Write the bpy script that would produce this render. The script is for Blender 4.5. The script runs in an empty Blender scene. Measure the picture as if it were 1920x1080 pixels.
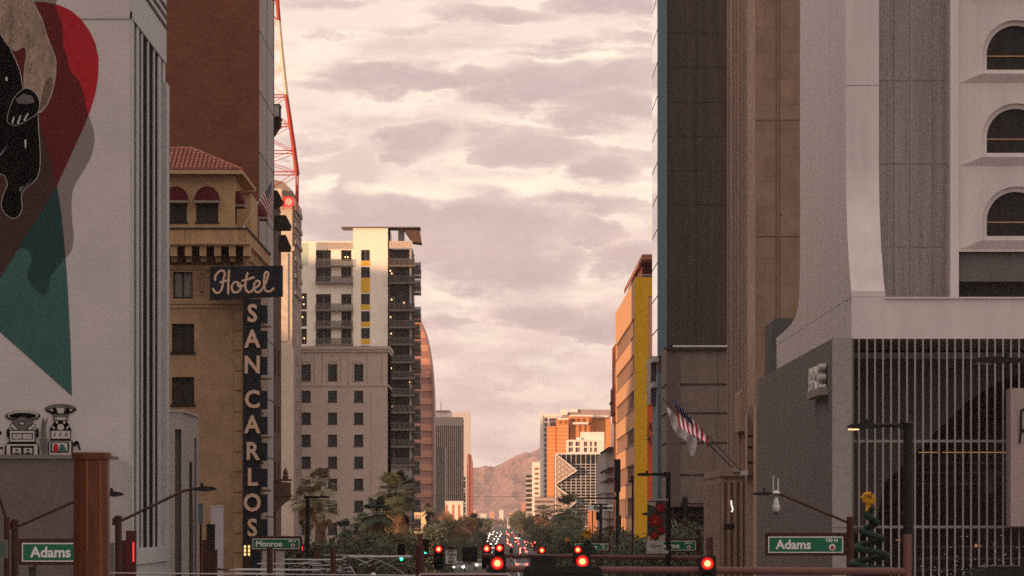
import bpy, math, random
from math import sin, cos, pi, radians, sqrt
from mathutils import Vector, Matrix
from mathutils.geometry import tessellate_polygon
R_ = random.Random(7)
S = bpy.context.scene
F = 12000.0; VX = 945.0; VY = 975.0; CZ = 7.0      # focal length in photo pixels, vanishing point, eye height
def U(px, d): return (px - VX) * d / F
def Z(py, d): return CZ + (VY - py) * d / F

# ------------------------------------------------------------------ camera, sky, sun, exposure
cam = bpy.data.cameras.new('camera'); co = bpy.data.objects.new('camera', cam)
S.collection.objects.link(co); S.camera = co
co.location = (0, 0, CZ); co.rotation_euler = (pi / 2, 0, 0)
cam.sensor_width = 36; cam.lens = F / 1920 * 36
cam.shift_x = (960 - VX) / 1920; cam.shift_y = (VY - 540) / 1920
cam.clip_start = 1; cam.clip_end = 60000
cam.dof.use_dof = True; cam.dof.focus_distance = 330; cam.dof.aperture_fstop = 5.0
S.view_settings.view_transform = 'Standard'; S.view_settings.look = 'None'
S.view_settings.exposure = 0.38; S.view_settings.gamma = 1
S.cycles.max_bounces = 5; S.cycles.diffuse_bounces = 3; S.cycles.glossy_bounces = 2
S.cycles.transmission_bounces = 2; S.cycles.volume_bounces = 0; S.cycles.transparent_max_bounces = 6
S.cycles.use_denoising = False
S.cycles.sample_clamp_indirect = 1.5; S.cycles.sample_clamp_direct = 30
SUN_AZ, SUN_EL = radians(226), radians(5.0)
W = bpy.data.worlds.new('World'); S.world = W; W.use_nodes = True
def build_sky():
    nt = W.node_tree; N = nt.nodes; L = nt.links; N.clear()
    def new(t, **k):
        n = N.new(t)
        for a, b in k.items(): setattr(n, a, b)
        return n
    def put(sock, v):
        if isinstance(v, bpy.types.NodeSocket): L.new(v, sock)
        else: sock.default_value = v
    def M(op, a, b=0.0, c=None, clamp=False):
        n = new('ShaderNodeMath', operation=op, use_clamp=clamp)
        put(n.inputs[0], a); put(n.inputs[1], b)
        if c is not None: put(n.inputs[2], c)
        return n.outputs[0]
    def mixc(f, a, b):
        n = new('ShaderNodeMix', data_type='RGBA'); put(n.inputs[0], f)
        put(n.inputs[6], a); put(n.inputs[7], b); return n.outputs[2]
    def smooth(x, lo, hi):
        n = new('ShaderNodeMapRange', interpolation_type='SMOOTHSTEP')
        put(n.inputs[0], x); n.inputs[1].default_value = lo; n.inputs[2].default_value = hi
        return n.outputs[0]
    out = new('ShaderNodeOutputWorld'); bg = new('ShaderNodeBackground')
    sky = new('ShaderNodeTexSky', sky_type='NISHITA', sun_disc=False)
    sky.sun_elevation = SUN_EL; sky.sun_rotation = SUN_AZ; sky.air_density = 1.6; sky.dust_density = 3.0
    tc = new('ShaderNodeTexCoord'); d = tc.outputs['Generated']
    sp = new('ShaderNodeSeparateXYZ'); L.new(d, sp.inputs[0]); x, y, z = sp.outputs
    az = M('ARCTAN2', x, y); el = M('ARCSINE', z)
    def noise(sx, sz, scale, detail, rough=0.55, seed=0.0):
        cb = new('ShaderNodeCombineXYZ'); put(cb.inputs[0], M('MULTIPLY', az, sx)); put(cb.inputs[1], M('MULTIPLY', el, sz)); cb.inputs[2].default_value = seed
        n = new('ShaderNodeTexNoise'); L.new(cb.outputs[0], n.inputs['Vector']); n.inputs['Scale'].default_value = scale
        n.inputs['Detail'].default_value = detail; n.inputs['Roughness'].default_value = rough
        return n.outputs['Fac']
    n1 = noise(75, 190, 1.0, 10, 0.64); n2 = noise(32, 110, 1.0, 6, 0.6, 3.3); n3 = noise(60, 130, 1.0, 4, 0.5, 9.1)
    wx = M('MULTIPLY', M('SUBTRACT', n1, 0.5), 0.026); wy = M('ADD', M('MULTIPLY', M('SUBTRACT', n3, 0.5), 0.007), M('MULTIPLY', M('SUBTRACT', n1, 0.5), 0.006))
    u = M('ADD', az, wx); v = M('ADD', el, wy)
    def blobs(lst):
        tot = None
        for px, py, rx, ry, w in lst:
            a = M('MULTIPLY', M('SUBTRACT', u, (px - VX) / F), F / rx); b = M('MULTIPLY', M('SUBTRACT', v, (VY - py) / F), F / ry)
            q = M('SUBTRACT', 1.0, M('ADD', M('MULTIPLY', a, a), M('MULTIPLY', b, b)))
            q = M('MULTIPLY', M('MAXIMUM', q, 0.0), w)
            tot = q if tot is None else M('MAXIMUM', tot, q)
        return tot
    dark = blobs([(800, 146, 280, 32, .95), (1060, 150, 260, 42, 1.0), (1130, 200, 180, 52, .9), (985, 172, 190, 34, .9), (620, 165, 160, 16, .5), (700, 60, 220, 12, .4), (1050, 100, 220, 12, .5), (1190, 12, 190, 34, .9), (930, 30, 170, 26, .7),
                  (620, 10, 110, 20, .5), (765, 268, 80, 42, .85), (590, 265, 90, 36, .6), (1000, 278, 150, 44, .8), (1120, 315, 110, 46, .85), (1180, 290, 80, 30, .6), (900, 250, 70, 20, .5),
                  (720, 405, 190, 62, .9), (900, 440, 190, 95, 1.0), (970, 500, 150, 82, 1.0), (640, 440, 130, 60, .7), (840, 490, 100, 60, .85), (1095, 380, 130, 20, .7), (1120, 430, 80, 34, .7), (1165, 495, 110, 42, .9),
                  (1010, 602, 160, 34, .85), (1140, 612, 110, 28, .7), (825, 602, 80, 24, .6), (1160, 70, 120, 20, .5), (1060, 85, 100, 12, .4), (930, 705, 200, 50, .35), (620, 460, 90, 60, .4), (850, 660, 60, 30, .3)])
    brite = blobs([(602, 355, 50, 40, 1.0), (848, 384, 40, 18, 1.0), (1095, 113, 110, 22, .9), (735, 122, 100, 16, .8), (900, 545, 160, 40, .8), (1010, 350, 300, 34, .7), (720, 352, 90, 16, .9),
                   (1120, 520, 120, 60, .7), (930, 225, 140, 26, .5), (560, 140, 60, 40, .5), (1120, 560, 160, 30, .6), (870, 635, 200, 24, .5), (1115, 180, 60, 16, .4)])
    # clouds everywhere else in the sky from the same noise
    far = smooth(M('MAXIMUM', M('ABSOLUTE', az), M('MULTIPLY', el, 1.0)), 0.07, 0.13)
    n5 = noise(150, 190, 1.0, 6, 0.6, 21.0)
    nn = M('ADD', M('MULTIPLY', n2, 0.42), M('ADD', M('MULTIPLY', n1, 0.33), M('MULTIPLY', n5, 0.25)))
    df = M('ADD', M('MULTIPLY', dark, 0.85), M('MULTIPLY', M('SUBTRACT', nn, 0.5), 2.3))
    df = M('ADD', df, M('MULTIPLY', far, 0.25))
    dfac = M('MULTIPLY', smooth(df, 0.02, 0.72), 0.88)
    bf = smooth(M('ADD', M('MULTIPLY', brite, 0.9), M('MULTIPLY', M('SUBTRACT', n3, 0.5), 1.0)), 0.1, 0.8)
    low = smooth(el, 0.0, 0.055)
    base = mixc(low, (0.88, 0.645, 0.60, 1), (0.85, 0.69, 0.605, 1))
    base = mixc(M('MULTIPLY', bf, 0.85), base, (1.06, 0.93, 0.74, 1))
    n4 = noise(26, 150, 1.0, 8, 0.62, 14.0)
    base = mixc(M('MULTIPLY', smooth(n4, 0.44, 0.60), M('SUBTRACT', 0.75, M('MULTIPLY', bf, 0.6))), base, (0.65, 0.515, 0.475, 1))
    cl = mixc(dfac, base, (0.51, 0.40, 0.398, 1))
    cl = mixc(M('MULTIPLY', smooth(n2, 0.45, 0.7), 0.22), cl, (0.88, 0.62, 0.53, 1))
    rim = M('MULTIPLY', smooth(df, -0.16, 0.06), M('SUBTRACT', 1.0, smooth(df, 0.10, 0.30)))
    cl = mixc(M('MULTIPLY', rim, M('MULTIPLY', smooth(n3, 0.42, 0.62), 0.55)), cl, (1.02, 0.87, 0.72, 1))
    cl = mixc(M('MULTIPLY', dfac, M('MULTIPLY', smooth(n5, 0.45, 0.68), 0.45)), cl, (0.66, 0.53, 0.50, 1))
    # unseen sky: slightly dimmed overhead, raised and cooled southward to fill the shaded walls
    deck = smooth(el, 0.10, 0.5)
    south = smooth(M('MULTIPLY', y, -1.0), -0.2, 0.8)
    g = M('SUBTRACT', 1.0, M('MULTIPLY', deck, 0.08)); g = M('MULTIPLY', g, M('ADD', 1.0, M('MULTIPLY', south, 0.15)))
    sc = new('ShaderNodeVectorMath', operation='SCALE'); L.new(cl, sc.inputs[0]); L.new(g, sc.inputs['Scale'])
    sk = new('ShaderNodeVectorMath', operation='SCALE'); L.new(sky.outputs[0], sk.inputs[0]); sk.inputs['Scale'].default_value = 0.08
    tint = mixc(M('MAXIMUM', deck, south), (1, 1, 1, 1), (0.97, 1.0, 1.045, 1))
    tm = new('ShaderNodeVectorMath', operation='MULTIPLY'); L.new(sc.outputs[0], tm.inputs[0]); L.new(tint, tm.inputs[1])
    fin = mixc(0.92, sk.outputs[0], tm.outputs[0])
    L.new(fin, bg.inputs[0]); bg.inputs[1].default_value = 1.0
    L.new(bg.outputs[0], out.inputs[0])
build_sky()
sl = bpy.data.lights.new('sun', 'SUN'); sl.energy = 4.2; sl.angle = radians(0.8); sl.color = (1.0, 0.60, 0.34)
so = bpy.data.objects.new('sun', sl); S.collection.objects.link(so)
sd = Vector((sin(SUN_AZ) * cos(SUN_EL), cos(SUN_AZ) * cos(SUN_EL), sin(SUN_EL)))
so.rotation_euler = sd.to_track_quat('Z', 'Y').to_euler(); so.location = (0, 0, 300)

# ------------------------------------------------------------------ materials
MATS = {}
def mat(name, col, rough=0.8, var=0.12, scale=0.6, bump=0.0, metal=0.0, stretch=(1, 1, 1), spec=0.18, fine=0.0, grain=0.0):
    """painted or mineral surface: base colour broken up by two noises in world position"""
    if name in MATS: return MATS[name]
    m = bpy.data.materials.new(name); m.use_nodes = True; nt = m.node_tree; N = nt.nodes; L = nt.links
    b = N['Principled BSDF']; b.inputs['Roughness'].default_value = rough; b.inputs['Metallic'].default_value = metal
    b.inputs['Specular IOR Level'].default_value = spec
    g = N.new('ShaderNodeNewGeometry'); mp = N.new('ShaderNodeVectorMath'); mp.operation = 'MULTIPLY'; mp.inputs[1].default_value = stretch
    L.new(g.outputs['Position'], mp.inputs[0])
    t = N.new('ShaderNodeTexNoise'); t.inputs['Scale'].default_value = scale; t.inputs['Detail'].default_value = 8; t.inputs['Roughness'].default_value = 0.65
    L.new(mp.outputs[0], t.inputs['Vector'])
    mr = N.new('ShaderNodeMapRange'); L.new(t.outputs['Fac'], mr.inputs[0]); mr.inputs[1].default_value = 0.25; mr.inputs[2].default_value = 0.75
    mr.inputs[3].default_value = 1 - var; mr.inputs[4].default_value = 1 + var
    sc = N.new('ShaderNodeVectorMath'); sc.operation = 'SCALE'; sc.inputs[0].default_value = col[:3]; L.new(mr.outputs[0], sc.inputs['Scale'])
    last = sc.outputs[0]
    if grain:
        t2 = N.new('ShaderNodeTexNoise'); t2.inputs['Scale'].default_value = grain; t2.inputs['Detail'].default_value = 3
        L.new(g.outputs['Position'], t2.inputs['Vector'])
        m2 = N.new('ShaderNodeMapRange'); L.new(t2.outputs['Fac'], m2.inputs[0]); m2.inputs[1].default_value = 0.3; m2.inputs[2].default_value = 0.7
        m2.inputs[3].default_value = 0.88; m2.inputs[4].default_value = 1.12
        s2 = N.new('ShaderNodeVectorMath'); s2.operation = 'SCALE'; L.new(last, s2.inputs[0]); L.new(m2.outputs[0], s2.inputs['Scale']); last = s2.outputs[0]
    L.new(last, b.inputs['Base Color'])
    if bump:
        bp = N.new('ShaderNodeBump'); bp.inputs['Strength'].default_value = bump; bp.inputs['Distance'].default_value = 0.05
        L.new(t.outputs['Fac'], bp.inputs['Height']); L.new(bp.outputs[0], b.inputs['Normal'])
    MATS[name] = m; return m
def brickmat(name, c1, c2, mortar, bw, bh, ms=0.02, rough=0.85, var=0.25, vscale=0.3, offset=0.5):
    """coursed masonry / panels, mapped by (x+y, z) so that both street faces carry it"""
    if name in MATS: return MATS[name]
    m = bpy.data.materials.new(name); m.use_nodes = True; nt = m.node_tree; N = nt.nodes; L = nt.links
    b = N['Principled BSDF']; b.inputs['Roughness'].default_value = rough; b.inputs['Specular IOR Level'].default_value = 0.25
    g = N.new('ShaderNodeNewGeometry'); sp = N.new('ShaderNodeSeparateXYZ'); L.new(g.outputs['Position'], sp.inputs[0])
    ad = N.new('ShaderNodeMath'); ad.operation = 'ADD'; L.new(sp.outputs[0], ad.inputs[0]); L.new(sp.outputs[1], ad.inputs[1])
    cb = N.new('ShaderNodeCombineXYZ'); L.new(ad.outputs[0], cb.inputs[0]); L.new(sp.outputs[2], cb.inputs[1])
    br = N.new('ShaderNodeTexBrick'); L.new(cb.outputs[0], br.inputs['Vector']); br.offset = offset
    br.inputs['Color1'].default_value = (*c1, 1); br.inputs['Color2'].default_value = (*c2, 1); br.inputs['Mortar'].default_value = (*mortar, 1)
    br.inputs['Scale'].default_value = 1; br.inputs['Mortar Size'].default_value = ms; br.inputs['Brick Width'].default_value = bw; br.inputs['Row Height'].default_value = bh
    t = N.new('ShaderNodeTexNoise'); t.inputs['Scale'].default_value = vscale; t.inputs['Detail'].default_value = 9; t.inputs['Roughness'].default_value = 0.7; L.new(g.outputs['Position'], t.inputs['Vector'])
    mr = N.new('ShaderNodeMapRange'); L.new(t.outputs['Fac'], mr.inputs[0]); mr.inputs[1].default_value = 0.25; mr.inputs[2].default_value = 0.75
    mr.inputs[3].default_value = 1 - var; mr.inputs[4].default_value = 1 + var
    sc = N.new('ShaderNodeVectorMath'); sc.operation = 'SCALE'; L.new(br.outputs['Color'], sc.inputs[0]); L.new(mr.outputs[0], sc.inputs['Scale'])
    L.new(sc.outputs[0], b.inputs['Base Color']); MATS[name] = m; return m
def emis(name, col, st, base=(0.02, 0.02, 0.02)):
    if name in MATS: return MATS[name]
    m = bpy.data.materials.new(name); m.use_nodes = True; b = m.node_tree.nodes['Principled BSDF']
    b.inputs['Base Color'].default_value = (*base, 1); b.inputs['Emission Color'].default_value = (*col, 1); b.inputs['Emission Strength'].default_value = st
    MATS[name] = m; return m
def glass(name, col=(0.02, 0.024, 0.028), rough=0.12, var=0.6, scale=0.8, spec=0.5):
    return mat(name, col, rough, var, scale, spec=spec)
def hazyleaf(name, col, var=0.45, scale=1.2, rough=0.75):
    m = mat(name, col, rough, var, scale, spec=0.2); b = m.node_tree.nodes['Principled BSDF']; return m

white_paint = brickmat('mural_wall_paint', (0.58, 0.535, 0.525), (0.565, 0.52, 0.51), (0.54, 0.498, 0.488), .42, .21, 0.018, 0.8, 0.13, 0.35)
M_ = dict(
 grey_cladding=mat('grey_cladding', (0.46, 0.47, 0.47), 0.6, 0.08, 0.6, grain=6), dark_glass=glass('dark_glass'), black=mat('black_metal', (0.012, 0.012, 0.013), 0.55, 0.3, 3),
 taupe=mat('taupe_render', (0.155, 0.132, 0.115), 0.9, 0.18, 0.7, grain=7), rust=mat('rust_metal', (0.10, 0.030, 0.013), 0.4, 0.45, 2.2, stretch=(6, 6, 0.5), metal=0.0, grain=14),
 brownm=mat('brown_metal', (0.052, 0.018, 0.013), 0.5, 0.3, 3), pale=mat('pale_concrete', (0.42, 0.385, 0.36), 0.85, 0.1, 0.9, grain=5),
 tan=brickmat('tan_stone', (0.44, 0.285, 0.170), (0.41, 0.265, 0.155), (0.31, 0.20, 0.12), 1.9, 0.95, 0.012, 0.9, 0.30, 0.9),
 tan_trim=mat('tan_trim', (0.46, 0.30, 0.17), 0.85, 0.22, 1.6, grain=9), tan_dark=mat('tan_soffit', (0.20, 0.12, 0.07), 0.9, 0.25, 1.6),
 brick=brickmat('red_brick', (0.22, 0.075, 0.042), (0.175, 0.060, 0.034), (0.16, 0.075, 0.052), 0.42, 0.16, 0.018, 0.9, 0.22, 0.6),
 grey_panel=brickmat('grey_side_panels', (0.40, 0.365, 0.35), (0.37, 0.34, 0.325), (0.10, 0.09, 0.085), 60, 3.6, 0.06, 0.8, 0.25, 0.5),
 dbrown=mat('dark_brown_stone', (0.105, 0.062, 0.045), 0.85, 0.3, 1.0), dcorn=mat('dark_cornice', (0.052, 0.040, 0.034), 0.8, 0.3, 1.0),
 cream=mat('cream_stone', (0.56, 0.46, 0.36), 0.85, 0.12, 0.3, grain=2), cream_d=mat('grey_ornament', (0.25, 0.20, 0.17), 0.9, 0.35, 1.0),
 wing=brickmat('pinkish_stone', (0.58, 0.48, 0.405), (0.565, 0.465, 0.395), (0.50, 0.405, 0.345), 3.2, 1.4, 0.02, 0.9, 0.10, 0.35),
 wing_trim=mat('pinkish_trim', (0.54, 0.44, 0.37), 0.85, 0.12, 1.0), twhite=mat('tower_white', (0.86, 0.78, 0.65), 0.7, 0.06, 0.25),
 yellow=mat('yellow_panel', (0.70, 0.42, 0.03), 0.6, 0.06, 0.3), slab=mat('balcony_slab', (0.17, 0.14, 0.125), 0.7, 0.1, 0.5), railg=mat('railing_glass', (0.075, 0.066, 0.063), 0.3, 0.3, 0.9),
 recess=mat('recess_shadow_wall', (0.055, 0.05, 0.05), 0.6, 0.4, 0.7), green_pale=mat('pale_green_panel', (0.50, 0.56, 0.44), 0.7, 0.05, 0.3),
 corten=mat('copper_band', (0.52, 0.26, 0.18), 0.6, 0.08, 0.15), cortenw=mat('pink_window_band', (0.33, 0.175, 0.145), 0.35, 0.2, 0.25),
 stripe=mat('grey_pier', (0.36, 0.30, 0.265), 0.7, 0.06, 0.2), stripe_d=mat('pier_gap_glass', (0.085, 0.065, 0.06), 0.4, 0.2, 0.2),
 paleglass=mat('pale_curtain_glass', (0.50, 0.45, 0.44), 0.3, 0.06, 0.05), redslim=mat('red_cladding', (0.36, 0.13, 0.10), 0.6, 0.1, 0.1),
 orange=mat('orange_brick_tower', (0.60, 0.245, 0.085), 0.8, 0.10, 0.06), orange_d=mat('orange_groove', (0.25, 0.075, 0.035), 0.7, 0.1, 0.1),
 hot=mat('white_concrete', (0.78, 0.70, 0.60), 0.7, 0.05, 0.1), roofgrey=mat('roof_grey', (0.33, 0.26, 0.26), 0.6, 0.1, 0.1),
 ypaint=mat('yellow_stucco', (0.66, 0.36, 0.018), 0.8, 0.08, 0.6, grain=3), peach=mat('peach_stucco', (0.60, 0.33, 0.18), 0.85, 0.06, 0.3, grain=2), redor=mat('red_orange_stucco', (0.50, 0.11, 0.035), 0.8, 0.12, 0.3),
 dtower=mat('dark_brown_panels', (0.068, 0.052, 0.045), 0.8, 0.35, 1.1, stretch=(3.5, 3.5, .16), grain=5),
 teal=mat('teal_edge', (0.115, 0.18, 0.215), 0.6, 0.08, 0.5), mirror=mat('mirror_glass', (0.85, 0.80, 0.80), 0.03, 0.06, 0.3, metal=1.0), lowb=mat('brown_concrete', (0.20, 0.155, 0.13), 0.9, 0.22, 1.4, grain=9, bump=0.4),
 deco=brickmat('deco_stone', (0.285, 0.192, 0.138), (0.255, 0.172, 0.124), (0.21, 0.142, 0.102), 3.4, 1.45, 0.02, 0.9, 0.26, 0.7), deco_r=mat('deco_ribs', (0.37, 0.26, 0.20), 0.85, 0.2, 0.7, stretch=(1, 1, .3), grain=5),
 deco_d=mat('deco_groove', (0.17, 0.11, 0.08), 0.9, 0.2, 0.7), rwhite=mat('white_flared_concrete', (0.61, 0.555, 0.545), 0.45, 0.15, 0.6, stretch=(1.6, 1.6, .22), spec=.4), rgrey=mat('grey_granite_wall', (0.185, 0.165, 0.16), 0.7, 0.12, 0.8, grain=10),
 rpier=mat('grey_pier_wall', (0.30, 0.275, 0.265), 0.7, 0.08, 0.8, grain=10), flute=mat('fluted_concrete', (0.52, 0.475, 0.455), 0.85, 0.22, 1.6, stretch=(4, 4, 0.12), grain=8), slat=mat('pale_slat', (0.34, 0.30, 0.29), 0.5, 0.1, 1),
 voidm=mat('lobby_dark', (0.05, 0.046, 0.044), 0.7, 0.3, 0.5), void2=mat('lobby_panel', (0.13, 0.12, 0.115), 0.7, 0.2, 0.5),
 asphalt=mat('asphalt', (0.05, 0.05, 0.052), 0.85, 0.25, 0.3, grain=5), pave=brickmat('pavement_slabs', (0.30, 0.27, 0.25), (0.28, 0.255, 0.235), (0.15, 0.14, 0.13), 1.5, 1.5, 0.02), earth=mat('desert_ground', (0.20, 0.16, 0.125), 0.95, 0.3, 0.01),
 roadpaint=mat('road_paint', (0.75, 0.74, 0.70), 0.7, 0.1, 2), green_sign=mat('sign_green', (0.012, 0.145, 0.075), 0.45, 0.06, 2), wht=mat('sign_white', (0.78, 0.76, 0.72), 0.5, 0.05, 2), redp=mat('emblem_red', (0.35, 0.03, 0.03), 0.5, 0.1, 5),
 bulb=mat('letter_cream', (0.66, 0.46, 0.33), 0.6, 0.15, 6), signblk=mat('sign_black', (0.013, 0.016, 0.022), 0.35, 0.35, 2.5), maroon=mat('maroon_canvas', (0.085, 0.010, 0.016), 0.85, 0.15, 3), tile=mat('clay_tile', (0.33, 0.13, 0.09), 0.85, 0.35, 2.5, grain=8),
 silver=mat('galvanised_steel', (0.42, 0.40, 0.40), 0.45, 0.15, 4, metal=0.3), red_steel=mat('red_tower_paint', (0.42, 0.045, 0.022), 0.5, 0.1, 1), white_steel=mat('white_tower_paint', (0.75, 0.60, 0.45), 0.5, 0.1, 1),
)
# ------------------------------------------------------------------ mesh builder
class MB:
    def __init__(s): s.v = []; s.f = []; s.m = []
    def face(s, pts, m=0):
        i = len(s.v); s.v += [tuple(p) for p in pts]; s.f.append(tuple(range(i, i + len(pts)))); s.m.append(m); return s
    def box(s, x0, x1, y0, y1, z0, z1, m=0):
        if x1 < x0: x0, x1 = x1, x0
        if y1 < y0: y0, y1 = y1, y0
        if z1 < z0: z0, z1 = z1, z0
        i = len(s.v); s.v += [(x0, y0, z0), (x1, y0, z0), (x1, y1, z0), (x0, y1, z0), (x0, y0, z1), (x1, y0, z1), (x1, y1, z1), (x0, y1, z1)]
        for q in ((0, 3, 2, 1), (4, 5, 6, 7), (0, 1, 5, 4), (1, 2, 6, 5), (2, 3, 7, 6), (3, 0, 4, 7)): s.f.append(tuple(i + k for k in q)); s.m.append(m)
        return s
    def bbox(s, px0, px1, py0, py1, d, th, m=0, d2=None):
        """box whose south face fills the photo rectangle at distance d, th metres deep"""
        return s.box(U(px0, d), U(px1, d), d, d + th, Z(py1, d), Z(py0, d), m)
    def prism(s, poly, fn, a, b, m=0):
        """poly 2-D, fn(p, t) -> 3-D; caps triangulated"""
        n = len(poly); i = len(s.v); s.v += [tuple(fn(p, a)) for p in poly] + [tuple(fn(p, b)) for p in poly]
        for k in range(n): s.f.append((i + k, i + (k + 1) % n, i + n + (k + 1) % n, i + n + k)); s.m.append(m)
        for t in tessellate_polygon([[Vector((p[0], p[1], 0)) for p in poly]]):
            s.f.append(tuple(i + q for q in t)); s.m.append(m); s.f.append(tuple(i + n + q for q in reversed(t))); s.m.append(m)
        return s
    def flat(s, poly, fn, m=0):
        i = len(s.v); s.v += [tuple(fn(p)) for p in poly]
        for t in tessellate_polygon([[Vector((p[0], p[1], 0)) for p in poly]]): s.f.append(tuple(i + q for q in t)); s.m.append(m)
        return s
    def tube(s, p0, p1, r0, r1=None, n=8, m=0, caps=True):
        r1 = r0 if r1 is None else r1; p0 = Vector(p0); p1 = Vector(p1); ax = (p1 - p0)
        if ax.length < 1e-6: return s
        ax.normalize(); a = ax.orthogonal().normalized(); b = ax.cross(a); i = len(s.v)
        for p, r in ((p0, r0), (p1, r1)):
            for k in range(n): t = 2 * pi * k / n; s.v.append(tuple(p + (a * cos(t) + b * sin(t)) * r))
        for k in range(n): s.f.append((i + k, i + (k + 1) % n, i + n + (k + 1) % n, i + n + k)); s.m.append(m)
        if caps: s.f.append(tuple(range(i + n - 1, i - 1, -1))); s.m.append(m); s.f.append(tuple(range(i + n, i + 2 * n))); s.m.append(m)
        return s
    def path(s, pts, r, n=6, m=0):
        for a, b in zip(pts, pts[1:]): s.tube(a, b, r, r, n, m)
        return s
    def lathe(s, c, prof, n=16, m=0):
        i = len(s.v)
        for r, z in prof:
            for k in range(n): t = 2 * pi * k / n; s.v.append((c[0] + r * cos(t), c[1] + r * sin(t), c[2] + z))
        for j in range(len(prof) - 1):
            for k in range(n): s.f.append((i + j * n + k, i + j * n + (k + 1) % n, i + (j + 1) * n + (k + 1) % n, i + (j + 1) * n + k)); s.m.append(m)
        s.f.append(tuple(range(i + n - 1, i - 1, -1))); s.m.append(m); j = i + (len(prof) - 1) * n; s.f.append(tuple(range(j, j + n))); s.m.append(m)
        return s
    def add(s, other, M4=None, m=None):
        i = len(s.v); s.v += [tuple(M4 @ Vector(p)) if M4 else p for p in other.v]
        s.f += [tuple(i + q for q in f) for f in other.f]; s.m += [k if m is None else m for k in other.m]; return s
    def build(s, name, mats, parent=None, smooth=False, label=None):
        me = bpy.data.meshes.new(name); off = Vector((0, 0, 0)); p = parent
        while p: off += p.location; p = p.parent
        me.from_pydata([(a - off.x, b - off.y, c - off.z) for a, b, c in s.v], [], s.f)
        if not isinstance(mats, (list, tuple)): mats = [mats]
        for q in mats: me.materials.append(q)
        if len(mats) > 1: me.polygons.foreach_set('material_index', s.m)
        if smooth: me.polygons.foreach_set('use_smooth', [True] * len(me.polygons))
        me.update(); o = bpy.data.objects.new(name, me); S.collection.objects.link(o)
        if parent: o.parent = parent
        if label: o['label'] = label
        return o
def center(o):
    """move a top-level mesh's origin to the foot of its geometry"""
    me = o.data; xs = [v.co for v in me.vertices]; c = Vector((sum(v.x for v in xs) / len(xs), sum(v.y for v in xs) / len(xs), min(v.z for v in xs)))
    me.transform(Matrix.Translation(-c)); o.location = c; return o
def tag(o, label, cat, group=None):
    o['label'] = label; o['category'] = cat
    if group: o['group'] = group
    return o
def thing(name, label, cat, loc=(0, 0, 0), group=None):
    o = bpy.data.objects.new(name, None); S.collection.objects.link(o); o.location = loc; o.empty_display_size = 0.5
    return tag(o, label, cat, group)
def setting(o, kind='structure'): o['kind'] = kind; return o
def copy_tree(o, loc, label=None, parent=None, rotz=None, scale=None):
    c = o.copy(); S.collection.objects.link(c)
    if parent: c.parent = parent
    else:
        c.location = loc
        if rotz is not None: c.rotation_euler = (0, 0, rotz)
        if scale is not None: c.scale = (scale,) * 3 if not isinstance(scale, (tuple, list)) else scale
        if label: c['label'] = label
    for ch in list(o.children): copy_tree(ch, None, parent=c)
    return c
def wall(mb, axis, c, u0, u1, z0, z1, holes, depth, m=0, mr=None):
    """wall sheet with real openings. axis 'S': plane y=c facing -y, u is x. axis 'E'/'W': plane x=c, u is y (E faces +x). depth: reveal going inward"""
    mr = m if mr is None else mr
    P = {'S': lambda u, z, d=0: (u, c + d, z), 'E': lambda u, z, d=0: (c - d, u, z), 'W': lambda u, z, d=0: (c + d, u, z)}[axis]
    us = sorted({u0, u1} | {h for q in holes for h in q[:2] if u0 < h < u1}); zs = sorted({z0, z1} | {h for q in holes for h in q[2:] if z0 < h < z1})
    for a, b in zip(us, us[1:]):
        for e, f in zip(zs, zs[1:]):
            cu, cz = (a + b) / 2, (e + f) / 2
            if any(h[0] < cu < h[1] and h[2] < cz < h[3] for h in holes): continue
            mb.face([P(a, e), P(b, e), P(b, f), P(a, f)], m)
    for a, b, e, f in holes:
        mb.face([P(a, e), P(a, f), P(a, f, depth), P(a, e, depth)], mr); mb.face([P(b, e), P(b, e, depth), P(b, f, depth), P(b, f)], mr)
        mb.face([P(a, e), P(a, e, depth), P(b, e, depth), P(b, e)], mr); mb.face([P(a, f), P(b, f), P(b, f, depth), P(a, f, depth)], mr)
    return mb
def window(parent, axis, c, u0, u1, z0, z1, depth, gm, fm, fr=0.06, mull=1, rail=0, label=None, sill=0.0):
    """one window: pane set back in the opening, frame bars in front of it"""
    mb = MB(); P = {'S': lambda a, b, e, f, d0, d1, m: mb.box(a, b, c + d0, c + d1, e, f, m), 'E': lambda a, b, e, f, d0, d1, m: mb.box(c - d1, c - d0, a, b, e, f, m),
                    'W': lambda a, b, e, f, d0, d1, m: mb.box(c + d0, c + d1, a, b, e, f, m)}[axis]
    e = 0.002
    P(u0 + e, u1 - e, z0 + e, z1 - e, depth - 0.02, depth + 0.03, 0)
    d0, d1 = depth - 0.09, depth - 0.022
    P(u0 + e, u0 + fr, z0 + e, z1 - e, d0, d1, 1); P(u1 - fr, u1 - e, z0 + e, z1 - e, d0, d1, 1)
    P(u0 + fr, u1 - fr, z0 + e, z0 + fr, d0, d1, 1); P(u0 + fr, u1 - fr, z1 - fr, z1 - e, d0, d1, 1)
    for k in range(1, mull + 1):
        uc = u0 + (u1 - u0) * k / (mull + 1); P(uc - fr / 2, uc + fr / 2, z0 + fr, z1 - fr, d0 + 0.01, d1, 1)
    if rail: P(u0 + fr, u1 - fr, (z0 + z1) / 2 - fr / 2, (z0 + z1) / 2 + fr / 2, d0 + 0.015, d1, 1)
    if sill: P(u0 - 0.08, u1 + 0.08, z0 - sill, z0 - 0.003, -0.08, depth * 0.5, 1)
    return mb.build('window', [gm, fm], parent, label=label)
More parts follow.
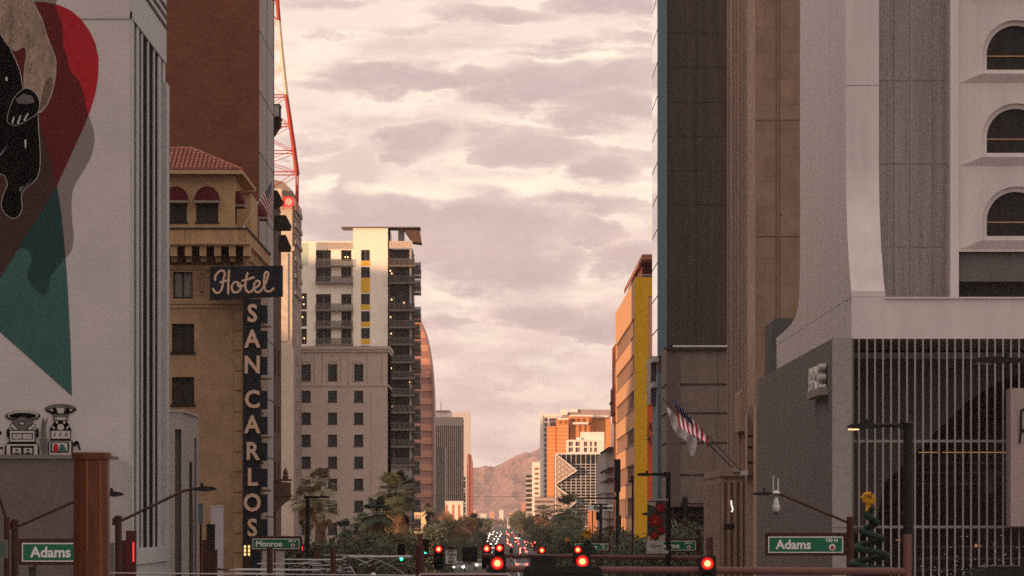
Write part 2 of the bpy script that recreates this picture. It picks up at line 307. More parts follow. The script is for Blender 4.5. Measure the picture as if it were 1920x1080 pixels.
def text(parent, body, size, mat_, place, ext=0.01, bold=0.0, name='lettering', sx=1.0, align='CENTER'):
    """lettering as a mesh. place: Matrix taking text x,y,z(out) to the world"""
    cu = bpy.data.curves.new(name, 'FONT'); cu.body = body; cu.size = size; cu.align_x = align; cu.align_y = 'CENTER'; cu.extrude = ext; cu.offset = bold; cu.resolution_u = 3
    t = bpy.data.objects.new(name, cu); S.collection.objects.link(t); bpy.context.view_layer.update()
    me = bpy.data.meshes.new_from_object(t.evaluated_get(bpy.context.evaluated_depsgraph_get()))
    bpy.data.objects.remove(t); bpy.data.curves.remove(cu)
    me.transform(place @ Matrix.Diagonal((sx, 1, 1, 1))); off = Vector((0, 0, 0)); p = parent
    while p: off += p.location; p = p.parent
    me.transform(Matrix.Translation(-off)); me.materials.clear(); me.materials.append(mat_); me.name = name
    o = bpy.data.objects.new(name, me); S.collection.objects.link(o); o.parent = parent; return o
def FS(x, y, z):   # facing south (towards the camera)
    return Matrix(((1, 0, 0, x), (0, 0, -1, y), (0, 1, 0, z), (0, 0, 0, 1)))
def FW(x, y, z):   # facing west; text runs from north to south
    return Matrix(((0, 0, -1, x), (-1, 0, 0, y), (0, 1, 0, z), (0, 0, 0, 1)))
def PX(D, dy=0.0): return lambda p: (U(p[0], D), D + dy, Z(p[1], D))
# ================================================================== SETTING
def sheet(name, x0, x1, y0, y1, z, m, nx=1, ny=1):
    mb = MB()
    for i in range(nx):
        for j in range(ny):
            a, b = x0 + (x1 - x0) * i / nx, x0 + (x1 - x0) * (i + 1) / nx; c, d = y0 + (y1 - y0) * j / ny, y0 + (y1 - y0) * (j + 1) / ny
            mb.face([(a, c, z), (b, c, z), (b, d, z), (a, d, z)])
    return setting(mb.build(name, m))
sheet('ground', -15000, 15000, -3000, 30000, 0, M_['earth'])
sheet('road', -8.6, 8.6, -100, 6500, 0.004, M_['asphalt'])
mb = MB()
for x in (-5.4, -1.9, 1.9, 5.4):
    y = -20
    while y < 3500:
        mb.face([(x - .06, y, .008), (x + .06, y, .008), (x + .06, y + (60 if abs(x) < 2 else 3), .008), (x - .06, y + (60 if abs(x) < 2 else 3), .008)]); y += 60 if abs(x) < 2 else 12
setting(mb.build('road_markings', M_['roadpaint']))
for k, (cy, hw) in enumerate([(200, 9), (330, 9), (447, 9), (563, 9), (680, 9), (795, 9)]):
    sheet('cross_street', -400, 400, cy - hw, cy + hw, 0.003, M_['asphalt'])
for sx in (-1, 1):
    mb = MB(); ys = [-100, 191, 209, 321, 339, 438, 456, 554, 572, 671, 689, 786, 804, 6000]
    for a, b in zip(ys[::2], ys[1::2]): mb.box(sx * 8.6, sx * 13.9, a, b, -0.1, 0.14)
    setting(mb.build('pavement', M_['pave']))

# mountain: ridged terrain sheet with a real skyline
def mountain():
    m = bpy.data.materials.new('desert_mountain'); m.use_nodes = True; nt = m.node_tree; N = nt.nodes; L = nt.links; b = N['Principled BSDF']; b.inputs['Roughness'].default_value = 0.95; b.inputs['Specular IOR Level'].default_value = 0.1
    g = N.new('ShaderNodeNewGeometry'); t = N.new('ShaderNodeTexNoise'); t.inputs['Scale'].default_value = 0.02; t.inputs['Detail'].default_value = 10; t.inputs['Roughness'].default_value = 0.7; L.new(g.outputs['Position'], t.inputs['Vector'])
    r = N.new('ShaderNodeValToRGB'); L.new(t.outputs['Fac'], r.inputs[0]); r.color_ramp.elements[0].position = 0.38; r.color_ramp.elements[0].color = (0.27, 0.175, 0.14, 1)
    r.color_ramp.elements[1].position = 0.62; r.color_ramp.elements[1].color = (0.52, 0.29, 0.235, 1); L.new(r.outputs[0], b.inputs['Base Color'])
    from mathutils import noise as nz
    D0 = 10500.0
    sky = [(500, 960), (640, 930), (760, 905), (840, 885), (885, 876), (898, 876), (910, 872), (925, 874), (940, 868), (960, 856), (985, 842), (1012, 832), (1060, 805), (1120, 790), (1180, 800), (1260, 830), (1340, 870), (1420, 930), (1500, 955)]
    def top(px):
        for (a, ya), (c, yc) in zip(sky, sky[1:]):
            if a <= px <= c: t_ = (px - a) / (c - a); return ya + (yc - ya) * t_
        return 965
    mb = MB(); nx, ny = 560, 120
    for j in range(ny + 1):
        for i in range(nx + 1):
            px = 500 + 1000 * i / nx; t_ = j / ny; y = D0 - 1900 * (1 - t_) if t_ <= 1 else D0
            X = U(px, D0); H = Z(top(px), D0)
            prof = t_ ** 1.55
            rid = abs(nz.noise((X * .016 + y * .0011, y * .0022, 0.3))) * 2; rid2 = abs(nz.noise((X * .05 - y * .004, y * .008, 4.3))) * 2; f = nz.noise((X * .11, y * .03, 8.1))
            z = H * prof * (1 - 0.42 * (1 - t_ * .9) * rid - .10 * rid2 * (1 - t_ * .85)) + f * 2.2 * prof + nz.noise((X * .25, y * .05, 1)) * 1.2 * prof
            mb.v.append((X, y, max(z, -4) if j else -6))
    for i in range(nx + 1): mb.v.append((U(500 + 1000 * i / nx, D0), D0 + 1500, -6))
    for j in range(ny + 1):
        for i in range(nx):
            a = j * (nx + 1) + i; mb.f.append((a, a + 1, a + nx + 2, a + nx + 1)); mb.m.append(0)
    setting(mb.build('mountain', m, smooth=False))
mountain()

# ================================================================== WEST SIDE OF THE STREET
def clip(poly, conv):
    """Sutherland-Hodgman: part of poly inside convex polygon conv"""
    ar = sum(a[0] * b[1] - b[0] * a[1] for a, b in zip(conv, conv[1:] + conv[:1]))
    if ar < 0: conv = conv[::-1]
    out = poly
    for a, b in zip(conv, conv[1:] + conv[:1]):
        ins = lambda p: (b[0] - a[0]) * (p[1] - a[1]) - (b[1] - a[1]) * (p[0] - a[0]) >= 0
        res = []
        for p, q in zip(out, out[1:] + out[:1]):
            if ins(p) != ins(q):
                d1 = (b[0] - a[0]) * (p[1] - a[1]) - (b[1] - a[1]) * (p[0] - a[0]); d2 = (b[0] - a[0]) * (q[1] - a[1]) - (b[1] - a[1]) * (q[0] - a[0]); t_ = d1 / (d1 - d2)
                x = (p[0] + (q[0] - p[0]) * t_, p[1] + (q[1] - p[1]) * t_)
                res.append(x)
            if ins(q): res.append(q)
        out = res
        if len(out) < 3: return []
    return out
def smooth_poly(p, n=4):
    out = []
    for i in range(len(p)):
        a, b, c, d = p[i - 1], p[i], p[(i + 1) % len(p)], p[(i + 2) % len(p)]
        for k in range(n):
            t_ = k / n; q = [0.5 * ((2 * b[j]) + (c[j] - a[j]) * t_ + (2 * a[j] - 5 * b[j] + 4 * c[j] - d[j]) * t_ * t_ + (3 * b[j] - a[j] - 3 * c[j] + d[j]) * t_ ** 3) for j in (0, 1)]
            out.append(tuple(q))
    return out
def mural_building():
    D = 242.0; X0 = -14.02; top = 33.0
    t = thing('painted_office_block', 'white painted office block with an animal mural and grey vertical fins', 'building', (-22, 250, 0))
    mb = MB(); mb.box(-62, X0 - 0.12, D, 266, 0, top, 0)
    mb.box(-62, X0 - 0.13, D - 0.01, D + 1, Z(36, D) - 0.03, Z(36, D) + 0.03, 1)
    mb.build('wall', [white_paint, mat('wall_joint', (0.27, 0.24, 0.235), .9)], t)
    mb = MB(); zt = Z(36, 242); zb = Z(1028, 246)
    mb.box(X0 - 0.118, X0, D + 0.02, 265.9, zt, top, 0)
    for z in (27.35, 27.75, 28.15): mb.box(X0 - .05, X0 + 0.03, D + 0.3, 265.9, z, z + 0.16, 1)
    mb.build('end_panel', [M_['grey_cladding'], M_['black']], t); mb = MB()
    mb.box(X0 - 0.118, X0 + 0.15, D + 0.02, 265.9, zb - 0.6, zb, 0); mb.box(X0 - 0.118, X0 + 0.05, D + 0.02, 265.9, 0, zb - 0.6, 0)
    mb.build('base_panel', [M_['grey_cladding'], M_['black']], t)
    mb = MB()
    for a, w in ((242.02, 1.5), (245.2, 1.6), (248.6, .8), (252.9, .8), (257.2, .8), (260.6, 2.0), (264.0, 1.8)): mb.box(X0 - 0.117, X0 - 0.045, a, a + w, zb, zt + (0.3 if a < 247 else 0), 0)
    mb.box(X0 - .1, X0 + .12, 263.6, 265.95, 0, zt - .9, 0)
    mb.build('vertical_fin', M_['grey_cladding'], t)
    MB().box(X0 - 0.119, X0 - 0.10, 243, 265, zb, zt).build('window', mat('slot_black', (0.012, 0.012, 0.013), .9, .3, 1, spec=.02), t)
    # ---- mural: flat paint layers on the south wall
    W_ = PX(D)
    def lay(k): return lambda p: (U(p[0], D), D - 0.012 - 0.006 * k, Z(p[1], D))
    pm = [mat('mural_red', (0.42, 0.018, 0.028), .8, .12, .8, grain=8), mat('mural_green', (0.045, 0.125, 0.115), .8, .15, .8, grain=8), mat('mural_dark_brown', (0.060, 0.032, 0.028), .85, .15, .8),
          mat('mural_dark_red', (0.115, 0.016, 0.018), .85, .12, .8, grain=8), mat('mural_dark_green', (0.020, 0.058, 0.058), .85, .12, .8), mat('mural_grey_shadow', (0.24, 0.205, 0.195), .85, .08, .8),
          mat('mural_black', (0.006, 0.0065, 0.007), .9, .3, 2, spec=.03), mat('mural_fur', (0.33, 0.25, 0.19), .85, .55, 2.2, stretch=(1.5, 1, .5), grain=12), mat('mural_white_line', (0.55, 0.54, 0.53), .8, .1, 2), mat('mural_fur_dark', (0.13, 0.088, 0.065), .85, .5, 2.5, grain=12),
          mat('mural_steel', (0.10, 0.13, 0.14), .6, .3, 2), mat('mural_paper', (0.50, 0.47, 0.44), .8, .1, 2), mat('mural_mid_grey', (0.13, 0.12, 0.115), .8, .2, 2), mat('mural_fur_light', (0.42, 0.33, 0.26), .85, .3, 2.2)]
    red = [(-60, 4), (60, 3), (85, 4), (110, 9), (132, 19), (152, 36), (168, 58), (179, 82), (185, 110), (184, 145), (179, 175), (170, 205), (158, 236), (140, 275), (107, 348), (0, 522), (-60, 620)]
    green = [(60, 200), (72, 226), (82, 258), (92, 292), (107, 350), (115, 400), (121, 460), (127, 540), (132, 640), (135, 742), (0, 622), (-60, 569), (-60, 200)]
    shadow = [(-60, 0), (72, -8), (105, -4), (104, 12), (114, 38), (118, 62), (118, 82), (126, 108), (131, 132), (148, 152), (158, 180), (165, 212), (177, 252), (172, 290), (155, 322), (138, 352), (134, 382), (136, 420), (138, 448), (132, 474), (118, 488), (104, 506), (93, 522), (92, 538), (83, 553), (70, 545), (55, 528), (52, 508), (60, 488), (56, 472), (45, 464), (30, 468), (15, 482), (4, 504), (-10, 540), (-60, 600)]
    shadow = smooth_poly(shadow, 3)
    mb = MB(); mb.flat(shadow, lay(0), 5); mb.flat(red, lay(1), 0); mb.flat(green, lay(2), 1)
    rs, gs = clip(shadow, red), clip(shadow, green); rg = clip(red, green)
    if rs: mb.flat(rs, lay(3), 3)
    if gs: mb.flat(gs, lay(4), 4)
    if rg: mb.flat(rg, lay(5), 2)
    mb.build('mural_colour_field', pm, t, label='overlapping red and green painted shapes with a dark cast silhouette')
    mb = MB(); jac = smooth_poly([(-60, 20), (0, 44), (14, 80), (36, 130), (44, 168), (60, 175), (70, 205), (72, 240), (75, 285), (74, 318), (66, 338), (48, 352), (40, 366), (41, 392), (34, 405), (24, 409), (10, 400), (3, 384), (8, 362), (14, 348), (12, 336), (2, 326), (-60, 318)], 3)
    fur = smooth_poly([(-20, -30), (50, -30), (62, 2), (78, 34), (88, 66), (98, 92), (105, 114), (104, 146), (97, 176), (88, 198), (74, 212), (66, 204), (60, 180), (46, 164), (46, 130), (50, 100), (44, 88), (30, 96), (14, 84), (2, 66), (-20, 40)], 3)
    hand = smooth_poly([(38, 172), (50, 166), (62, 171), (72, 184), (74, 202), (66, 216), (50, 226), (34, 234), (22, 234), (14, 226), (18, 206), (26, 186)], 3)
    def grow(p, k):
        cx = sum(a for a, b in p) / len(p); cy = sum(b for a, b in p) / len(p); out = []
        for i in range(len(p)):
            a, b = p[i - 1], p[(i + 1) % len(p)]; nx, ny = (b[1] - a[1]), -(b[0] - a[0]); l = math.hypot(nx, ny) or 1; out.append((p[i][0] + nx / l * k, p[i][1] + ny / l * k))
        return out
    def area(p): return sum(a[0] * b[1] - b[0] * a[1] for a, b in zip(p, p[1:] + p[:1]))
    g_ = lambda p, k: grow(p, k if area(p) > 0 else -k)
    mb.flat(g_(jac, 1.0), lay(6), 8); mb.flat(jac, lay(7), 6); mb.flat(g_(fur, .6), lay(8), 8); mb.flat(fur, lay(9), 7)
    mb.flat(smooth_poly([(86, 152), (99, 146), (96, 172), (84, 198), (72, 208), (78, 186)]), lay(10), 9)
    def infur(x, y):
        c = False
        for (a, b), (e, f) in zip(fur, fur[1:] + fur[:1]):
            if (b > y) != (f > y) and x < (e - a) * (y - b) / (f - b) + a: c = not c
        return c
    for k in range(900):      # painted fur strokes
        x = R_.uniform(2, 96); y = R_.uniform(-10, 190)
        l = R_.uniform(4, 10); dx = R_.uniform(-1, 3) + (1.5 if y < 80 else -1.5)
        if not (infur(x, y) and infur(x + dx, y + l) and infur(x + 2, y)): continue
        core = 0 < y < 75 and x < 52 or 95 < y < 150 and x < 66
        mb.face([lay(11)(q) for q in ((x, y), (x + .7, y), (x + dx, y + l))], R_.choice((9, 9, 9, 13)) if core else R_.choice((7, 9, 13, 13)))
    mb.flat(g_(hand, .8), lay(12), 8); mb.flat(hand, lay(13), 6); mb.flat([(30, 186), (44, 176), (60, 180), (66, 192), (50, 196), (34, 194)], lay(14), 12)
    for q in ([(22, 230), (26, 218), (28, 219), (25, 232)], [(32, 232), (38, 216), (40, 217), (35, 233)], [(44, 226), (52, 212), (54, 213), (47, 227)]): mb.flat(q, lay(15), 8)
    mb.flat([(46, 262), (50, 262), (49, 280), (47, 276)], lay(15), 8); mb.flat([(0, 288), (10, 278), (16, 270), (6, 288), (0, 294)], lay(15), 10); mb.flat([(36, 352), (52, 346), (62, 338), (48, 346), (38, 362)], lay(15), 10); mb.flat([(10, 146), (14, 144), (15, 152), (12, 152)], lay(15), 8)
    mb.build('mural_animal', pm, t, label='painted furry arm in a glossy black jacket')
    def robot(kind):
        mb = MB(); e = lambda cx, cy, rx, ry, n=28: [(cx + rx * cos(2 * pi * k / n), cy + ry * sin(2 * pi * k / n)) for k in range(n)]; r = lambda a, b, c, d: [(a, c), (b, c), (b, d), (a, d)]
        K = [7]
        def P(poly, m): mb.flat(poly, lay(K[0]), m); K[0] += 0.6
        if kind == 0:
            P(e(43, 780, 33, 9.5), 6); P(e(43, 779, 29, 8), 11); P(e(43, 780, 26, 6.2), 6); P(e(42, 784, 8, 2), 12)
            P([(22, 788), (64, 788), (58, 804), (28, 804)], 12); P(e(41, 794, 7, 3.4), 6); P(e(41, 794, 4.6, 2), 11)
            for s in (0, 1):
                mx = (lambda q: [(86 - a, b) for a, b in q]) if s else (lambda q: q)
                P(mx([(18, 797), (24, 793), (35, 804), (30, 809)]), 6); P(mx([(19.5, 798), (23.5, 795), (33, 804), (30, 807)]), 11); P(mx([(13, 806), (18, 801), (18, 822), (13, 818)]), 6)
            P(r(17, 67, 806, 829), 6); P(r(19, 65, 808, 828), 11); P(r(22, 62, 812, 824), 6); P(r(24, 41, 814, 822.5), 11); P(r(43, 60, 814, 822.5), 11)
            for cx in (32, 52): P([(cx - 6, 819), (cx, 815.5), (cx + 6, 819), (cx, 817)], 6)
            P([(10, 836), (16, 829), (68, 829), (74, 836), (74, 852.6), (10, 852.6)], 6); P(r(13, 71, 833, 852.6), 11); P(r(20, 64, 836, 852.6), 6)
            for cx, q in ((32, 9), (53, 4)): P(r(cx - 8, cx + 8, 840, 851), 11); P(e(cx, 844, 3.4, 1.8), 6); P([(cx - 6, 848), (cx + 6, 848), (cx + 4, 851), (cx - 4, 851)], q)
            for x in (-4, ): P(e(x + 4, 812, 4, 4), 6); P(r(-6, 6, 838, 842), 6); P(r(-6, 4, 843, 852), 11)
        else:
            P(e(114, 767, 29.5, 9.5), 6); P(e(114, 765.5, 27, 7.2), 12); P([(92, 771), (100, 764), (106, 765), (110, 776), (98, 777)], 6); P([(122, 776), (124, 764), (132, 765), (137, 772), (128, 777)], 6); P([(106, 765), (121, 765), (119, 775), (109, 775)], 11)
            P([(94, 770), (98, 766), (100, 772)], 11); P([(132, 772), (130, 766), (136, 769)], 11)
            P([(99, 777), (129, 777), (127, 790), (101, 790)], 12); P(e(114, 785, 11, 2.6), 11); P(e(114, 797, 15, 9), 6); P(e(114, 801, 6.5, 6), 11); P(e(107, 792, 2.5, 2.2), 11); P(e(121, 792, 2.5, 2.2), 11)
            for s in (0, 1):
                mx = (lambda q: [(228 - a, b) for a, b in q]) if s else (lambda q: q)
                P(mx([(93, 808), (98, 796), (106, 804), (102, 808)]), 6); P(mx([(97, 800), (99, 798), (104, 803), (102, 805)]), 11)
            P(r(95, 133, 806.5, 824), 6); P(r(96.5, 131.5, 808, 822.5), 11)
            for cx in (102, 112.5, 123.5): P([(cx - 3, 818), (cx + 2, 811), (cx + 3, 812), (cx + 1, 816), (cx + 3, 818), (cx - 1, 816.5)], 6)
            P([(91, 828), (96, 824), (132, 824), (137, 828), (137, 852.6), (91, 852.6)], 6); P(r(93, 134, 827, 852.6), 11); P(r(95, 130, 828, 849), 6); P(r(98, 127, 830, 846.5), 11)
            P(e(105, 840, 5, 8), 0); P([(98, 846), (112, 846), (112, 842)], 0); P(e(117, 838, 4, 5.5), 1); P([(110, 846), (126, 846), (122, 838), (113, 838)], 1)
            for cx in (99, 109, 119, 129): P([(cx - 4, 852.6), (cx, 848.5), (cx + 4, 852.6)], 11)
            P([(137, 832), (143, 826), (148, 828), (152, 844), (149, 844), (145, 834), (139, 838)], 6)
            P([(80, 786), (83, 782), (85, 792), (89, 784), (91, 785), (86, 800), (87, 822), (78, 822), (77, 808)], 12); P([(74, 822), (90, 822), (90, 832), (86, 852), (80, 852)], 12)
        mb.build('mural_robot', pm, t, label='painted robot with a loudspeaker head' + (', dials and cassettes' if kind == 0 else ' and a picture screen'))
    robot(0); robot(1)
mural_building()

def annex():
    t = thing('low_annex', 'low taupe annex in front of the mural wall', 'building', (-20, 236, 0))
    mb = MB(); mb.box(-60, U(205, 236), 236, 241.8, 0, Z(854, 236), 0); mb.box(-60, U(205, 236) + 0.02, 235.9, 236.3, Z(854, 236) - .12, Z(854, 236) + .03, 1); mb.build('wall', [M_['taupe'], mat('taupe_coping', (0.2, 0.175, 0.155), .8, .1)], t)
    MB().box(U(203, 235), U(220, 235), 235, 241.8, 0, Z(862, 235)).build('corner_pier', M_['pale'], t)
    mb = MB(); mb.box(U(207, 234.9), U(214, 234.9), 234.85, 235.0, 0, Z(1018, 235)); mb.build('recess_panel', M_['void2'], t)
annex()

def column():
    D = 120.0; x = U(172, D); t = thing('rust_steel_column', 'thick rust brown steel column with a collar at its top', 'column', (x, D, 0)); zt = Z(848, D)
    n = 40; prof = [(0.385, 0), (0.37, 2), (0.335, zt - 0.14)]; MB().lathe((x, D, 0), prof, 14).build('shaft', M_['rust'], t)
    MB().lathe((x, D, zt - .139), [(0.345, 0), (0.372, .01), (0.372, .115), (0.36, .135), (0.30, .14)], 28).build('collar', M_['rust'], t)
    mb = MB()
    for a in (-1.78, -1.0): mb.tube((x + .345 * cos(a), D + .345 * sin(a), 3), (x + .335 * cos(a), D + .335 * sin(a), zt - .14), .008, n=5)
    mb.build('shaft_highlight', mat('rust_highlight', (0.42, 0.15, 0.06), .35, .3, 3, metal=.4), t)  # bright vertical lines put the shaft's highlights into the colour
column()

def lowwhite():
    t = thing('low_pale_building', 'low pale concrete building with tall narrow recesses', 'building', (-16, 283, 0)); zt = Z(773, 278.6); D0, D1 = 278.6, 293.2; X = -14.0
    mb = MB(); wall(mb, 'S', D0, -22, X, 0, zt, [(U(328, D0), U(340, D0), 0.3, Z(805, D0))], .5, 0, 1); wall(mb, 'E', X, D0, D1, 0, zt, [(284.6, 287.6, 0.3, 9.6), (289.2, 291.6, 0.3, Z(822, 290))], .4, 0, 1)
    mb.box(-22, X - .5, D0 + .5, D1, 0, zt - .02, 1); mb.box(-22, X - .012, D0 + .012, D1 - .012, zt - .3, zt - .001, 0); mb.box(-15, X - .012, D0 + .4, D0 + .6, 0, zt - .4, 1)
    mb.build('wall', [M_['pale'], mat('recess_concrete', (0.22, 0.20, 0.19), .9, .15, .8)], t)
    mb = MB(); mb.box(-22, X + .06, D0 - .06, D1 + .06, zt, zt + .12); mb.build('coping', M_['pale'], t)
    for (a, b, z) in ((285.0, 287.3, 9.4),):
        c = (a + b) / 2; mb = MB(); pts = [(a, .3), (b, .3), (b, z * .75)] + [(c + (b - c) * (1 - k / 6) ** 1.6 + 0.02, z * .75 + (z * .25) * k / 6 * 1.02) for k in range(1, 6)] + [(c, z + .1)] + [(c - (b - c) * (1 - k / 6) ** 1.6 - 0.02, z * .75 + (z * .25) * k / 6 * 1.02) for k in range(5, 0, -1)] + [(a, z * .75)]
        mb.prism(pts, lambda p, d: (X + d, p[0], p[1]), .05, -.3); mb.build('arched_opening', M_['dcorn'], t)
lowwhite()

def flag_us(parent, P, Q, fly, nsx=26, nsy=13, wave=.12, twist=0.0, out=(0, -1, 0), fly2=None):
    """P tip end, Q other end of the hoist; fly = vector of the flying edge"""
    P, Q, fly, out = Vector(P), Vector(Q), Vector(fly), Vector(out); fm = [mat('flag_red', (0.40, 0.02, 0.035), .8, .15, 2), mat('flag_white', (0.78, 0.75, 0.74), .8, .08, 2), mat('flag_blue', (0.016, 0.024, 0.07), .8, .15, 2)]
    mb = MB(); nu, nv = nsy * 2, nsx; fly2 = Vector(fly2) if fly2 else fly
    def pt(s, t_): w = sin(t_ * 6.5 + s * 2.2 + twist) * wave * (0.25 + t_); return P.lerp(Q, s) + fly.lerp(fly2, s) * t_ + out * w + (Q - P).normalized() * sin(t_ * 5 + s * 1.5) * wave * .5 * t_
    g = [[pt(i / nu, j / nv) for j in range(nv + 1)] for i in range(nu + 1)]
    for i in range(nu):
        for j in range(nv):
            s = (i + .5) / nu; t_ = (j + .5) / nv; k = int(s * 13); c = 0 if k % 2 == 0 else 1
            if s < 7 / 13 and t_ < .4: c = 2
            mb.face([g[i][j], g[i + 1][j], g[i + 1][j + 1], g[i][j + 1]], c)
    L1 = (Q - P).length / 13; 
    for a in range(5):
        for b in range(6):
            s = .05 + a * .1; t_ = .035 + b * .066; c = pt(s, t_) + out * .012; u = (Q - P).normalized() * .032; v = fly.normalized() * .032
            mb.face([c - u, c - v, c + u, c + v], 1)
    mb.build('flag_cloth', fm, parent)

def hotel():
    D = 343.0; X = -14.0; T = M_
    t = thing('tan_hotel', 'tan stone hotel with maroon arched awnings and a tiled roof pavilion', 'building', (-24, 355, 0)); z0 = Z(497, D)
    zw = lambda a, b: (Z(b, D), Z(a, D))
    cols = [(U(322.5, D), U(364, D)), (U(258, D), U(296, D)), (U(194, D), U(232, D))]; rows = [zw(607, 660), zw(707, 758), zw(807, 858), zw(907, 958), zw(1007, 1050)]
    holes = [(a, b, *r) for a, b in cols for r in rows] + [(a + .06, b - .08, *zw(510, 559)) for a, b in cols]
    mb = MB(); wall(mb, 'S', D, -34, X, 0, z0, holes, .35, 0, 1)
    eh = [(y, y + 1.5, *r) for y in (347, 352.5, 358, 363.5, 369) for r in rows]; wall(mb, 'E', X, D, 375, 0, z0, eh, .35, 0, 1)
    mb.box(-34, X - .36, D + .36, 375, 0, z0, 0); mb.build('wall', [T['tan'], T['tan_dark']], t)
    cur = mat('window_curtain', (0.040, 0.033, 0.030), .35, .7, 5, stretch=(6, 1, .4)); cur2 = mat('pale_curtain', (0.24, 0.22, 0.20), .6, .6, 5, stretch=(5, 1, .3)); wf = mat('dark_window_frame', (0.03, 0.022, 0.018), .6)
    for h in holes: window(t, 'S', D, *h, .32, cur2 if h[2] > 18 else cur, wf, .07, 1, sill=.12)
    for h in eh: window(t, 'E', X, *h, .32, T['dark_glass'], wf, .07, 1, sill=.1)
    mb = MB()
    mb.box(-34, X + .10, D - .14, 375, Z(570, D), Z(560, D)); mb.box(-34, X + .05, D - .07, 375, Z(577, D), Z(570.3, D))
    mb.box(-34, X + .06, D - .09, 375, Z(505, D), z0 - .002)
    for k in range(14): z = Z(1075 - k * 38, D); mb.box(U(438, D), U(440.5, D), D - .03, D - .001, z, z + 1.03); mb.box(U(440.5, D) + .002, X + .03, D - .05, D - .001, z + (0.04 if k % 2 else .0), z + .98)
    mb.build('stone_band', T['tan_trim'], t)
    mb = MB(); a, b, e, f = U(372, D), U(384, D), Z(553, D), Z(509, D); mb.box(a, b, D - .06, D - .001, e, f, 0); mb.box(a + .07, b - .07, D - .09, D - .061, e + .08, f - .08, 1); mb.box(a + .12, b - .12, D - .12, D - .091, e + .2, f - .2, 0); mb.build('carved_panel', [T['tan_trim'], T['tan_dark']], t)
    # corbelled cornice and parapet
    mb = MB(); zc0, zc1 = Z(497, D), Z(463, D); cx = -13.72; cy = 341.4
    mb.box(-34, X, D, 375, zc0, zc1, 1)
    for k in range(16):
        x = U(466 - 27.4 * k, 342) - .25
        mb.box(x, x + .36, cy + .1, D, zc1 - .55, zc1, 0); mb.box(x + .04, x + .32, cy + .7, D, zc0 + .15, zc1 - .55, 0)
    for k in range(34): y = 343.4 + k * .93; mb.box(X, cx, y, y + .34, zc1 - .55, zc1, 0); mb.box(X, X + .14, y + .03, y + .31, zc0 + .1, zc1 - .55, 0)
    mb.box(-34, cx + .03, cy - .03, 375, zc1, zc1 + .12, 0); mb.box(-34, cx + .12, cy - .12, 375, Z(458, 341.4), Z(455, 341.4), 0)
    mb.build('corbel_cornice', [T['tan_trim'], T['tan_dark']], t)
    mb = MB(); zp = Z(430, cy); mb.box(-34, cx, cy, 375, zc1 + .12, zp, 0); mb.box(-34, cx + .06, cy - .06, 375.1, zp, zp + .1, 1); mb.build('parapet', [mat('tan_parapet', (0.44, 0.275, 0.15), .85, .4, 1.2, stretch=(2.5, 1, .3), grain=6), T['dcorn']], t)
    # roof pavilion
    PD = 346.0; px = U(438, PD); e = Z(322, PD); wz = (Z(416, PD), Z(377, PD))
    ph = [(U(368, PD), U(409, PD), *wz), (U(309, PD), U(350, PD), *wz), (U(250, PD), U(291, PD), *wz)]; pe = [(348.2, 350.6, *wz), (353.2, 355.6, *wz), (358.2, 360.6, *wz)]
    mb = MB(); wall(mb, 'S', PD, -34, px, zp - .5, e, ph, .3, 0, 1); wall(mb, 'E', px, PD, 363, zp - .5, e, pe, .3, 0, 1); mb.box(-34, px - .31, PD + .31, 363, zp - .5, e - .01, 0)
    mb.build('pavilion_wall', [mat('ochre_stucco', (0.47, 0.31, 0.165), .9, .12, 1.2, grain=7), T['tan_dark']], t)
    mb = MB(); mb.box(U(444, 352), U(470, 352), 352, 362, zp - .3, Z(362, 352), 0); mb.build('rear_wing_wall', MATS['ochre_stucco'], t)
    mb = MB()
    for k in range(9): x = U(446, 351.9) + k * .105; mb.tube((x, 351.8, Z(361, 352)), (x, 352.6, Z(358, 352)), .07, .07, 7)
    mb.build('tile_capping', T['tile'], t)
    for h in ph: window(t, 'S', PD, *h, .26, cur, wf, .06, 1, sill=.08)
    for h in pe: window(t, 'E', px, *h, .26, cur, wf, .06, 1)
    def awning(axis, c, a, b, zb, out=.55):
        mb = MB(); n, m_ = 12, 6; cx_ = (a + b) / 2; rx = (b - a) / 2 + .1; rz = .78; 
        P = lambda u, d, z: (u, c - d, z) if axis == 'S' else (c + d, u, z)
        g = [[P(cx_ - rx * cos(pi * i / n), out * cos(pi / 2 * j / m_) , zb + rz * sin(pi * i / n) * sin(pi / 2 * j / m_) ** 1) if True else 0 for j in range(m_ + 1)] for i in range(n + 1)]
        for i in range(n):
            for j in range(m_): mb.face([g[i][j], g[i + 1][j], g[i + 1][j + 1], g[i][j + 1]], 0)
        mb.face([P(cx_ - rx, out, zb), P(cx_ + rx, out, zb), P(cx_ + rx, out, zb - .14), P(cx_ - rx, out, zb - .14)], 1)
        for s in (-1, 1): mb.face([P(cx_ + s * rx, out, zb), P(cx_ + s * rx, 0, zb), P(cx_ + s * rx, 0, zb - .14), P(cx_ + s * rx, out, zb - .14)], 1)
        mb.build('awning', [T['maroon'], mat('awning_valance', (0.28, 0.20, 0.17), .8, .1, 3)], t)
    for h in ph: awning('S', PD, h[0], h[1], h[3] + .02)
    for h in pe: awning('E', px, h[0], h[1], h[3] - .05, .5)
    awning('E', -13.95, 362.5, 365.2, Z(407, 363), .5)
    # hip roof of clay tiles
    mb = MB(); ex = U(456, PD) ; ey = 345.2; ez = Z(319, ey); mb.box(-34, ex, ey, 364, Z(326, ey), ez, 1)
    rz_ = Z(277, 350.5); rx_ = U(358, 350.5); A = (-34, ey + .05, ez + .02); B = (ex - .05, ey + .05, ez + .02); C_ = (rx_, 351.5, rz_); Dd = (-34, 351.5, rz_); E_ = (ex - .05, 364, ez + .02); 
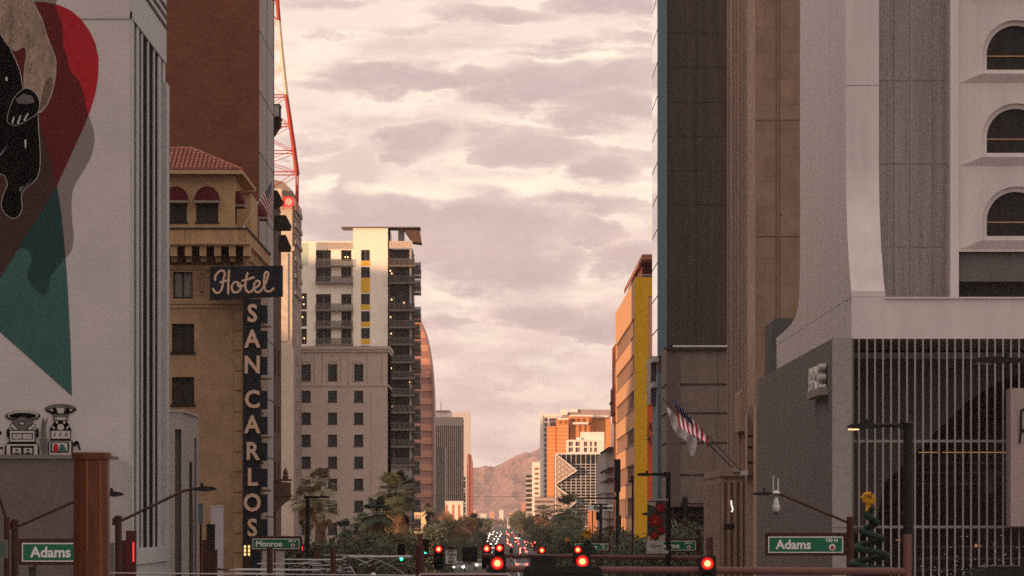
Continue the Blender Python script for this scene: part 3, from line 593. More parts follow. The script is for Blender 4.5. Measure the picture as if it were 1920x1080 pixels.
    mb.face([A, B, C_, Dd], 0); mb.face([B, E_, C_], 0); mb.build('roof', [mat('tile_bed', (0.16, 0.07, 0.05), .9, .3, 3), T['tan_trim']], t)
    mb = MB(); nrow = 8; w = .24
    x = -19.6
    while x < ex - .1:
        for r in range(nrow):
            f0, f1 = r / nrow, (r + 1) / nrow; q0 = Vector((x, ey + .05 + (6.25) * f0, ez + .05 + (rz_ - ez) * f0)); q1 = Vector((x, ey + .05 + 6.25 * f1, ez + .05 + (rz_ - ez) * f1))
            lim = ex - .05 + (rx_ - ex + .05) * f1
            if x < lim: mb.tube(q0 + Vector((0, 0, .03)), q1, .105 + R_.uniform(-.008, .008), .085, 6, 0)
        x += w
    mb.tube(B, C_, .12, .12, 7); mb.tube(C_, Dd, .12, .12, 7); mb.build('roof_tiles', T['tile'], t)
hotel()

def hotel_sign():
    D = 341.0; t = thing('hotel_blade_sign', 'black blade sign reading Hotel San Carlos in cream letters', 'sign', (U(470, D), D, 0)); T = M_
    mb = MB(); z = lambda y: Z(y, D); u = lambda x: U(x, D)
    mb.prism([(u(393.5), z(500)), (u(530), z(498)), (u(530), z(556)), (u(393.5), z(563))], lambda p, d: (p[0], D + d, p[1]), 0, .55); mb.build('script_box', T['signblk'], t)
    mb = MB(); mb.box(u(456), u(489), D + .1, D + .5, 2.5, z(560)); 
    for yc in (589, 637, 686, 750, 798, 847, 896, 944, 990): mb.box(u(489) + .003, u(501.5), D + .14, D + .46, z(yc + 17), z(yc - 17))
    mb.build('letter_box', T['signblk'], t)
    mb = MB(); mb.tube((u(455), D + .3, 2.5), (u(455), D + .3, z(562)), .05, n=8); 
    for yc in (612, 710, 820, 920): mb.box(u(489), u(508), D + .6, D + .7, z(yc + 2), z(yc - 2)); mb.box(u(451), u(456), D + .3, D + .45, z(yc + 2), z(yc - 2))
    mb.build('bracket', mat('rusted_trim', (0.26, 0.16, 0.10), .6, .3, 3), t)
    for ch, yc in zip('SANCARLOS', (589, 637, 685.5, 750, 797.5, 847.5, 896, 944, 991)):
        text(t, ch, 1.30, T['bulb'], FS(u(473), D + .1 - .09, z(yc)), ext=.09, bold=.035, name='letter', sx=.90)
    # script word traced as bent tube strokes
    S0 = lambda pts: [(380 + a / 4.5, 480 + b / 4.5) for a, b in pts]
    strokes = [S0([(104, 205), (106, 180), (118, 155), (138, 135), (160, 125), (180, 135), (186, 155), (180, 185), (172, 210), (168, 250), (158, 285), (135, 312), (108, 312), (92, 290), (88, 278)]),
               S0([(222, 125), (218, 180), (216, 240), (214, 318)]), S0([(150, 225), (180, 215), (222, 208)]),
               S0([(300, 228), (272, 222), (250, 245), (246, 280), (262, 308), (290, 308), (315, 288), (322, 260), (312, 235), (296, 235), (300, 255), (325, 262), (345, 250)]),
               S0([(378, 145), (366, 190), (360, 240), (364, 285), (385, 308), (412, 300), (430, 280)]), S0([(335, 210), (360, 208), (395, 195), (430, 182)]),
               S0([(430, 280), (460, 262), (480, 240), (475, 215), (455, 212), (438, 235), (432, 270), (445, 300), (470, 308), (500, 285), (525, 240), (545, 190), (552, 155), (545, 138), (528, 145), (520, 180), (518, 230), (522, 275), (540, 300), (570, 300), (598, 275)])]
    for s in strokes:
        mb = MB(); pts = [Vector((U(a, D), D - .02, Z(b, D))) for a, b in s]
        sm = []
        for i in range(len(pts) - 1):
            a, b, c, d = pts[max(i - 1, 0)], pts[i], pts[i + 1], pts[min(i + 2, len(pts) - 1)]
            for k in range(4): q = k / 4; sm.append(0.5 * ((2 * b) + (c - a) * q + (2 * a - 5 * b + 4 * c - d) * q * q + (3 * b - a - 3 * c + d) * q ** 3))
        sm.append(pts[-1]); r = .068
        for a, b in zip(sm, sm[1:]): mb.tube(a, b, r, r, 8)
        for a in sm: mb.lathe((a.x, a.y, a.z - r * .72), [(r * .66, 0), (r * .99, r * .6), (r * .99, r * .84), (r * .66, r * 1.44)], 8)
        mb.build('script_stroke', T['bulb'], t)
hotel_sign()

def roof_flag():
    D = 343.5; t = thing('hotel_flag', 'striped starred flag on a slanted pole above the hotel parapet', 'flag', (U(458, D), D, Z(430, D)))
    a = Vector((U(457, D), D, Z(424, D))); b = Vector((U(512, D), D - 1.0, Z(338, D)))
    mb = MB(); mb.tube((a.x, a.y, Z(432, D)), a, .07, n=8); mb.tube(a, b, .03, n=6); mb.build('pole', mat('white_pole', (0.6, 0.57, 0.55), .4), t)
    P = b.lerp(a, .03); Q = b.lerp(a, .47); flag_us(t, P, Q, (0.06, -.1, -1.35), wave=.07, fly2=(.78, -.1, -1.1))
roof_flag()

def brick_tower():
    D = 380.0; t = thing('brick_high_rise', 'windowless red brick high rise with a grey panelled side', 'building', (-24, 395, 0)); X = U(486, D); zt = 50
    MB().box(-40, X, D, 402.5, 0, zt).build('brick_wall', M_['brick'], t)
    mb = MB(); X2 = X + .05; mb.box(X, X2, D + .01, 402.5, 0, zt, 0); 
    mb.box(X2, X2 + .02, D + 10.8, D + 11.0, 0, zt, 1); mb.box(X - .2, X2 + .03, 402.3, 402.7, 0, zt, 1)
    mb.build('side_wall', [M_['grey_panel'], M_['dcorn']], t)
    mb = MB(); Dd = 403; x0, x1 = X, U(525, Dd); z0, z1 = Z(252, Dd), Z(222, Dd)
    mb.prism([(x0, z0), (x1 - .22, z0 + .35), (x1, z0 + .65), (x1, z1), (x0, z1)], lambda p, d: (p[0], Dd + d, p[1]), 0, 3.0); mb.box(x0, x1 + .04, Dd - .05, Dd + 3.05, z1, z1 + .12)
    mb.build('corner_balcony', M_['dcorn'], t); mb = MB()
    for k in range(7): x = x0 + .05 + (x1 - x0 - .1) * k / 6; mb.tube((x, Dd + .02, z1), (x, Dd + .02, Z(197, Dd)), .025, n=5)
    for k in range(12): y = Dd + .25 * k; mb.tube((x1 - .05, y, z1), (x1 - .05, y, Z(197, Dd)), .025, n=5)
    mb.box(x0, x1, Dd, Dd + .06, Z(197, Dd), Z(195, Dd)); mb.box(x1 - .08, x1, Dd, Dd + 3, Z(197, Dd), Z(195, Dd)); mb.build('balcony_railing', M_['black'], t)
brick_tower()

def brown_building():
    t = thing('brown_cornice_building', 'narrow dark brown building with jutting cornices and a stone balcony', 'building', (-20, 410, 0)); T = M_; X = -14.52; D0, D1 = 402.8, 417.2
    hs = [(405, 407.5, z, z + 1.7) for z in (9, 12.6, 16.2)] + [(411, 413.5, z, z + 1.7) for z in (9, 12.6, 16.2)]
    mb = MB(); wall(mb, 'E', X, D0, D1, 0, Z(384, D0), hs, .3); mb.box(-40, X - .31, D0, D1, 0, Z(384, D0) - .01)
    mb.prism([(D0, Z(384, D0)), (D1, Z(400, D1)), (D1 - 6, Z(372, D1 - 6)), (D0 + 1, Z(354, D0)), (D0, Z(354, D0))], lambda p, d: (X + d, p[0], p[1]), -20, 0); mb.build('wall', T['dbrown'], t)
    for h in hs: window(t, 'E', X, *h, .28, T['dark_glass'], T['dcorn'], .08, 1)
    for y0, y1, xr, Dd in ((403, 431, 545.5, 403.4), (440, 471, 545, 412.5)):
        x1 = U(xr, Dd); mb = MB(); mb.prism([(X, Z(y0 + 1, Dd)), (x1 - .34, Z(y0, Dd)), (x1, Z(y1 - 9, Dd)), (x1 - .06, Z(y1, Dd)), (X + .12, Z(y1, Dd)), (X, Z(y1 - 3, Dd))], lambda p, d: (p[0], Dd + d, p[1]), 0, 1.6); mb.build('cornice', T['dcorn'], t)
    D = 403.2; mb = MB(); mb.prism([(X, Z(357, D)), (U(520, D), Z(357, D)), (U(531, D), Z(378, D)), (U(528, D), Z(384, D)), (X, Z(392, D))], lambda p, d: (p[0], D + d, p[1]), -.3, 1.5); mb.build('gable_coping', T['dcorn'], t)
    Dd = 403.0; mb = MB(); x0, x1 = X, U(544, Dd)
    mb.prism([(x0, Z(962, Dd)), (U(520, Dd), Z(955, Dd)), (U(529, Dd), Z(946, Dd)), (x1 - .03, Z(934, Dd)), (x1, Z(905, Dd)), (x0, Z(902, Dd))], lambda p, d: (p[0], Dd + d, p[1]), 0, 2.5); mb.box(x0, x1 + .05, Dd - .06, Dd + 2.56, Z(902, Dd), Z(898, Dd)); mb.box(x0, x1 + .03, Dd - .04, Dd + 2.5, Z(930, Dd), Z(926, Dd))
    mb.build('stone_balcony', mat('carved_brown', (0.17, 0.105, 0.075), .9, .5, 3), t)
    MB().lathe((U(535, Dd), Dd + .5, Z(898, Dd)), [(.16, 0), (.2, .15), (.12, .3), (.17, .42), (.08, .6), (.05, .72)], 10).build('finial', MATS['carved_brown'], t)
    MB().box(X, X + .1, 404, 405, 0, Z(950, D)).build('pier', T['dbrown'], t)
brown_building()

def antenna_tower():
    D = 840.0; T = M_
    t = thing('cream_deco_tower', 'slim cream stone tower with ornate edge and rounded roof house', 'building', (U(500, D), D + 15, 0))
    X = U(548, D); mb = MB(); mb.box(-62, X, D, 871, 0, Z(376, D), 0); mb.box(-62, X + .25, D - .25, 871, Z(470, D), Z(462, D), 0); mb.box(-62, X + .3, D - .3, 871, Z(386, D), Z(376, D) + .3, 0)
    mb.box(U(537, D) - 3, U(540, D), D - .25, D, Z(640, D), Z(475, D), 0); mb.build('wall', [T['cream']], t)
    mb = MB()
    for k in range(16):
        z = Z(384 + k * 10.5, D); r = .34 + .14 * (k % 3 == 0); mb.box(X, X + r, D + .3, D + 28, z - .7, z - .12)
    mb.box(X, X + .22, D + .2, 871, 0, Z(382, D)); mb.prism([(X, Z(560, D)), (X + .62, Z(535, D)), (X + .62, Z(500, D)), (X + .3, Z(480, D)), (X, Z(470, D))], lambda p, d: (p[0], D + 4 + d, p[1]), 0, 10)
    mb.build('carved_edge', T['cream_d'], t)
    mb = MB(); x0, x1 = U(500, D), U(546, D); pr = [(x0, Z(378, D)), (x1 - .1, Z(378, D)), (x1 - .1, Z(352, D)), (x1 - .6, Z(345, D)), (U(530, D), Z(337, D)), (U(512, D), Z(332, D)), (x0, Z(332, D))]
    mb.prism(pr, lambda p, d: (p[0], D + 6 + d, p[1]), 0, 14); mb.build('roof_house', T['cream_d'], t)
    MB().box(x0, U(527, D), D + 2, D + 6.5, Z(378, D), Z(352, D)).build('stair_house', T['cream'], t)
    mb = MB(); mb.prism([(U(520, D), 0), (U(550.5, D), 0), (U(550.5, D), Z(656, D)), (U(546, D), Z(645, D)), (U(520, D), Z(642, D))], lambda p, d: (p[0], D - 3 + d, p[1]), 0, 3.2); mb.build('buttress', T['cream'], t)
    mb = MB()
    for y in (600, 520): mb.box(U(531, D), U(535, D), D - .03, D + .1, Z(y + 16, D), Z(y, D))
    for y in range(500, 960, 42): mb.box(X + .221, X + .26, D + 12, D + 15, Z(y + 20, D + 13), Z(y, D + 13))
    mb.build('window', T['dark_glass'], t)
    s = thing('rooftop_letters', 'red rooftop letters H and O beside the antenna', 'sign', (U(540, 838), 838, Z(376, D)))
    lm = emis('letter_red', (0.9, 0.03, 0.05), 0.35, (0.6, .02, .03)); 
    for ch, px, o_ in (('O', 541, ''), ('H', 526, '')): text(s, ch, 2.0, lm, FS(U(px, 837), 837, Z(380, 837)), ext=.18, bold=.03, name='letter', sx=.95)
    mb = MB(); mb.box(U(520, 837.5), U(551, 837.5), 837.5, 837.7, Z(392, 837.5), Z(391, 837.5)); 
    for px in (522, 531, 551): mb.tube((U(px, 837.6), 837.6, Z(376, D) - 1.4), (U(px, 837.6), 837.6, Z(365, 837.5)), .06, n=5)
    mb.build('frame', T['red_steel'], s)
    a = thing('lattice_antenna', 'red and white lattice radio antenna tapering upwards', 'antenna', (U(500, 850), 850, Z(376, D))); D = 850.0; cx = U(500, D)
    lv = [(400, 57), (325, 57), (285, 52), (235, 45), (180, 37), (130, 31.5), (85, 27), (40, 23), (0, 20), (-50, 18), (-110, 16)]
    w = [MB(), MB(), MB(), MB()]
    for i, ((y0, h0), (y1, h1)) in enumerate(zip(lv, lv[1:])):
        m = w[0 if i < 4 else 1 if i < 7 else 2 if i < 9 else 3]; s0, s1 = h0 * D / F, h1 * D / F; z0, z1 = Z(y0, D), Z(y1, D)
        c0 = [(cx + sx * s0, D + sy * s0, z0) for sx, sy in ((-1, -1), (1, -1), (1, 1), (-1, 1))]; c1 = [(cx + sx * s1, D + sy * s1, z1) for sx, sy in ((-1, -1), (1, -1), (1, 1), (-1, 1))]
        for k in range(4):
            m.tube(c0[k], c1[k], .10 if i == 0 else .24, .10 if i == 0 else .22, 6); m.tube(c1[k], c1[(k + 1) % 4], .08, n=5); m.tube(c0[k], c1[(k + 1) % 4], .06, n=4); m.tube(c0[(k + 1) % 4], c1[k], .06, n=4)
    [w[q].build('lattice', T['red_steel' if q % 2 == 0 else 'white_steel'], a, label=('red' if q % 2 == 0 else 'white') + ' painted stretch of the lattice') for q in range(4)]
antenna_tower()

def wing():
    D = 872.0; T = M_; x0, x1 = U(520, D), U(727, D); zt = Z(655, D)
    t = thing('pinkish_stone_wing', 'pinkish stone block with three columns of small square windows', 'building', ((x0 + x1) / 2, D + 12, 0))
    cols = [(565.5, 582.5), (615, 632), (664, 681)]; rows = [(683, 713), (732.5, 753), (773.5, 794.5), (815, 836), (856, 877), (897.5, 918), (938.5, 959), (980, 1001), (1021, 1042)]
    H = [(U(a, D), U(b, D), Z(f, D), Z(e, D)) for a, b in cols for e, f in rows]; mb = MB(); wall(mb, 'S', D, x0, x1, 0, zt, H, .45, 0, 1); mb.box(x0, x1, D + .46, D + 26, 0, zt, 0)
    mb.box(x1 - .02, x1, D, D + 26, 0, zt, 0); mb.build('wall', [T['wing'], T['wing_trim']], t)
    wf = mat('window_frame_grey', (0.05, 0.05, 0.052), .5); wg = mat('wing_window_glass', (0.048, 0.056, 0.060), .2, .5, .6)
    for k, h in enumerate(H): window(t, 'S', D, *h, .4, wg, wf, .09, 1, rail=0, sill=.14)
    mb = MB(); mb.box(x0, x1 + .35, D - .5, D + 26.2, zt, Z(650, D)); mb.box(x0, x1 + .2, D - .3, D + 26, zt - .35, zt - .003); mb.box(x0, x1 + .12, D - .12, D + 26, Z(724, D), Z(721, D))
    for k in range(60): x = x0 + .12 + k * .255; mb.box(x, x + .12, D - .52, D - .30, Z(650, D), Z(648.4, D))
    for px in (555, 591, 606, 641, 655, 690, 718): mb.box(U(px - 1.6, D), U(px + 1.6, D), D - .10, D, Z(721, D), zt - .36)
    for px in (697,): mb.box(U(px - .8, D), U(px + .8, D), D - .06, D - .001, 0, Z(725, D))
    for a, b in cols:
        xa, xb = U(a - 3, D), U(b + 3, D); c = (xa + xb) / 2; mb.box(xa, xa + .2, D - .09, D - .001, Z(716, D), Z(676, D)); mb.box(xb - .2, xb, D - .09, D - .001, Z(716, D), Z(676, D)); mb.box(xa + .2, xb - .2, D - .09, D - .001, Z(678, D), Z(676, D))
        for s in (-1, 1): mb.tube((c + s * .62, D - .06, Z(682, D)), (c, D - .06, Z(677.5, D)), .05, n=5)
        for q in (-1, 0, 1): mb.lathe((c, D - .03, Z(664 + q * 3.2, D)), [(.02, 0), (.1, .08), (.02, .16)], 6)
    mb.build('carved_trim', T['wing_trim'], t)
wing()
def balcony_tower():
    D = 1100.0; T = M_; u = lambda x: U(x, D); z = lambda y: Z(y, D)
    t = thing('white_balcony_tower', 'white apartment tower with glass railed balconies, yellow panels and a flying roof slab', 'building', (U(680, D), D + 15, 0))
    B = [(592, 620.5, 468.6, 497), (592, 620.5, 501, 528), (592, 620.5, 551, 580), (592, 620.5, 583.5, 612), (592, 620.5, 616, 645), (639.5, 659, 468.6, 489), (639.5, 659, 500.5, 521), (639.5, 659, 551, 571), (639.5, 659, 583.5, 612), (639.5, 659, 616, 645),
         (565, 575, 549.5, 580), (565, 575, 583, 612), (565, 575, 616, 645)]
    C_ = [(677, 693.6, 468.6, 489), (677, 693.6, 500.5, 521), (677, 693.6, 551, 571), (677, 693.6, 583.5, 603.5), (677, 693.6, 615, 635)]
    more = [(a, b, 648 + 32 * k, 672 + 32 * k) for k in range(9) for a, b in ((592, 620.5), (639.5, 659), (677, 693.6))]
    H = [(u(a), u(b), z(f), z(e)) for a, b, e, f in B + more]; HC = [(u(a), u(b), z(f), z(e)) for a, b, e, f in C_]
    mb = MB(); x0, xb, xc, xd = u(560), u(662), u(730), u(773)
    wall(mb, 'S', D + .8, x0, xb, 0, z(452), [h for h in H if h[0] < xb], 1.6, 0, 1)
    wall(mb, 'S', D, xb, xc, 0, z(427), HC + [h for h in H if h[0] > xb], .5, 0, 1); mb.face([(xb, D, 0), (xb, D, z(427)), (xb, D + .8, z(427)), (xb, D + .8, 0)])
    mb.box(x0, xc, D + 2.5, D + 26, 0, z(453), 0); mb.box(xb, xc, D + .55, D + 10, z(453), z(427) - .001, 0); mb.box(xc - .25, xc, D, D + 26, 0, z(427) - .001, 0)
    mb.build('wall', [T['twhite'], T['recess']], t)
    mb = MB(); mb.box(u(640), u(788), D - .6, D + 11, z(427), z(425.3)); mb.build('roof_rim', T['slab'], t)
    mb = MB(); mb.prism([(u(755), z(426.5)), (u(786), z(427)), (u(790), z(455)), (u(773), z(453)), (u(764), z(440))], lambda p, d: (p[0], D + 2 + d, p[1]), 0, 9); mb.build('roof_fin', T['dbrown'], t)
    MB().box(u(746), u(757), D + 3, D + 9, z(452), z(427) - .05).build('roof_post', T['pale'], t)
    MB().box(u(640), u(650), D + .6, D + .79, z(452), z(496)).build('panel', T['twhite'], t) if False else None
    mb = MB(); mb.box(u(593), u(661), D + .70, D + .795, z(467), z(453.5))
    for k in range(34): x = u(614 + k * 1.4); mb.box(x, x + .05, D + .64, D + .70, z(466), z(454.5))
    mb.build('parapet_band', mat('ribbed_parapet', (0.62, 0.52, 0.44), .7, .06, .5), t); mb = MB(); mb.box(xc + .01, xd, D - .2, D + 2, z(466), z(452))
    for k in range(28): x = u(731 + k * 1.45); mb.box(x, x + .05, D - .25, D - .2, z(465.5), z(453))
    mb.build('parapet_band', mat('ribbed_parapet', (0.62, 0.52, 0.44), .7, .06, .5), t)
    MB().box(u(566), u(577), D + .74, D + .798, z(497), z(455)).build('pale_green_panel', T['green_pale'], t)
    MB().box(u(592.5), u(613.5), D + .60, D + .698, z(468), z(454)).build('grey_panel', mat('grey_tower_panel', (0.36, 0.33, 0.30), .7, .05, .3), t)
    dg = mat('balcony_door_glass', (0.028, 0.027, 0.028), .15, .8, .9); wf = mat('door_frame', (0.42, 0.38, 0.36), .5, .1)
    for h in H: 
        if h[3] > z(650): window(t, 'S', D + .8, *h, 1.5, dg, wf if h[1] < xb else T['slab'], .10, 1)
        else: window(t, 'S', D + (.8 if h[1] < xb else 0), *h, .45 if h[1] > xb else 1.5, dg, T['slab'], .08, 1)
    for h in HC: window(t, 'S', D, *h, .45, dg, T['slab'], .08, 1)
    for e, f in ((489.3, 498), (521.3, 548.6), (571.3, 580.5), (603.8, 612.6), (635.3, 645)): MB().box(u(677), u(693.6), D - .06, D - .002, z(f), z(e)).build('yellow_panel', T['yellow'], t)
    rg = T['railg']; rg.node_tree.nodes['Principled BSDF'].inputs['Alpha'].default_value = .6; clear = mat('clear_railing', (0.13, 0.11, 0.10), .2, .3, .8); clear.node_tree.nodes['Principled BSDF'].inputs['Alpha'].default_value = .38
    for f in (497, 529, 580.5, 612.5, 645):
        mb = MB(); mb.box(u(591.5), u(661.5), D - .5, D + .79, z(f) - .28, z(f), 0); mb.box(u(591.5), u(661.5), D - .5, D - .45, z(f) + .05, z(f) + .95, 1); mb.box(u(591.5), u(661.5), D - .52, D - .43, z(f) + .95, z(f) + 1.02, 0)
        for k in range(9): x = u(591.5) + k * (u(661.5) - u(591.5) - .05) / 8; mb.box(x, x + .05, D - .53, D - .505, z(f), z(f) + .95, 0)
        mb.build('balcony', [T['slab'], clear], t)
    # corner stack of balconies
    fl = [497, 529, 580.5, 612.5, 644.5, 678, 708, 740, 772, 804, 836, 871, 907, 943, 979]
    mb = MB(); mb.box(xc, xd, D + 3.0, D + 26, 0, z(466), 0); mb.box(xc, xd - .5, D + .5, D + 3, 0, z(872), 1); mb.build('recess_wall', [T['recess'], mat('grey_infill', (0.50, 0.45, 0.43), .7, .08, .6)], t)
    mb = MB(); mb.box(u(768), u(771.6), D + .2, D + .7, 0, z(466)); mb.build('column', T['pale'], t)
    for i, f in enumerate(fl):
        mb = MB(); ex = 0 if i < 1 else 1
        xe = u(778); mb.box(xc + .01, xe, D - 1.2, D + 3, z(f) - .3, z(f), 0); mb.box(xc + .01, xe, D - 1.2, D - 1.15, z(f) + .04, z(f) + 1.0, 1); mb.box(xc + .01, xe, D - 1.23, D - 1.13, z(f) + 1.0, z(f) + 1.07, 0)
        for k in range(6): x = xc + .05 + k * (xe - xc - .15) / 5; mb.box(x, x + .06, D - 1.24, D - 1.2, z(f), z(f) + 1, 0)
        for j, dd in enumerate((3.2, 9.5, 15.8)):
            x1 = u(788 - j * .5) if i % 4 != 3 else u(786); dz = -.9 if j == 0 else -1.3 * (j); Dd = D + dd
            mb.box(xd - 2, x1, Dd, Dd + 4.6, z(f) - .3 + dz * .5, z(f) + dz * .5, 0); mb.box(x1 - .05, x1, Dd, Dd + 4.6, z(f) + dz * .5, z(f) + dz * .5 + 1.05, 1); mb.box(xd, x1, Dd, Dd + .05, z(f) + dz * .5, z(f) + dz * .5 + 1.05, 1)
            mb.box(x1 - .08, x1 + .02, Dd, Dd + 4.6, z(f) + dz * .5 + 1.05, z(f) + dz * .5 + 1.12, 0)
        mb.build('corner_balcony', [T['slab'], rg], t)
        mb = MB(); mb.box(u(732), u(739), D + 2.85, D + 2.95, z(f) + .02, z(f) + 2.3, 1); mb.box(u(733), u(738), D + 2.8, D + 2.84, z(f) + .1, z(f) + 2.2, 0); mb.box(u(741), u(765), D + 2.9, D + 2.98, z(f) + .05, z(f) + 2.35, 0); mb.build('window', [dg, wf], t)
    lampm = emis('warm_balcony_lamp', (1.0, .50, .2), 3.5)
    for px, py in ((731.5, 507), (734, 512), (734, 561), (757, 567), (733, 625), (733, 690), (768, 716), (735, 762), (647, 481.5), (652, 481.5), (732, 594)):
        mb = MB(); mb.lathe((u(px), D - .2 if px < 700 else D + 1.9, z(py)), [(.03, -.12), (.10, -.04), (.10, .06), (.03, .12)], 8)
        if px < 700: mb = MB(); mb.lathe((u(px), D + 1.2, z(py)), [(.03, -.12), (.10, -.04), (.10, .06), (.03, .12)], 8)
        mb.build('lamp', lampm, t)
    for px, py in ((568, 557), (569, 570), (567, 594), (570, 634)): MB().lathe((u(px), D + 1.3, z(py)), [(.03, -.12), (.10, -.04), (.10, .06), (.03, .12)], 8).build('lamp', lampm, t)
balcony_tower()

def curved_tower():
    D = 1500.0; t = thing('copper_banded_tower', 'curved tower with copper and pink bands seen beyond the balcony tower', 'building', (U(760, D), D + 20, 0)); T = M_
    def edge(zz):
        py = VY - (zz - CZ) * F / D
        return 813.5 if py > 770 else 779 + 34.5 * sqrt(max(0, 1 - ((770 - py) / 178) ** 2))
    zt = Z(593, D); z = 0.0; k = 0; mo, mw = MB(), MB()
    while z < zt - .3:
        h = 1.55; z1 = min(z + h, zt); x0 = U(690, D)
        (mo if k % 2 == 0 else mw).prism([(x0, z), (U(edge(z) - 2.2, D), z), (U(edge(z1) - 2.2, D), z1), (x0, z1)], lambda p, d: (p[0], D + d, p[1]), 0 if k % 2 == 0 else .3, 40)
        z = z1; k += 1
    mo.build('copper_band', T['corten'], t); mw.build('window_band', T['cortenw'], t)
    mb = MB(); n = 44
    for i in range(n):
        a, b = zt * i / n, zt * (i + 1) / n; xa, xb = U(edge(a), D), U(edge(b), D); w = .34
        mb.prism([(xa - w, a), (xa, a), (xb, b), (xb - w, b)], lambda p, d: (p[0], D - .5 + d, p[1]), 0, 41)
    mb.build('edge_rim', mat('rim_metal', (0.24, 0.15, 0.14), .5, .1), t)
curved_tower()

def far_left():
    T = M_; D = 2000.0; u = lambda x: U(x, D); z = lambda y: Z(y, D)
    t = thing('pinstriped_office_tower', 'grey office tower with close vertical piers and a blank top band', 'building', (u(835), D + 20, 0))
    mb = MB(); mb.box(u(780), u(867), D + .6, D + 45, 0, z(783), 1); mb.box(u(780), u(868), D, D + 46, z(798), z(782), 0)
    x = u(790)
    while x < u(866): mb.box(x, x + .30, D, D + .7, 0, z(798), 0); x += .62
    for k in range(40): yy = D + 1 + k * 1.1; mb.box(u(867), u(868), yy, yy + .6, 0, z(798), 0)
    mb.build('wall', [T['stripe'], T['stripe_d']], t)
    mb = MB(); mb.box(u(800), u(846), D + 10, D + 30, z(783), z(770), 0); mb.box(u(817), u(843), D + 9, D + 31, z(770), z(768.5), 1); mb.build('roof_house', [T['hot'], T['orange_d']], t)
    mb = MB(); mb.tube((u(826), D + 15, z(770)), (u(826), D + 15, z(752)), .1, n=5); mb.build('mast', T['brownm'], t)
    D = 1880.0; t = thing('dark_glass_block', 'dark glass block against the pinstriped tower', 'building', (U(825, D), D + 10, 0)); mb = MB(); mb.box(U(770, D), U(835, D), D, D + 30, 0, Z(838, D), 0)
    for k in range(26): mb.box(U(770, D), U(835, D), D - .05, D, Z(838 + k * 5.6, D) - .08, Z(838 + k * 5.6, D), 1)
    for k in range(8): mb.box(U(810 + 3.4 * k, D), U(810 + 3.4 * k, D) + .06, D - .06, D - .051, 0, Z(838, D), 1)
    mb.build('glass_wall', [mat('blue_black_glass', (0.030, 0.040, 0.048), .25, .3, .2), mat('dark_mullion', (0.075, 0.075, 0.075), .6)], t)
    D = 2600.0; t = thing('pale_glass_tower', 'pale pink glass tower rising behind the pinstriped tower', 'building', (U(865, D), D + 20, 0)); mb = MB(); mb.box(U(830, D), U(881.5, D), D, D + 30, 0, Z(772, D), 0)
    for k in range(44): mb.box(U(830, D), U(881.5, D), D - .1, D, Z(776 + k * 4.6, D) - .25, Z(776 + k * 4.6, D), 1)
    mb.build('wall', [T['paleglass'], mat('pale_mullion', (0.60, 0.52, 0.49), .6, .05)], t)
    mb = MB(); mb.box(U(868, D), U(873, D), D - .5, D - .11, 0, Z(894, D), 0); mb.box(U(873, D), U(875, D), D - .8, D - .11, 0, Z(870, D), 1)
    for y in (900, 916, 921, 943, 948, 962): mb.box(U(866, D), U(873.5, D), D - .8, D - .5, Z(y + 1.6, D), Z(y, D), 1)
    mb.build('dark_bay', [T['dark_glass'], MATS['pale_mullion']], t)
    D = 2350.0; t = thing('slim_red_tower', 'slim dull red tower at the edge of the street canyon', 'building', (U(884, D), D + 20, 0)); mb = MB(); mb.prism([(U(876, D), 0), (U(886.6, D), 0), (U(886.2, D), Z(868, D)), (U(883, D), Z(852, D)), (U(876, D), Z(850, D))], lambda p, d: (p[0], D + d, p[1]), 0, 30); mb.box(U(876, D), U(880, D), D - .4, D, 0, Z(852, D))
    for k in range(28): mb.box(U(880, D), U(886.4, D), D - .12, D, Z(872 + k * 4, D) - .22, Z(872 + k * 4, D))
    mb.build('wall', T['redslim'], t)
    D = 1780.0; t = thing('sunlit_cream_block', 'low cream block with orange bays below the pinstriped tower', 'building', (U(852, D), D + 10, 0)); mb = MB(); mb.box(U(835, D), U(868, D), D, D + 20, 0, Z(941, D), 0)
    for px in (838, 850, 861): mb.box(U(px - 2.5, D), U(px + 2, D), D - .05, D, 0, Z(946, D), 1)
    mb.box(U(834, D), U(869, D), D - .3, D + 20.2, Z(941, D), Z(939.5, D), 0); mb.build('wall', [T['hot'], mat('orange_bay', (0.5, 0.2, 0.1), .7, .1)], t)
    D = 1350.0; t = thing('small_yellow_block', 'small pale yellow block between the palms', 'building', (U(797, D), D + 8, 0)); mb = MB(); mb.box(U(776, D), U(799, D), D, D + 12, 0, Z(958, D), 0); mb.box(U(775, D), U(801, D), D - 1.5, D + 12, Z(1000, D), Z(998, D), 0)
    for k in range(3): mb.box(U(779 + k * 4, D), U(781.5 + k * 4, D), D - .03, D + .05, Z(978, D), Z(965, D), 1)
    mb.build('wall', [mat('pale_yellow_wall', (0.68, 0.54, 0.30), .8, .05), T['cortenw']], t)
    D = 1500.0; t = thing('low_brown_shop', 'low brown roofed building with a pale awning edge', 'building', (U(830, D), D + 8, 0)); mb = MB(); mb.box(U(818, D), U(842, D), D, D + 14, 0, Z(975, D), 0); mb.box(U(808, D), U(828, D), D - .5, D + 1, Z(977, D), Z(975, D), 1)
    mb.prism([(U(814, D), Z(966, D)), (U(829, D), Z(957, D)), (U(830.5, D), Z(949, D)), (U(832, D), Z(957, D)), (U(836, D), Z(975, D)), (U(814, D), Z(975, D))], lambda p, d: (p[0], D + 3 + d, p[1]), 0, 8, 2)
    mb.build('wall', [mat('brown_wall', (0.16, 0.11, 0.10), .9, .2), T['hot'], mat('dusty_pink_wall', (0.36, 0.24, 0.20), .9, .1)], t)
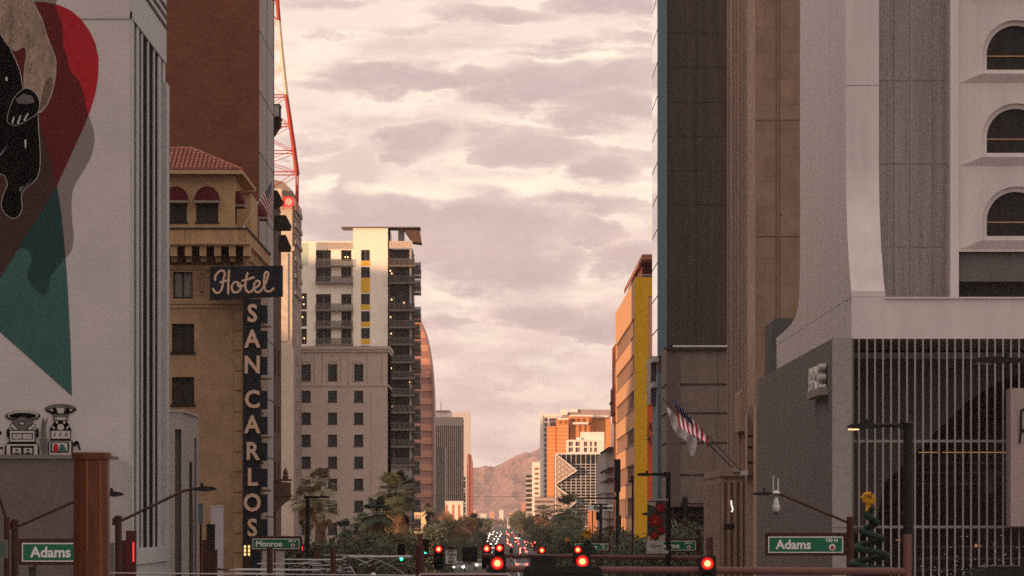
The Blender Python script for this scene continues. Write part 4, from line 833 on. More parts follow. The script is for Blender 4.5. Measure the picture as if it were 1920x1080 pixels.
    D = 2900.0; t = thing('pink_road_sign_tower', 'slim salmon tower block far up the street', 'building', (U(981, D), D, 0)); MB().box(U(977, D), U(985, D), D, D + 8, 0, Z(942, D)).build('wall', mat('salmon_wall', (0.55, 0.25, 0.18), .8, .2, .5), t)
    D = 3000.0; t = thing('peach_slab_block', 'thin peach coloured block beside the red tower', 'building', (U(890, D), D, 0)); MB().box(U(887, D), U(892, D), D, D + 9, 0, Z(957, D)).build('wall', mat('peach_wall', (0.62, 0.38, 0.25), .8, .1, .5), t)
far_left()

# ================================================================== EAST SIDE
def white_block():
    T = M_; t = thing('flared_white_building', 'white concrete building with arched windows, flared fin and a slatted base', 'building', (22, 262, 0)); D = 257.0; X = 13.2; zt = Z(634, D)
    mb = MB(); xs = U(1598, 258); mb.box(X, xs, D, 333, 0, zt, 0); mb.box(xs, 34, 276, 333, 0, zt, 0)
    mb.build('side_wall', T['rgrey'], t)
    mb = MB(); mb.box(X - .02, U(1597, D), D - .05, D - .001, 0, zt + .0, 0); mb.box(X - .04, U(1597.5, D), D - .09, D - .051, Z(986, D), Z(988.5, D), 0); mb.build('front_pier', T['rpier'], t)
    mb = MB(); zb = Z(560, 258); mb.box(14.012, 34, 258.012, 262, zt + .004, zb, 0); mb.box(14.012, 16.5, 262, 328.9, zt + .004, zb + .2, 0); mb.box(14.0 + .02, U(1660, 258), 258.02, 261, zb, Z(545.5, 258) - .01, 0); mb.box(16.5, 34, 262, 329, zt + .004, zb - .1, 0); mb.box(U(1660, 258), 34, 257.9, 258.4, zb, zb + .07, 0)
    mb.build('white_band', T['rwhite'], t)
    # flared fin: profile along the street, 1.4 m thick
    prof = [(258.0, Z(545.5, 258))]; z0 = Z(545.5, 258)
    for k in range(1, 13): q = k / 12; prof.append((258.0 + 4.0 * (1 - (1 - q) ** 2.2), z0 + 5.5 * q))
    prof += [(262, 42), (302.7, 42), (302.7, 19.6), (302.9, 18.4), (303.4, 17.7), (304.6, 17.2), (307, 16.8), (312, 16.55), (320, 16.42), (329, 16.36), (329, 16.0), (258.0, 16.0)]
    mb = MB(); mb.prism(prof, lambda p, d: (14.0 + d, p[0], p[1]), 0, U(1648, 262) - 14.0); mb.build('flared_fin', T['rwhite'], t)
    mb = MB()
    for zz in (Z(160, 262), Z(315, 262)): mb.box(14.01, U(1647.5, 262), 261.99, 262.1, zz - .015, zz + .015)
    mb.build('fin_joint', T['rpier'], t)
    # fluted concrete bay
    Df = 266.0; a, b = U(1648, Df), U(1783, Df); mb = MB(); mb.box(a, b, Df, 300, zb, 42, 0); x = a
    while x < b - .1: w = R_.uniform(.03, .10); mb.box(x, x + w, Df - R_.uniform(.008, .028), Df, zb, 42, 0); x += w + R_.uniform(.03, .12)
    for px in (1675, 1705, 1747): mb.box(U(px, Df), U(px, Df) + .022, Df - .03, Df, zb, 42, 1)
    for py in (-10, 151, 307, 463): mb.box(a, b, Df - .034, Df, Z(py, Df) - .012, Z(py, Df) + .012, 1)
    mb.build('fluted_panel', [T['flute'], mat('flute_joint', (0.38, 0.345, 0.33), .9, .15, 1)], t)
    # arched window bays
    Da = 262.0; x0 = U(1781, Da); mb = MB(); mb.box(x0, U(1797, Da), Da - .25, 300, zb, 42, 0); mb.build('end_pier', T['rwhite'], t)
    pitch = 156; cxs = [U(1906, Da), U(1906, Da) + 5.0]; hw = 55 * Da / F; mbw = MB(); mbr = MB()
    for i, cx in enumerate(cxs):
        xa, xb = (U(1797, Da), cx + 2.5) if i == 0 else (cx - 2.5, cx + 2.5)
        for k in range(-4, 3):
            zs = Z(130 + pitch * k, Da); ztop = Z(130 + pitch * (k - 1) + 30, Da); zbot = Z(130 + pitch * k + 30, Da)
            arch = lambda h, dz: [(cx - h, zs - dz)] + [(cx - h * cos(pi * q / 20), zs + .62 + (h) * sin(pi * q / 20)) for q in range(21)] + [(cx + h, zs - dz)]
            hole = arch(hw + .2, .18); outer = [(xa, zbot), (xb, zbot), (xb, ztop), (xa, ztop)]
            i0 = len(mbw.v); allp = outer + hole; mbw.v += [(p[0], Da, p[1]) for p in allp]
            for tr in tessellate_polygon([[Vector((p[0], p[1], 0)) for p in outer], [Vector((p[0], p[1], 0)) for p in hole]]): mbw.f.append(tuple(i0 + q for q in tr)); mbw.m.append(0)
            inner = arch(hw, .0)
            for q in range(len(hole)):
                p, r = hole[q], hole[(q + 1) % len(hole)]; p2, r2 = inner[q], inner[(q + 1) % len(hole)]
                mbw.face([(p[0], Da, p[1]), (r[0], Da, r[1]), (r[0], Da + .25, r[1]), (p[0], Da + .25, p[1])]); mbw.face([(p[0], Da + .25, p[1]), (r[0], Da + .25, r[1]), (r2[0], Da + .25, r2[1]), (p2[0], Da + .25, p2[1])])
                mbw.face([(p2[0], Da + .25, p2[1]), (r2[0], Da + .25, r2[1]), (r2[0], Da + .95, r2[1]), (p2[0], Da + .95, p2[1])])
            zz = zs - .20
            # sill hood: sloped soffit growing out from the wall below the opening
            mbr = MB(); l0, l1 = cx - hw - .25, max(xa + .06, cx - hw - 1.35); e = .34
            mbr.face([(l0, Da - e, zz), (cx + hw + .25, Da - e, zz), (cx + hw + 1.1, Da - .002, zz - .36), (l1, Da - .002, zz - .36)])
            mbr.face([(l0, Da - e, zz), (l0, Da - .002, zz + 1.4), (cx + hw + .25, Da - .002, zz + 1.4), (cx + hw + .25, Da - e, zz)]) if False else None
            mbr.face([(l0, Da - e, zz), (l0, Da, zz), (cx + hw + .25, Da, zz), (cx + hw + .25, Da - e, zz)])
            mbr.face([(l0, Da - e, zz), (l1, Da - .002, zz - .36), (l0, Da, zz)])
            mbr.build('sill_hood', T['rwhite'], t)
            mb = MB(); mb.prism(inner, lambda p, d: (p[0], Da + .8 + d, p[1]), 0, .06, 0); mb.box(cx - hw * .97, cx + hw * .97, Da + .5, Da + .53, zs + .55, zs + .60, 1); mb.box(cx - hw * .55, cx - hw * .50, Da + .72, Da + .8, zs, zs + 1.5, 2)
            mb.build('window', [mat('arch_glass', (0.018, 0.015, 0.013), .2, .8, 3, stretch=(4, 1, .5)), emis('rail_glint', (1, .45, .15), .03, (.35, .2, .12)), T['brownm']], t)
    mbw.build('arched_wall', T['rwhite'], t)
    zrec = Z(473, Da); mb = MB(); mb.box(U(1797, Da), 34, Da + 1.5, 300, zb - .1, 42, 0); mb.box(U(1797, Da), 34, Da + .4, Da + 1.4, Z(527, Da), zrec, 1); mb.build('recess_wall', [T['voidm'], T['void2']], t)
    # slatted ground floor screen
    mb = MB(); x = U(1610, 258.2)
    while x < 34: mb.box(x - .032, x + .032, 257.9, 258.06, .15, zt - .01); x += .3225
    for py in (827, 988): mb.box(xs, 34, 258.07, 258.13, Z(py + 2.4, 258), Z(py - 2.4, 258))
    mb.build('slat_screen', T['slat'], t)
    mb = MB(); mb.box(xs, 34, 275.7, 276, 0, zt, 0); mb.box(xs, 34, 258.6, 258.9, Z(672, 258), Z(660, 258), 1); mb.box(xs, 34, 259, 276, 0.0, .2, 0)
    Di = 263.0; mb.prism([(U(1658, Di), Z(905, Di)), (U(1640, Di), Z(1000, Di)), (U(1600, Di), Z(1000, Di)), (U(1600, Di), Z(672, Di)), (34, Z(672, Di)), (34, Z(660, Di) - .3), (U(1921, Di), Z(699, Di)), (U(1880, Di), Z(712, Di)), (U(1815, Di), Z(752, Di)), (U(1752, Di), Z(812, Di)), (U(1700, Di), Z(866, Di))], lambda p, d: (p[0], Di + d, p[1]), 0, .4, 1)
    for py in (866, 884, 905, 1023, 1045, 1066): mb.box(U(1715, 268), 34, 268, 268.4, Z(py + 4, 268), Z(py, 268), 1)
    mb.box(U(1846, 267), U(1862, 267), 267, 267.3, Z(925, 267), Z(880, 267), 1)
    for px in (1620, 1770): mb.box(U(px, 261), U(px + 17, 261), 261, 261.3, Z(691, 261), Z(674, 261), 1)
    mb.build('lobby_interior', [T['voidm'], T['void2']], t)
    mb = MB(); x = U(1722, 266)
    for a, b in ((1722, 1758), (1767, 1812), (1814, 1892)): mb.box(U(a, 266), U(b, 266), 266, 266.05, Z(849, 266), Z(847.4, 266))
    for px, py in ((1840, 699), (1680, 1012), (1830, 1022)): mb.box(U(px, 266), U(px + 9, 266), 266, 266.05, Z(py + 1.5, 266), Z(py, 266))
    mb.box(U(1828, 265), U(1832, 265), 265, 265.05, Z(1026, 265), Z(1020, 265)); mb.build('light_strip', emis('warm_strip', (1, .42, .12), .3), t)
    Dp = 255.5; mb = MB(); mb.box(U(1895, Dp), 34, Dp, 257.85, Z(987, Dp), Z(728, Dp), 0); mb.build('hanging_panel', mat('pinkish_panel', (0.36, 0.285, 0.27), .8, .12, 1, grain=8), t)
    mb = MB(); p = lambda x, y: (U(x, 255.4), 255.42, Z(y, 255.4)); mb.path([p(1930, 765), p(1915, 769), p(1914, 810), p(1912, 831)], .045); mb.path([p(1930, 806), p(1912, 808)], .06); mb.build('bracket', T['black'], t)
    mb = MB(); mb.prism([(U(1446, 336), Z(640, 336)), (U(1446, 336), Z(604, 336)), (U(1452, 336), Z(597, 336)), (U(1500, 336), Z(597, 336)), (U(1500, 336), Z(700, 336)), (U(1446, 336), Z(700, 336))], lambda p, d: (p[0], 336 + d, p[1]), 0, 8); mb.build('roof_plant_room', mat('slate_box', (0.10, 0.105, 0.105), .7, .15, 1), t)
    s = thing('wall_letters', 'pale letters BRE on a small ledge on the grey side wall', 'sign', (13.1, 266, Z(745, 266)))
    for ch, y in (('B', 269.4), ('R', 265.9), ('E', 262.2)): text(s, ch, 1.42, mat('stone_letter', (0.72, 0.67, 0.62), .8, .15, 4), FW(13.0, y, Z(712, 266) - .05), ext=.14, bold=.06, name='letter', sx=3.1)
    mb = MB(); mb.box(12.83, 13.19, 260.2, 271.4, Z(745, 266), Z(731, 266)); mb.build('ledge', mat('ledge_stone', (0.34, 0.28, 0.26), .8, .1, 3), s)
white_block()

def deco_tower():
    T = M_; D = 361.0; X = U(1410, D); t = thing('brown_fluted_tower', 'brown stone tower with fluted street face and jointed south wall', 'building', (22, 378, 0))
    MB().box(X + .2, 40, D, 395, 0, 46).build('wall', T['deco'], t)
    mb = MB(); mb.box(X, X + .2, D + .1, 395, 0, 46, 1); y = D
    rr = [(361, 1.3, .26), (363.6, 1.0, .10), (366.0, 1.2, .18), (369.0, .7, .08), (371.4, .9, .12), (374.3, .7, .08), (377, 1.3, .16), (380.4, .8, .08), (383.5, 1.0, .12), (387, 1.6, .20), (391, 1.4, .12), (393.6, 1.4, .22)]
    for y, w, o in rr: mb.box(X - o, X + .21, y, y + w, 9.0 if o < .15 else 4, 46, 0)
    mb.build('fluted_ribs', [T['deco_r'], T['deco_d']], t)
    mb = MB(); mb.box(U(1455, D), U(1456.2, D), D - .04, D, 0, 46, 0); mb.box(U(1461, D), U(1462, D), D - .04, D, 0, 46, 0)
    for py in (225, 443): mb.box(X + .2, 40, D - .03, D, Z(py, D) - .03, Z(py, D) + .03, 0)
    mb.box(U(1464, D), U(1466, D), D - .1, D, Z(404, D), Z(401, D), 0); mb.build('wall_joint', T['deco_d'], t)
    # ornate base
    mb = MB(); mb.prism([(U(1377, 378), Z(812, 378)), (U(1377, 378), Z(742, 378)), (U(1383, 378), Z(736, 378)), (U(1392, 378), Z(732, 378)), (U(1396, 378), Z(740, 378)), (U(1396, 378), Z(812, 378))], lambda p, d: (p[0], 370 + d, p[1]), 0, 8, 0)
    mb.build('carved_block', mat('pale_carved', (0.42, 0.30, 0.22), .9, .3, 2, grain=7), t)
    mb = MB()
    for k, (a, b) in enumerate(((798, 816), (820, 836), (842, 866), (870, 890))): mb.box(U(1401, 360.8), U(1413, 360.8), 360.6, D, Z(b, 361), Z(a, 361), 0)
    mb.box(U(1398, 360.7), U(1401, 360.7), 360.5, D, Z(890, 361), Z(775, 361), 1); mb.box(U(1412, 360.7), U(1418, 360.7), 360.4, D, 0, Z(760, 361), 1); mb.build('ornate_panel', [T['deco_d'], T['deco_r']], t)
    mb = MB(); D2 = 368.0; xb = U(1352, D2); mb.box(xb, X + .1, D2, 398, 0, Z(880, D2), 1); mb.box(xb + .01, U(1397, D2), D2 - .02, D2, 0, Z(905, D2), 0); x = xb
    mb.box(xb - .05, U(1398, D2 - .3), D2 - .25, 398, Z(893, D2), Z(882, D2), 1); 
    k = 0
    mb.box(xb - .015, xb, D2, 398, 0, Z(905, D2), 0)
    while x < U(1400, D2): w = .17; mb.box(x, x + w, D2 - .14, D2, 0, Z(905 if x < U(1366, D2) else 900, D2), 1); x += .36; k += 1
    for k in range(12): y = D2 + .2 + k * 2.4; mb.box(xb - .12, xb, y, y + 1.2, 0, Z(905, D2), 1)
    mb.build('entrance_base', [T['deco_d'], T['deco_r']], t)
    mb = MB(); p = lambda x, y: (U(x, 367.2), 367.2, Z(y, 367.2)); mb.path([p(1371, 938), p(1371.5, 946), p(1374, 955), p(1372, 960)], .05); mb.build('lit_slot', emis('cool_slot', (1, .93, .85), .75), t)
    mb = MB()
    for px in (1360, 1366, 1374): mb.lathe((U(px, 366), 366, Z(990, 366)), [(.03, 0), (.11, .05), (.09, .2), (.03, .24)], 8)
    mb.box(U(1356, 366), U(1376, 366), 366, 366.1, Z(993, 366), Z(990, 366)); mb.build('spotlight', T['black'], t)
    for (a, b, base, first) in (((1253, 738), (1392, 886), 362, True), ((1243, 748), (1376, 882), 369, False)):
        pass
deco_tower()
def street_flags():
    T = M_; D = 360.0
    t = thing('striped_wall_flag', 'drooping striped starred flag on the upper of two slanted wall poles', 'flag', (U(1392, D), D, Z(886, D)))
    tip, base = Vector((U(1253, D), D - .3, Z(738, D))), Vector((U(1392, D), D - .3, Z(886, D)))
    mb = MB(); mb.tube(tip, base, .032, .045, 7); mb.lathe(tip - Vector((0, 0, .05)), [(.02, 0), (.07, .05), (.02, .11)], 8); mb.build('pole', mat('pole_metal', (0.10, 0.085, 0.08), .4, .2), t)
    mb = MB(); mb.box(base.x - .1, base.x + .3, base.y - .1, base.y + 1.2, base.z - .15, base.z + .1); mb.build('bracket', T['silver'], t)
    P, Q = tip.lerp(base, .04), tip.lerp(base, .54); flag_us(t, P, Q, (.55, -.1, -1.85), wave=.30, twist=1.0, fly2=(.02, -.1, -.62))
    t = thing('white_wall_flag', 'limp white flag on the lower of two slanted wall poles', 'flag', (U(1376, 368), 368, Z(882, 368))); D = 368.0
    tip, base = Vector((U(1243, D), D - .3, Z(748, D))), Vector((U(1376, D), D - .3, Z(880, D)))
    mb = MB(); mb.tube(tip, base, .032, .045, 7); mb.lathe(tip - Vector((0, 0, .05)), [(.02, 0), (.07, .05), (.02, .11)], 8); mb.build('pole', MATS['pole_metal'], t); mb = MB(); mb.box(base.x - .1, base.x + .3, base.y - .1, base.y + 1.2, base.z - .15, base.z + .1); mb.build('bracket', T['silver'], t)
    mb = MB(); top = [(1249, 760), (1258, 770), (1268, 780), (1280, 793), (1292, 805), (1306, 822)]; bot = [(1251, 772), (1258, 792), (1268, 812), (1280, 822), (1298, 826), (1309, 846)]
    bot2 = [(1251, 772), (1260, 800), (1270, 818), (1284, 824), (1296, 856), (1306, 850)]; n = 24; m = 8; g = []
    for i in range(n + 1):
        q = i / n * 5; k = min(int(q), 4); f = q - k; a = [top[k][j] + (top[k + 1][j] - top[k][j]) * f for j in (0, 1)]; b = [bot2[k][j] + (bot2[k + 1][j] - bot2[k][j]) * f for j in (0, 1)]
        g.append([(U(a[0] + (b[0] - a[0]) * j / m, D), D - .35 + .14 * sin(i * .9 + j * .5), Z(a[1] + (b[1] - a[1]) * j / m, D)) for j in range(m + 1)])
    for i in range(n):
        for j in range(m): mb.face([g[i][j], g[i + 1][j], g[i + 1][j + 1], g[i][j + 1]])
    mb.build('flag_cloth', mat('white_cloth', (0.60, 0.57, 0.57), .8, .12, 3), t)
street_flags()

def teal_tower():
    T = M_; D = 490.0; t = thing('dark_slab_tower', 'dark brown panelled tower with teal edge and mirror glass street face', 'building', (22, 500, 0)); zb = Z(648, D)
    MB().box(U(1250.5, D), 30, D, 507, zb, 62).build('panel_wall', T['dtower'], t); mb = MB()
    for py in (62, 126, 192, 256, 320, 384): mb.box(U(1250.5, D), 30, D - .02, D, Z(py, D) - .02, Z(py, D) + .02)
    for px in (1305, 1365): mb.box(U(px, D), U(px, D) + .03, D - .018, D, zb, 62)
    mb.build('wall_joint', mat('dark_joint', (0.040, 0.030, 0.026), .9), t)
    mb = MB(); mb.box(U(1233, D), U(1250.3, D), D - .25, 507, Z(668, D), 62, 0); mb.box(U(1233, D), U(1250, D), D - .25, 507, 0, Z(700, D), 0); mb.build('teal_edge', T['teal'], t)
    mb = MB(); X = U(1233, D); wall(mb, 'W', X - .02, D - .2, 507, Z(668, D), 62, [], .1, 0)
    k = 0
    while Z(668, D) + 2 + k * 2.55 < 61: z = Z(668, D) + 2 + k * 2.55; mb.box(X - .026, X - .021, D - .2, 507, z, z + .12, 1); k += 1
    mb.build('mirror_wall', [T['mirror'], T['brownm']], t)
    mb = MB()
    for ya, yb in ((668, 690), (716, 738)): mb.box(U(1214.5, 506), X + .1, D, 512, Z(yb - 12, D), Z(ya, D) , 0)
    mb.build('white_beam', T['pale'], t)
    MB().box(U(1218, 500), X, 496, 510, Z(758, 500), Z(664, D)).box(X + .01, U(1250, D), D + .4, 500, Z(702, D), Z(664, D)).build('lower_glass', mat('plum_glass', (0.10, 0.085, 0.09), .2, .3, .5), t)
    t = thing('brown_concrete_podium', 'brown concrete podium with deep horizontal joints and a lit ledge', 'building', (18, 480, 0)); D = 470.0; x0 = U(1250, D)
    mb = MB(); x1 = U(1420, D)
    js = [651, 724, 778, 834, 894, 948]
    for a, b in zip(js, js[1:]): mb.box(x0, x1, D, D + 16, Z(b - 5, D), Z(a, D), 0)
    mb.box(x0 + .1, x1, D + .13, D + 16, Z(950, D), Z(655, D), 1); mb.box(x0, x0 + 1.0, D - .06, D - .002, Z(950, D), Z(652, D), 1)
    for k, px in enumerate((1345, 1346, 1343, 1338, 1337)): mb.box(U(px, D), U(px, D) + .05, D - .03, D - .001, Z(js[k + 1] - 5, D), Z(js[k] + 3, D), 1)
    mb.build('wall', [T['lowb'], mat('joint_shadow', (0.14, 0.105, 0.088), .9, .2, 2)], t)
    mb = MB(); mb.box(U(1262, D), x1, D - .1, D + .5, Z(650.5, D) , Z(647.5, D), 0); mb.box(x0 - .2, x1, D - .35, D + .3, Z(656, D), Z(652, D), 1); mb.build('ledge', [mat('pale_gravel', (0.70, 0.66, 0.62), .8, .3, 3), T['dcorn']], t)
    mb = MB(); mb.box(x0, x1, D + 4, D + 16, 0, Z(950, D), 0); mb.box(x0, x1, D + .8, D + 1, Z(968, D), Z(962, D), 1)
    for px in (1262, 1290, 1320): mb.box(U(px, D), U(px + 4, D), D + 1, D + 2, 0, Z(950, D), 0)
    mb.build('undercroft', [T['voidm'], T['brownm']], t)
    t = thing('orange_red_banner_wall', 'narrow orange red panel wall between yellow and teal buildings', 'wall', (U(1221, 540), 540, 0)); mb = MB(); mb.box(U(1214, 540), U(1228.5, 540), 540, 541, 0, Z(758, 540), 0); mb.box(U(1228.5, 540), U(1232, 540), 540, 541, 0, Z(740, 540), 1); mb.build('panel', [mat('orange_red_panel', (0.72, 0.13, 0.03), .7, .2, 1.5, stretch=(4, 1, .2)), T['pale']], t)
    mb = MB()
    for k in range(46): a = R_.uniform(0, 2 * pi); c = Vector((U(1220, 539) + R_.gauss(0, .16), 539 + R_.uniform(-.3, .3), Z(R_.uniform(792, 836), 539))); mb.tube(c, c + Vector((cos(a) * .35, R_.uniform(-.2, .2), sin(a) * .35)), .05, .02, 4)
    mb.build('hanging_plants', mat('withered_green', (0.06, 0.075, 0.06), .9, .5, 4), t)
teal_tower()

def yellow_building():
    T = M_; D = 588.0; X = U(1190, D); t = thing('yellow_peach_building', 'yellow and peach building with ribbon windows under a tilted roof canopy', 'building', (18, 620, 0)); z = lambda y: Z(y, D)
    zt = z(522); bands = [(593, 628), (662, 696), (730, 764), (800, 831), (869, 904), (932, 968)]
    H = [(D + 2.5, 686, z(b), z(a)) for a, b in bands]; mb = MB(); wall(mb, 'W', X, D, 688, 0, zt, H, .35, 0, 0); mb.box(X + .36, 40, D + .1, 688, 0, zt, 0); mb.build('peach_wall', T['peach'], t)
    mb = MB(); xs = U(1215.5, D); wall(mb, 'S', D - .02, X, 40, 0, zt + .1, [(xs, 40, z(672), z(555))], 1.0, 0, 0); mb.build('yellow_wall', T['ypaint'], t)
    MB().box(xs, 40, D + .8, D + 1, z(672), z(555)).build('dark_slot', T['voidm'], t)
    rw = mat('ribbon_glass', (0.16, 0.115, 0.105), .25, .25, .6); mf = mat('ribbon_mullion', (0.30, 0.19, 0.15), .6, .1)
    for (a, b, e, f) in H:
        mb = MB(); mb.box(X + .25, X + .3, a, b, e, f, 0); mb.box(X + .12, X + .25, a, b, f - .1, f, 1); mb.box(X - .06, X + .25, a, b, e - .1, e + .05, 1); y = a
        while y < b: mb.box(X + .14, X + .25, y, y + .25, e, f, 1); y += 3.6 if y < 640 else 5
        mb.build('window', [rw, mf], t)
    zc = z(478); x0 = 12.75; mb = MB(); mb.prism([(x0, 588), (40, 588), (40, 676), (x0 + .35, 676)], lambda p, d: (p[0], p[1], zc + d), -.30, 0.0, 0); mb.box(x0 - .05, 40, 587.8, 588, zc - .42, zc + .05, 0); mb.box(x0 - .06, x0 + .02, 588, 676, zc - .42, zc + .05, 0); mb.build('roof_canopy', mat('canopy_brown', (0.34, 0.13, 0.075), .6, .12, .5), t)
    mb = MB(); mb.box(U(1205, 600), 40, 600, 676, zt, zc - .35); mb.build('roof_house', mat('roof_house_red', (0.16, 0.045, 0.03), .8, .15, .5), t)
    mb = MB()
    for px in range(1197, 1226, 4): mb.tube((U(px, D), D + .5, zt), (U(px, D), D + .5, zt + .35), .03, n=4)
    mb.box(U(1196, D), 20, D + .47, D + .53, zt + .33, zt + .39); mb.build('roof_railing', T['silver'], t)
    D2 = 692.0; t = thing('red_orange_annex', 'red orange annex at the far end of the peach wall', 'building', (16, 700, 0)); X2 = U(1158.5, D2); mb = MB(); mb.box(12.2, 40, D2, 722, Z(790, 705), Z(640, D2), 0); mb.box(12.4, 40, D2 + .1, 722, 0, Z(790, 705), 0); mb.box(12.12, 12.2, 697, 702, Z(745, 700), Z(690, 700), 1); mb.build('wall', [T['redor'], T['peach']], t)
    mb = MB(); mb.box(12.05, 12.6, D2, 724, Z(776, 705), Z(725, 705), 0); mb.box(11.9, 12.6, 712, 724, Z(758, 718), Z(754, 718)); mb.build('balcony', mat('dark_red_box', (0.20, 0.03, 0.02), .8, .2), t)
    D3 = 735.0; t = thing('grey_concrete_car_park', 'grey concrete block with dark jutting slabs beyond the peach building', 'building', (16, 760, 0)); x0 = U(1133, D3); mb = MB(); mb.box(x0 + .1, 40, D3, 800, 0, Z(846, D3), 0)
    for y in (902, 950): mb.box(x0 - .05, U(1150, D3), D3 - .6, 800, Z(y + 22, D3), Z(y, D3), 0)
    mb.build('wall', T['pale'], t); mb = MB()
    for y in (838, 876, 896, 948, 986): mb.prism([(x0 - .15, Z(y + 7, D3)), (x0 + .5, Z(y, D3)), (U(1152, D3), Z(y, D3)), (U(1152, D3), Z(y + 6, D3)), (x0 + .1, Z(y + 9, D3))], lambda p, d: (p[0], D3 - .9 + d, p[1]), 0, 30)
    mb.box(x0 + .4, U(1148, D3), D3 - .9, D3 - .5, Z(1000, D3), Z(990, D3)); mb.build('jutting_slab', T['dcorn'], t)
yellow_building()

def far_right():
    T = M_; D = 2000.0
    def B(mb, a, b, y0, y1, d, th, m=0): mb.box(U(a, d), U(b, d), d, d + th, Z(y1, d) if y1 < 1100 else 0, Z(y0, d), m); return mb
    t = thing('orange_stone_tower', 'orange stone tower group with dark grooves and a grey sloped roof', 'building', (U(1090, D), D + 20, 0))
    mb = MB(); B(mb, 1026, 1042, 799, 1200, D, 30); B(mb, 1043.8, 1066, 786, 1200, D - 3, 30); B(mb, 1066, 1110, 781, 1200, D - 1, 40); B(mb, 1109, 1145, 783, 1200, D + 3, 40); mb.build('wall', T['orange'], t)
    mb = MB()
    for k in range(30): mb.box(U(1026, D), U(1066, D), D - 3.06 if 0 else D - .06, D, Z(806 + 7 * k, D) - .1, Z(806 + 7 * k, D) + .12); mb.box(U(1043.8, D), U(1066, D - 3), D - 3.07, D - 3.0, Z(800 + 7 * k, D) - .1, Z(800 + 7 * k, D) + .12)
    mb.build('string_course', mat('pale_orange_line', (0.72, 0.42, 0.22), .7, .1, .1), t)
    mb = MB(); B(mb, 1042, 1043.8, 800, 1200, D - .5, 1); 
    for px in (1067, 1076, 1086, 1096): B(mb, px, px + 1.9, 797, 860, D - 1.3, .3)
    B(mb, 1105, 1109, 784, 830, D - 1.3, .3)
    for px in (1049, 1059): B(mb, px, px + 3, 790, 794, D - 3.3, .3)
    for px in (1073, 1082, 1092): B(mb, px, px + 4, 785, 792, D - 1.35, .3)
    mb.build('groove', T['orange_d'], t)
    mb = MB(); B(mb, 1045, 1066, 784, 787, D - 3.5, 1.2); B(mb, 1068, 1112, 778, 781, D - 2, 2); B(mb, 1112, 1140, 779, 782, D + 1.5, 2); B(mb, 1074, 1103, 791.5, 795.5, D - 2.4, .8); mb.build('pale_cap', T['hot'], t)
    mb = MB(); mb.prism([(U(1048, D), Z(786, D)), (U(1060, D), Z(773, D)), (U(1076, D), Z(772, D)), (U(1084, D), Z(766.5, D)), (U(1146, D), Z(767.5, D)), (U(1146, D), Z(790, D))], lambda p, d: (p[0], D + 8 + d, p[1]), 0, 20); mb.build('sloped_roof', T['roofgrey'], t)
    mb = MB(); B(mb, 1051, 1064, 767, 778, D + 7, 2); B(mb, 1068, 1083, 767, 773, D + 7, 2); mb.build('roof_plant', T['hot'], t)
    t = thing('white_edged_tower', 'tower with a bright white edge and a column of dark windows', 'building', (U(1020, 2130), 2140, 0)); D = 2130.0
    mb = MB(); B(mb, 1013, 1017.5, 771, 1200, D, 20); B(mb, 1013, 1048, 776, 780.5, D + .2, 20); B(mb, 1017.5, 1046, 780, 1200, D + .4, 20); mb.build('wall', T['hot'], t)
    for k in range(17): B(MB(), 1020.5, 1026, 783 + 9.6 * k, 790 + 9.6 * k, D + .2, .3).build('window', mat('grey_pink_glass', (0.14, 0.10, 0.10), .3, .3, .4), t)
    B(MB(), 1029.5, 1044, 784, 790, D + .2, .3).build('window', MATS['grey_pink_glass'], t); B(MB(), 1031, 1043, 791, 799, D + .2, .3).build('window', MATS['grey_pink_glass'], t)
    t = thing('white_frame_block', 'white framed block with a square rooftop box above the gridded glass', 'building', (U(1098, 1750), 1760, 0)); D = 1750.0
    mb = MB(); H = [(U(a, D), U(b, D), Z(f, D), Z(e, D)) for e, f in ((828, 837), (839, 848)) for a, b in ((1066, 1075), (1079, 1088), (1094.5, 1102), (1106, 1111), (1114, 1120))]; wall(mb, 'S', D, U(1063, D), U(1133, D), 0, Z(824.5, D), H, .8, 0, 0); mb.box(U(1063, D), U(1133, D), D + .9, D + 20, 0, Z(824.5, D)); B(mb, 1089, 1133, 810, 825, D + 3, 15); B(mb, 1081, 1089, 820, 825, D + 2, 4); mb.build('frame_wall', T['hot'], t)
    for h in H: window(t, 'S', D, *h, .7, MATS['grey_pink_glass'], T['hot'], .12, 1)
    t = thing('gridded_glass_building', 'black glass building with a white square grid and folded glass pyramids', 'building', (U(1090, 1450), 1460, 0)); D = 1450.0
    B(MB(), 1041.5, 1131.5, 851, 1200, D, 40).build('glass_wall', mat('black_grid_glass', (0.020, 0.022, 0.024), .12, .4, .2), t)
    mb = MB(); px = 1043.0
    while px < 1133: mb.box(U(px, D), U(px, D) + .10, D - .2, D - .002, 0, Z(850.5, D)); px += 9.15
    py = 870.0
    for y in (850.5, 870, 875, 880, 886, 891.5): pass
    y = 870.5
    while y < 1060: mb.box(U(1041.5, D), U(1131.5, D), D - .22, D - .002, Z(y, D) - .045, Z(y, D) + .045); y += 5.55
    mb.box(U(1041.5, D), U(1131.5, D), D - .28, D + .1, Z(852, D), Z(850, D)); mb.box(U(1041, D), U(1043, D), D - .3, D + .1, 0, Z(850, D)); mb.build('white_grid', mat('grid_white', (0.74, 0.66, 0.60), .6, .05), t)
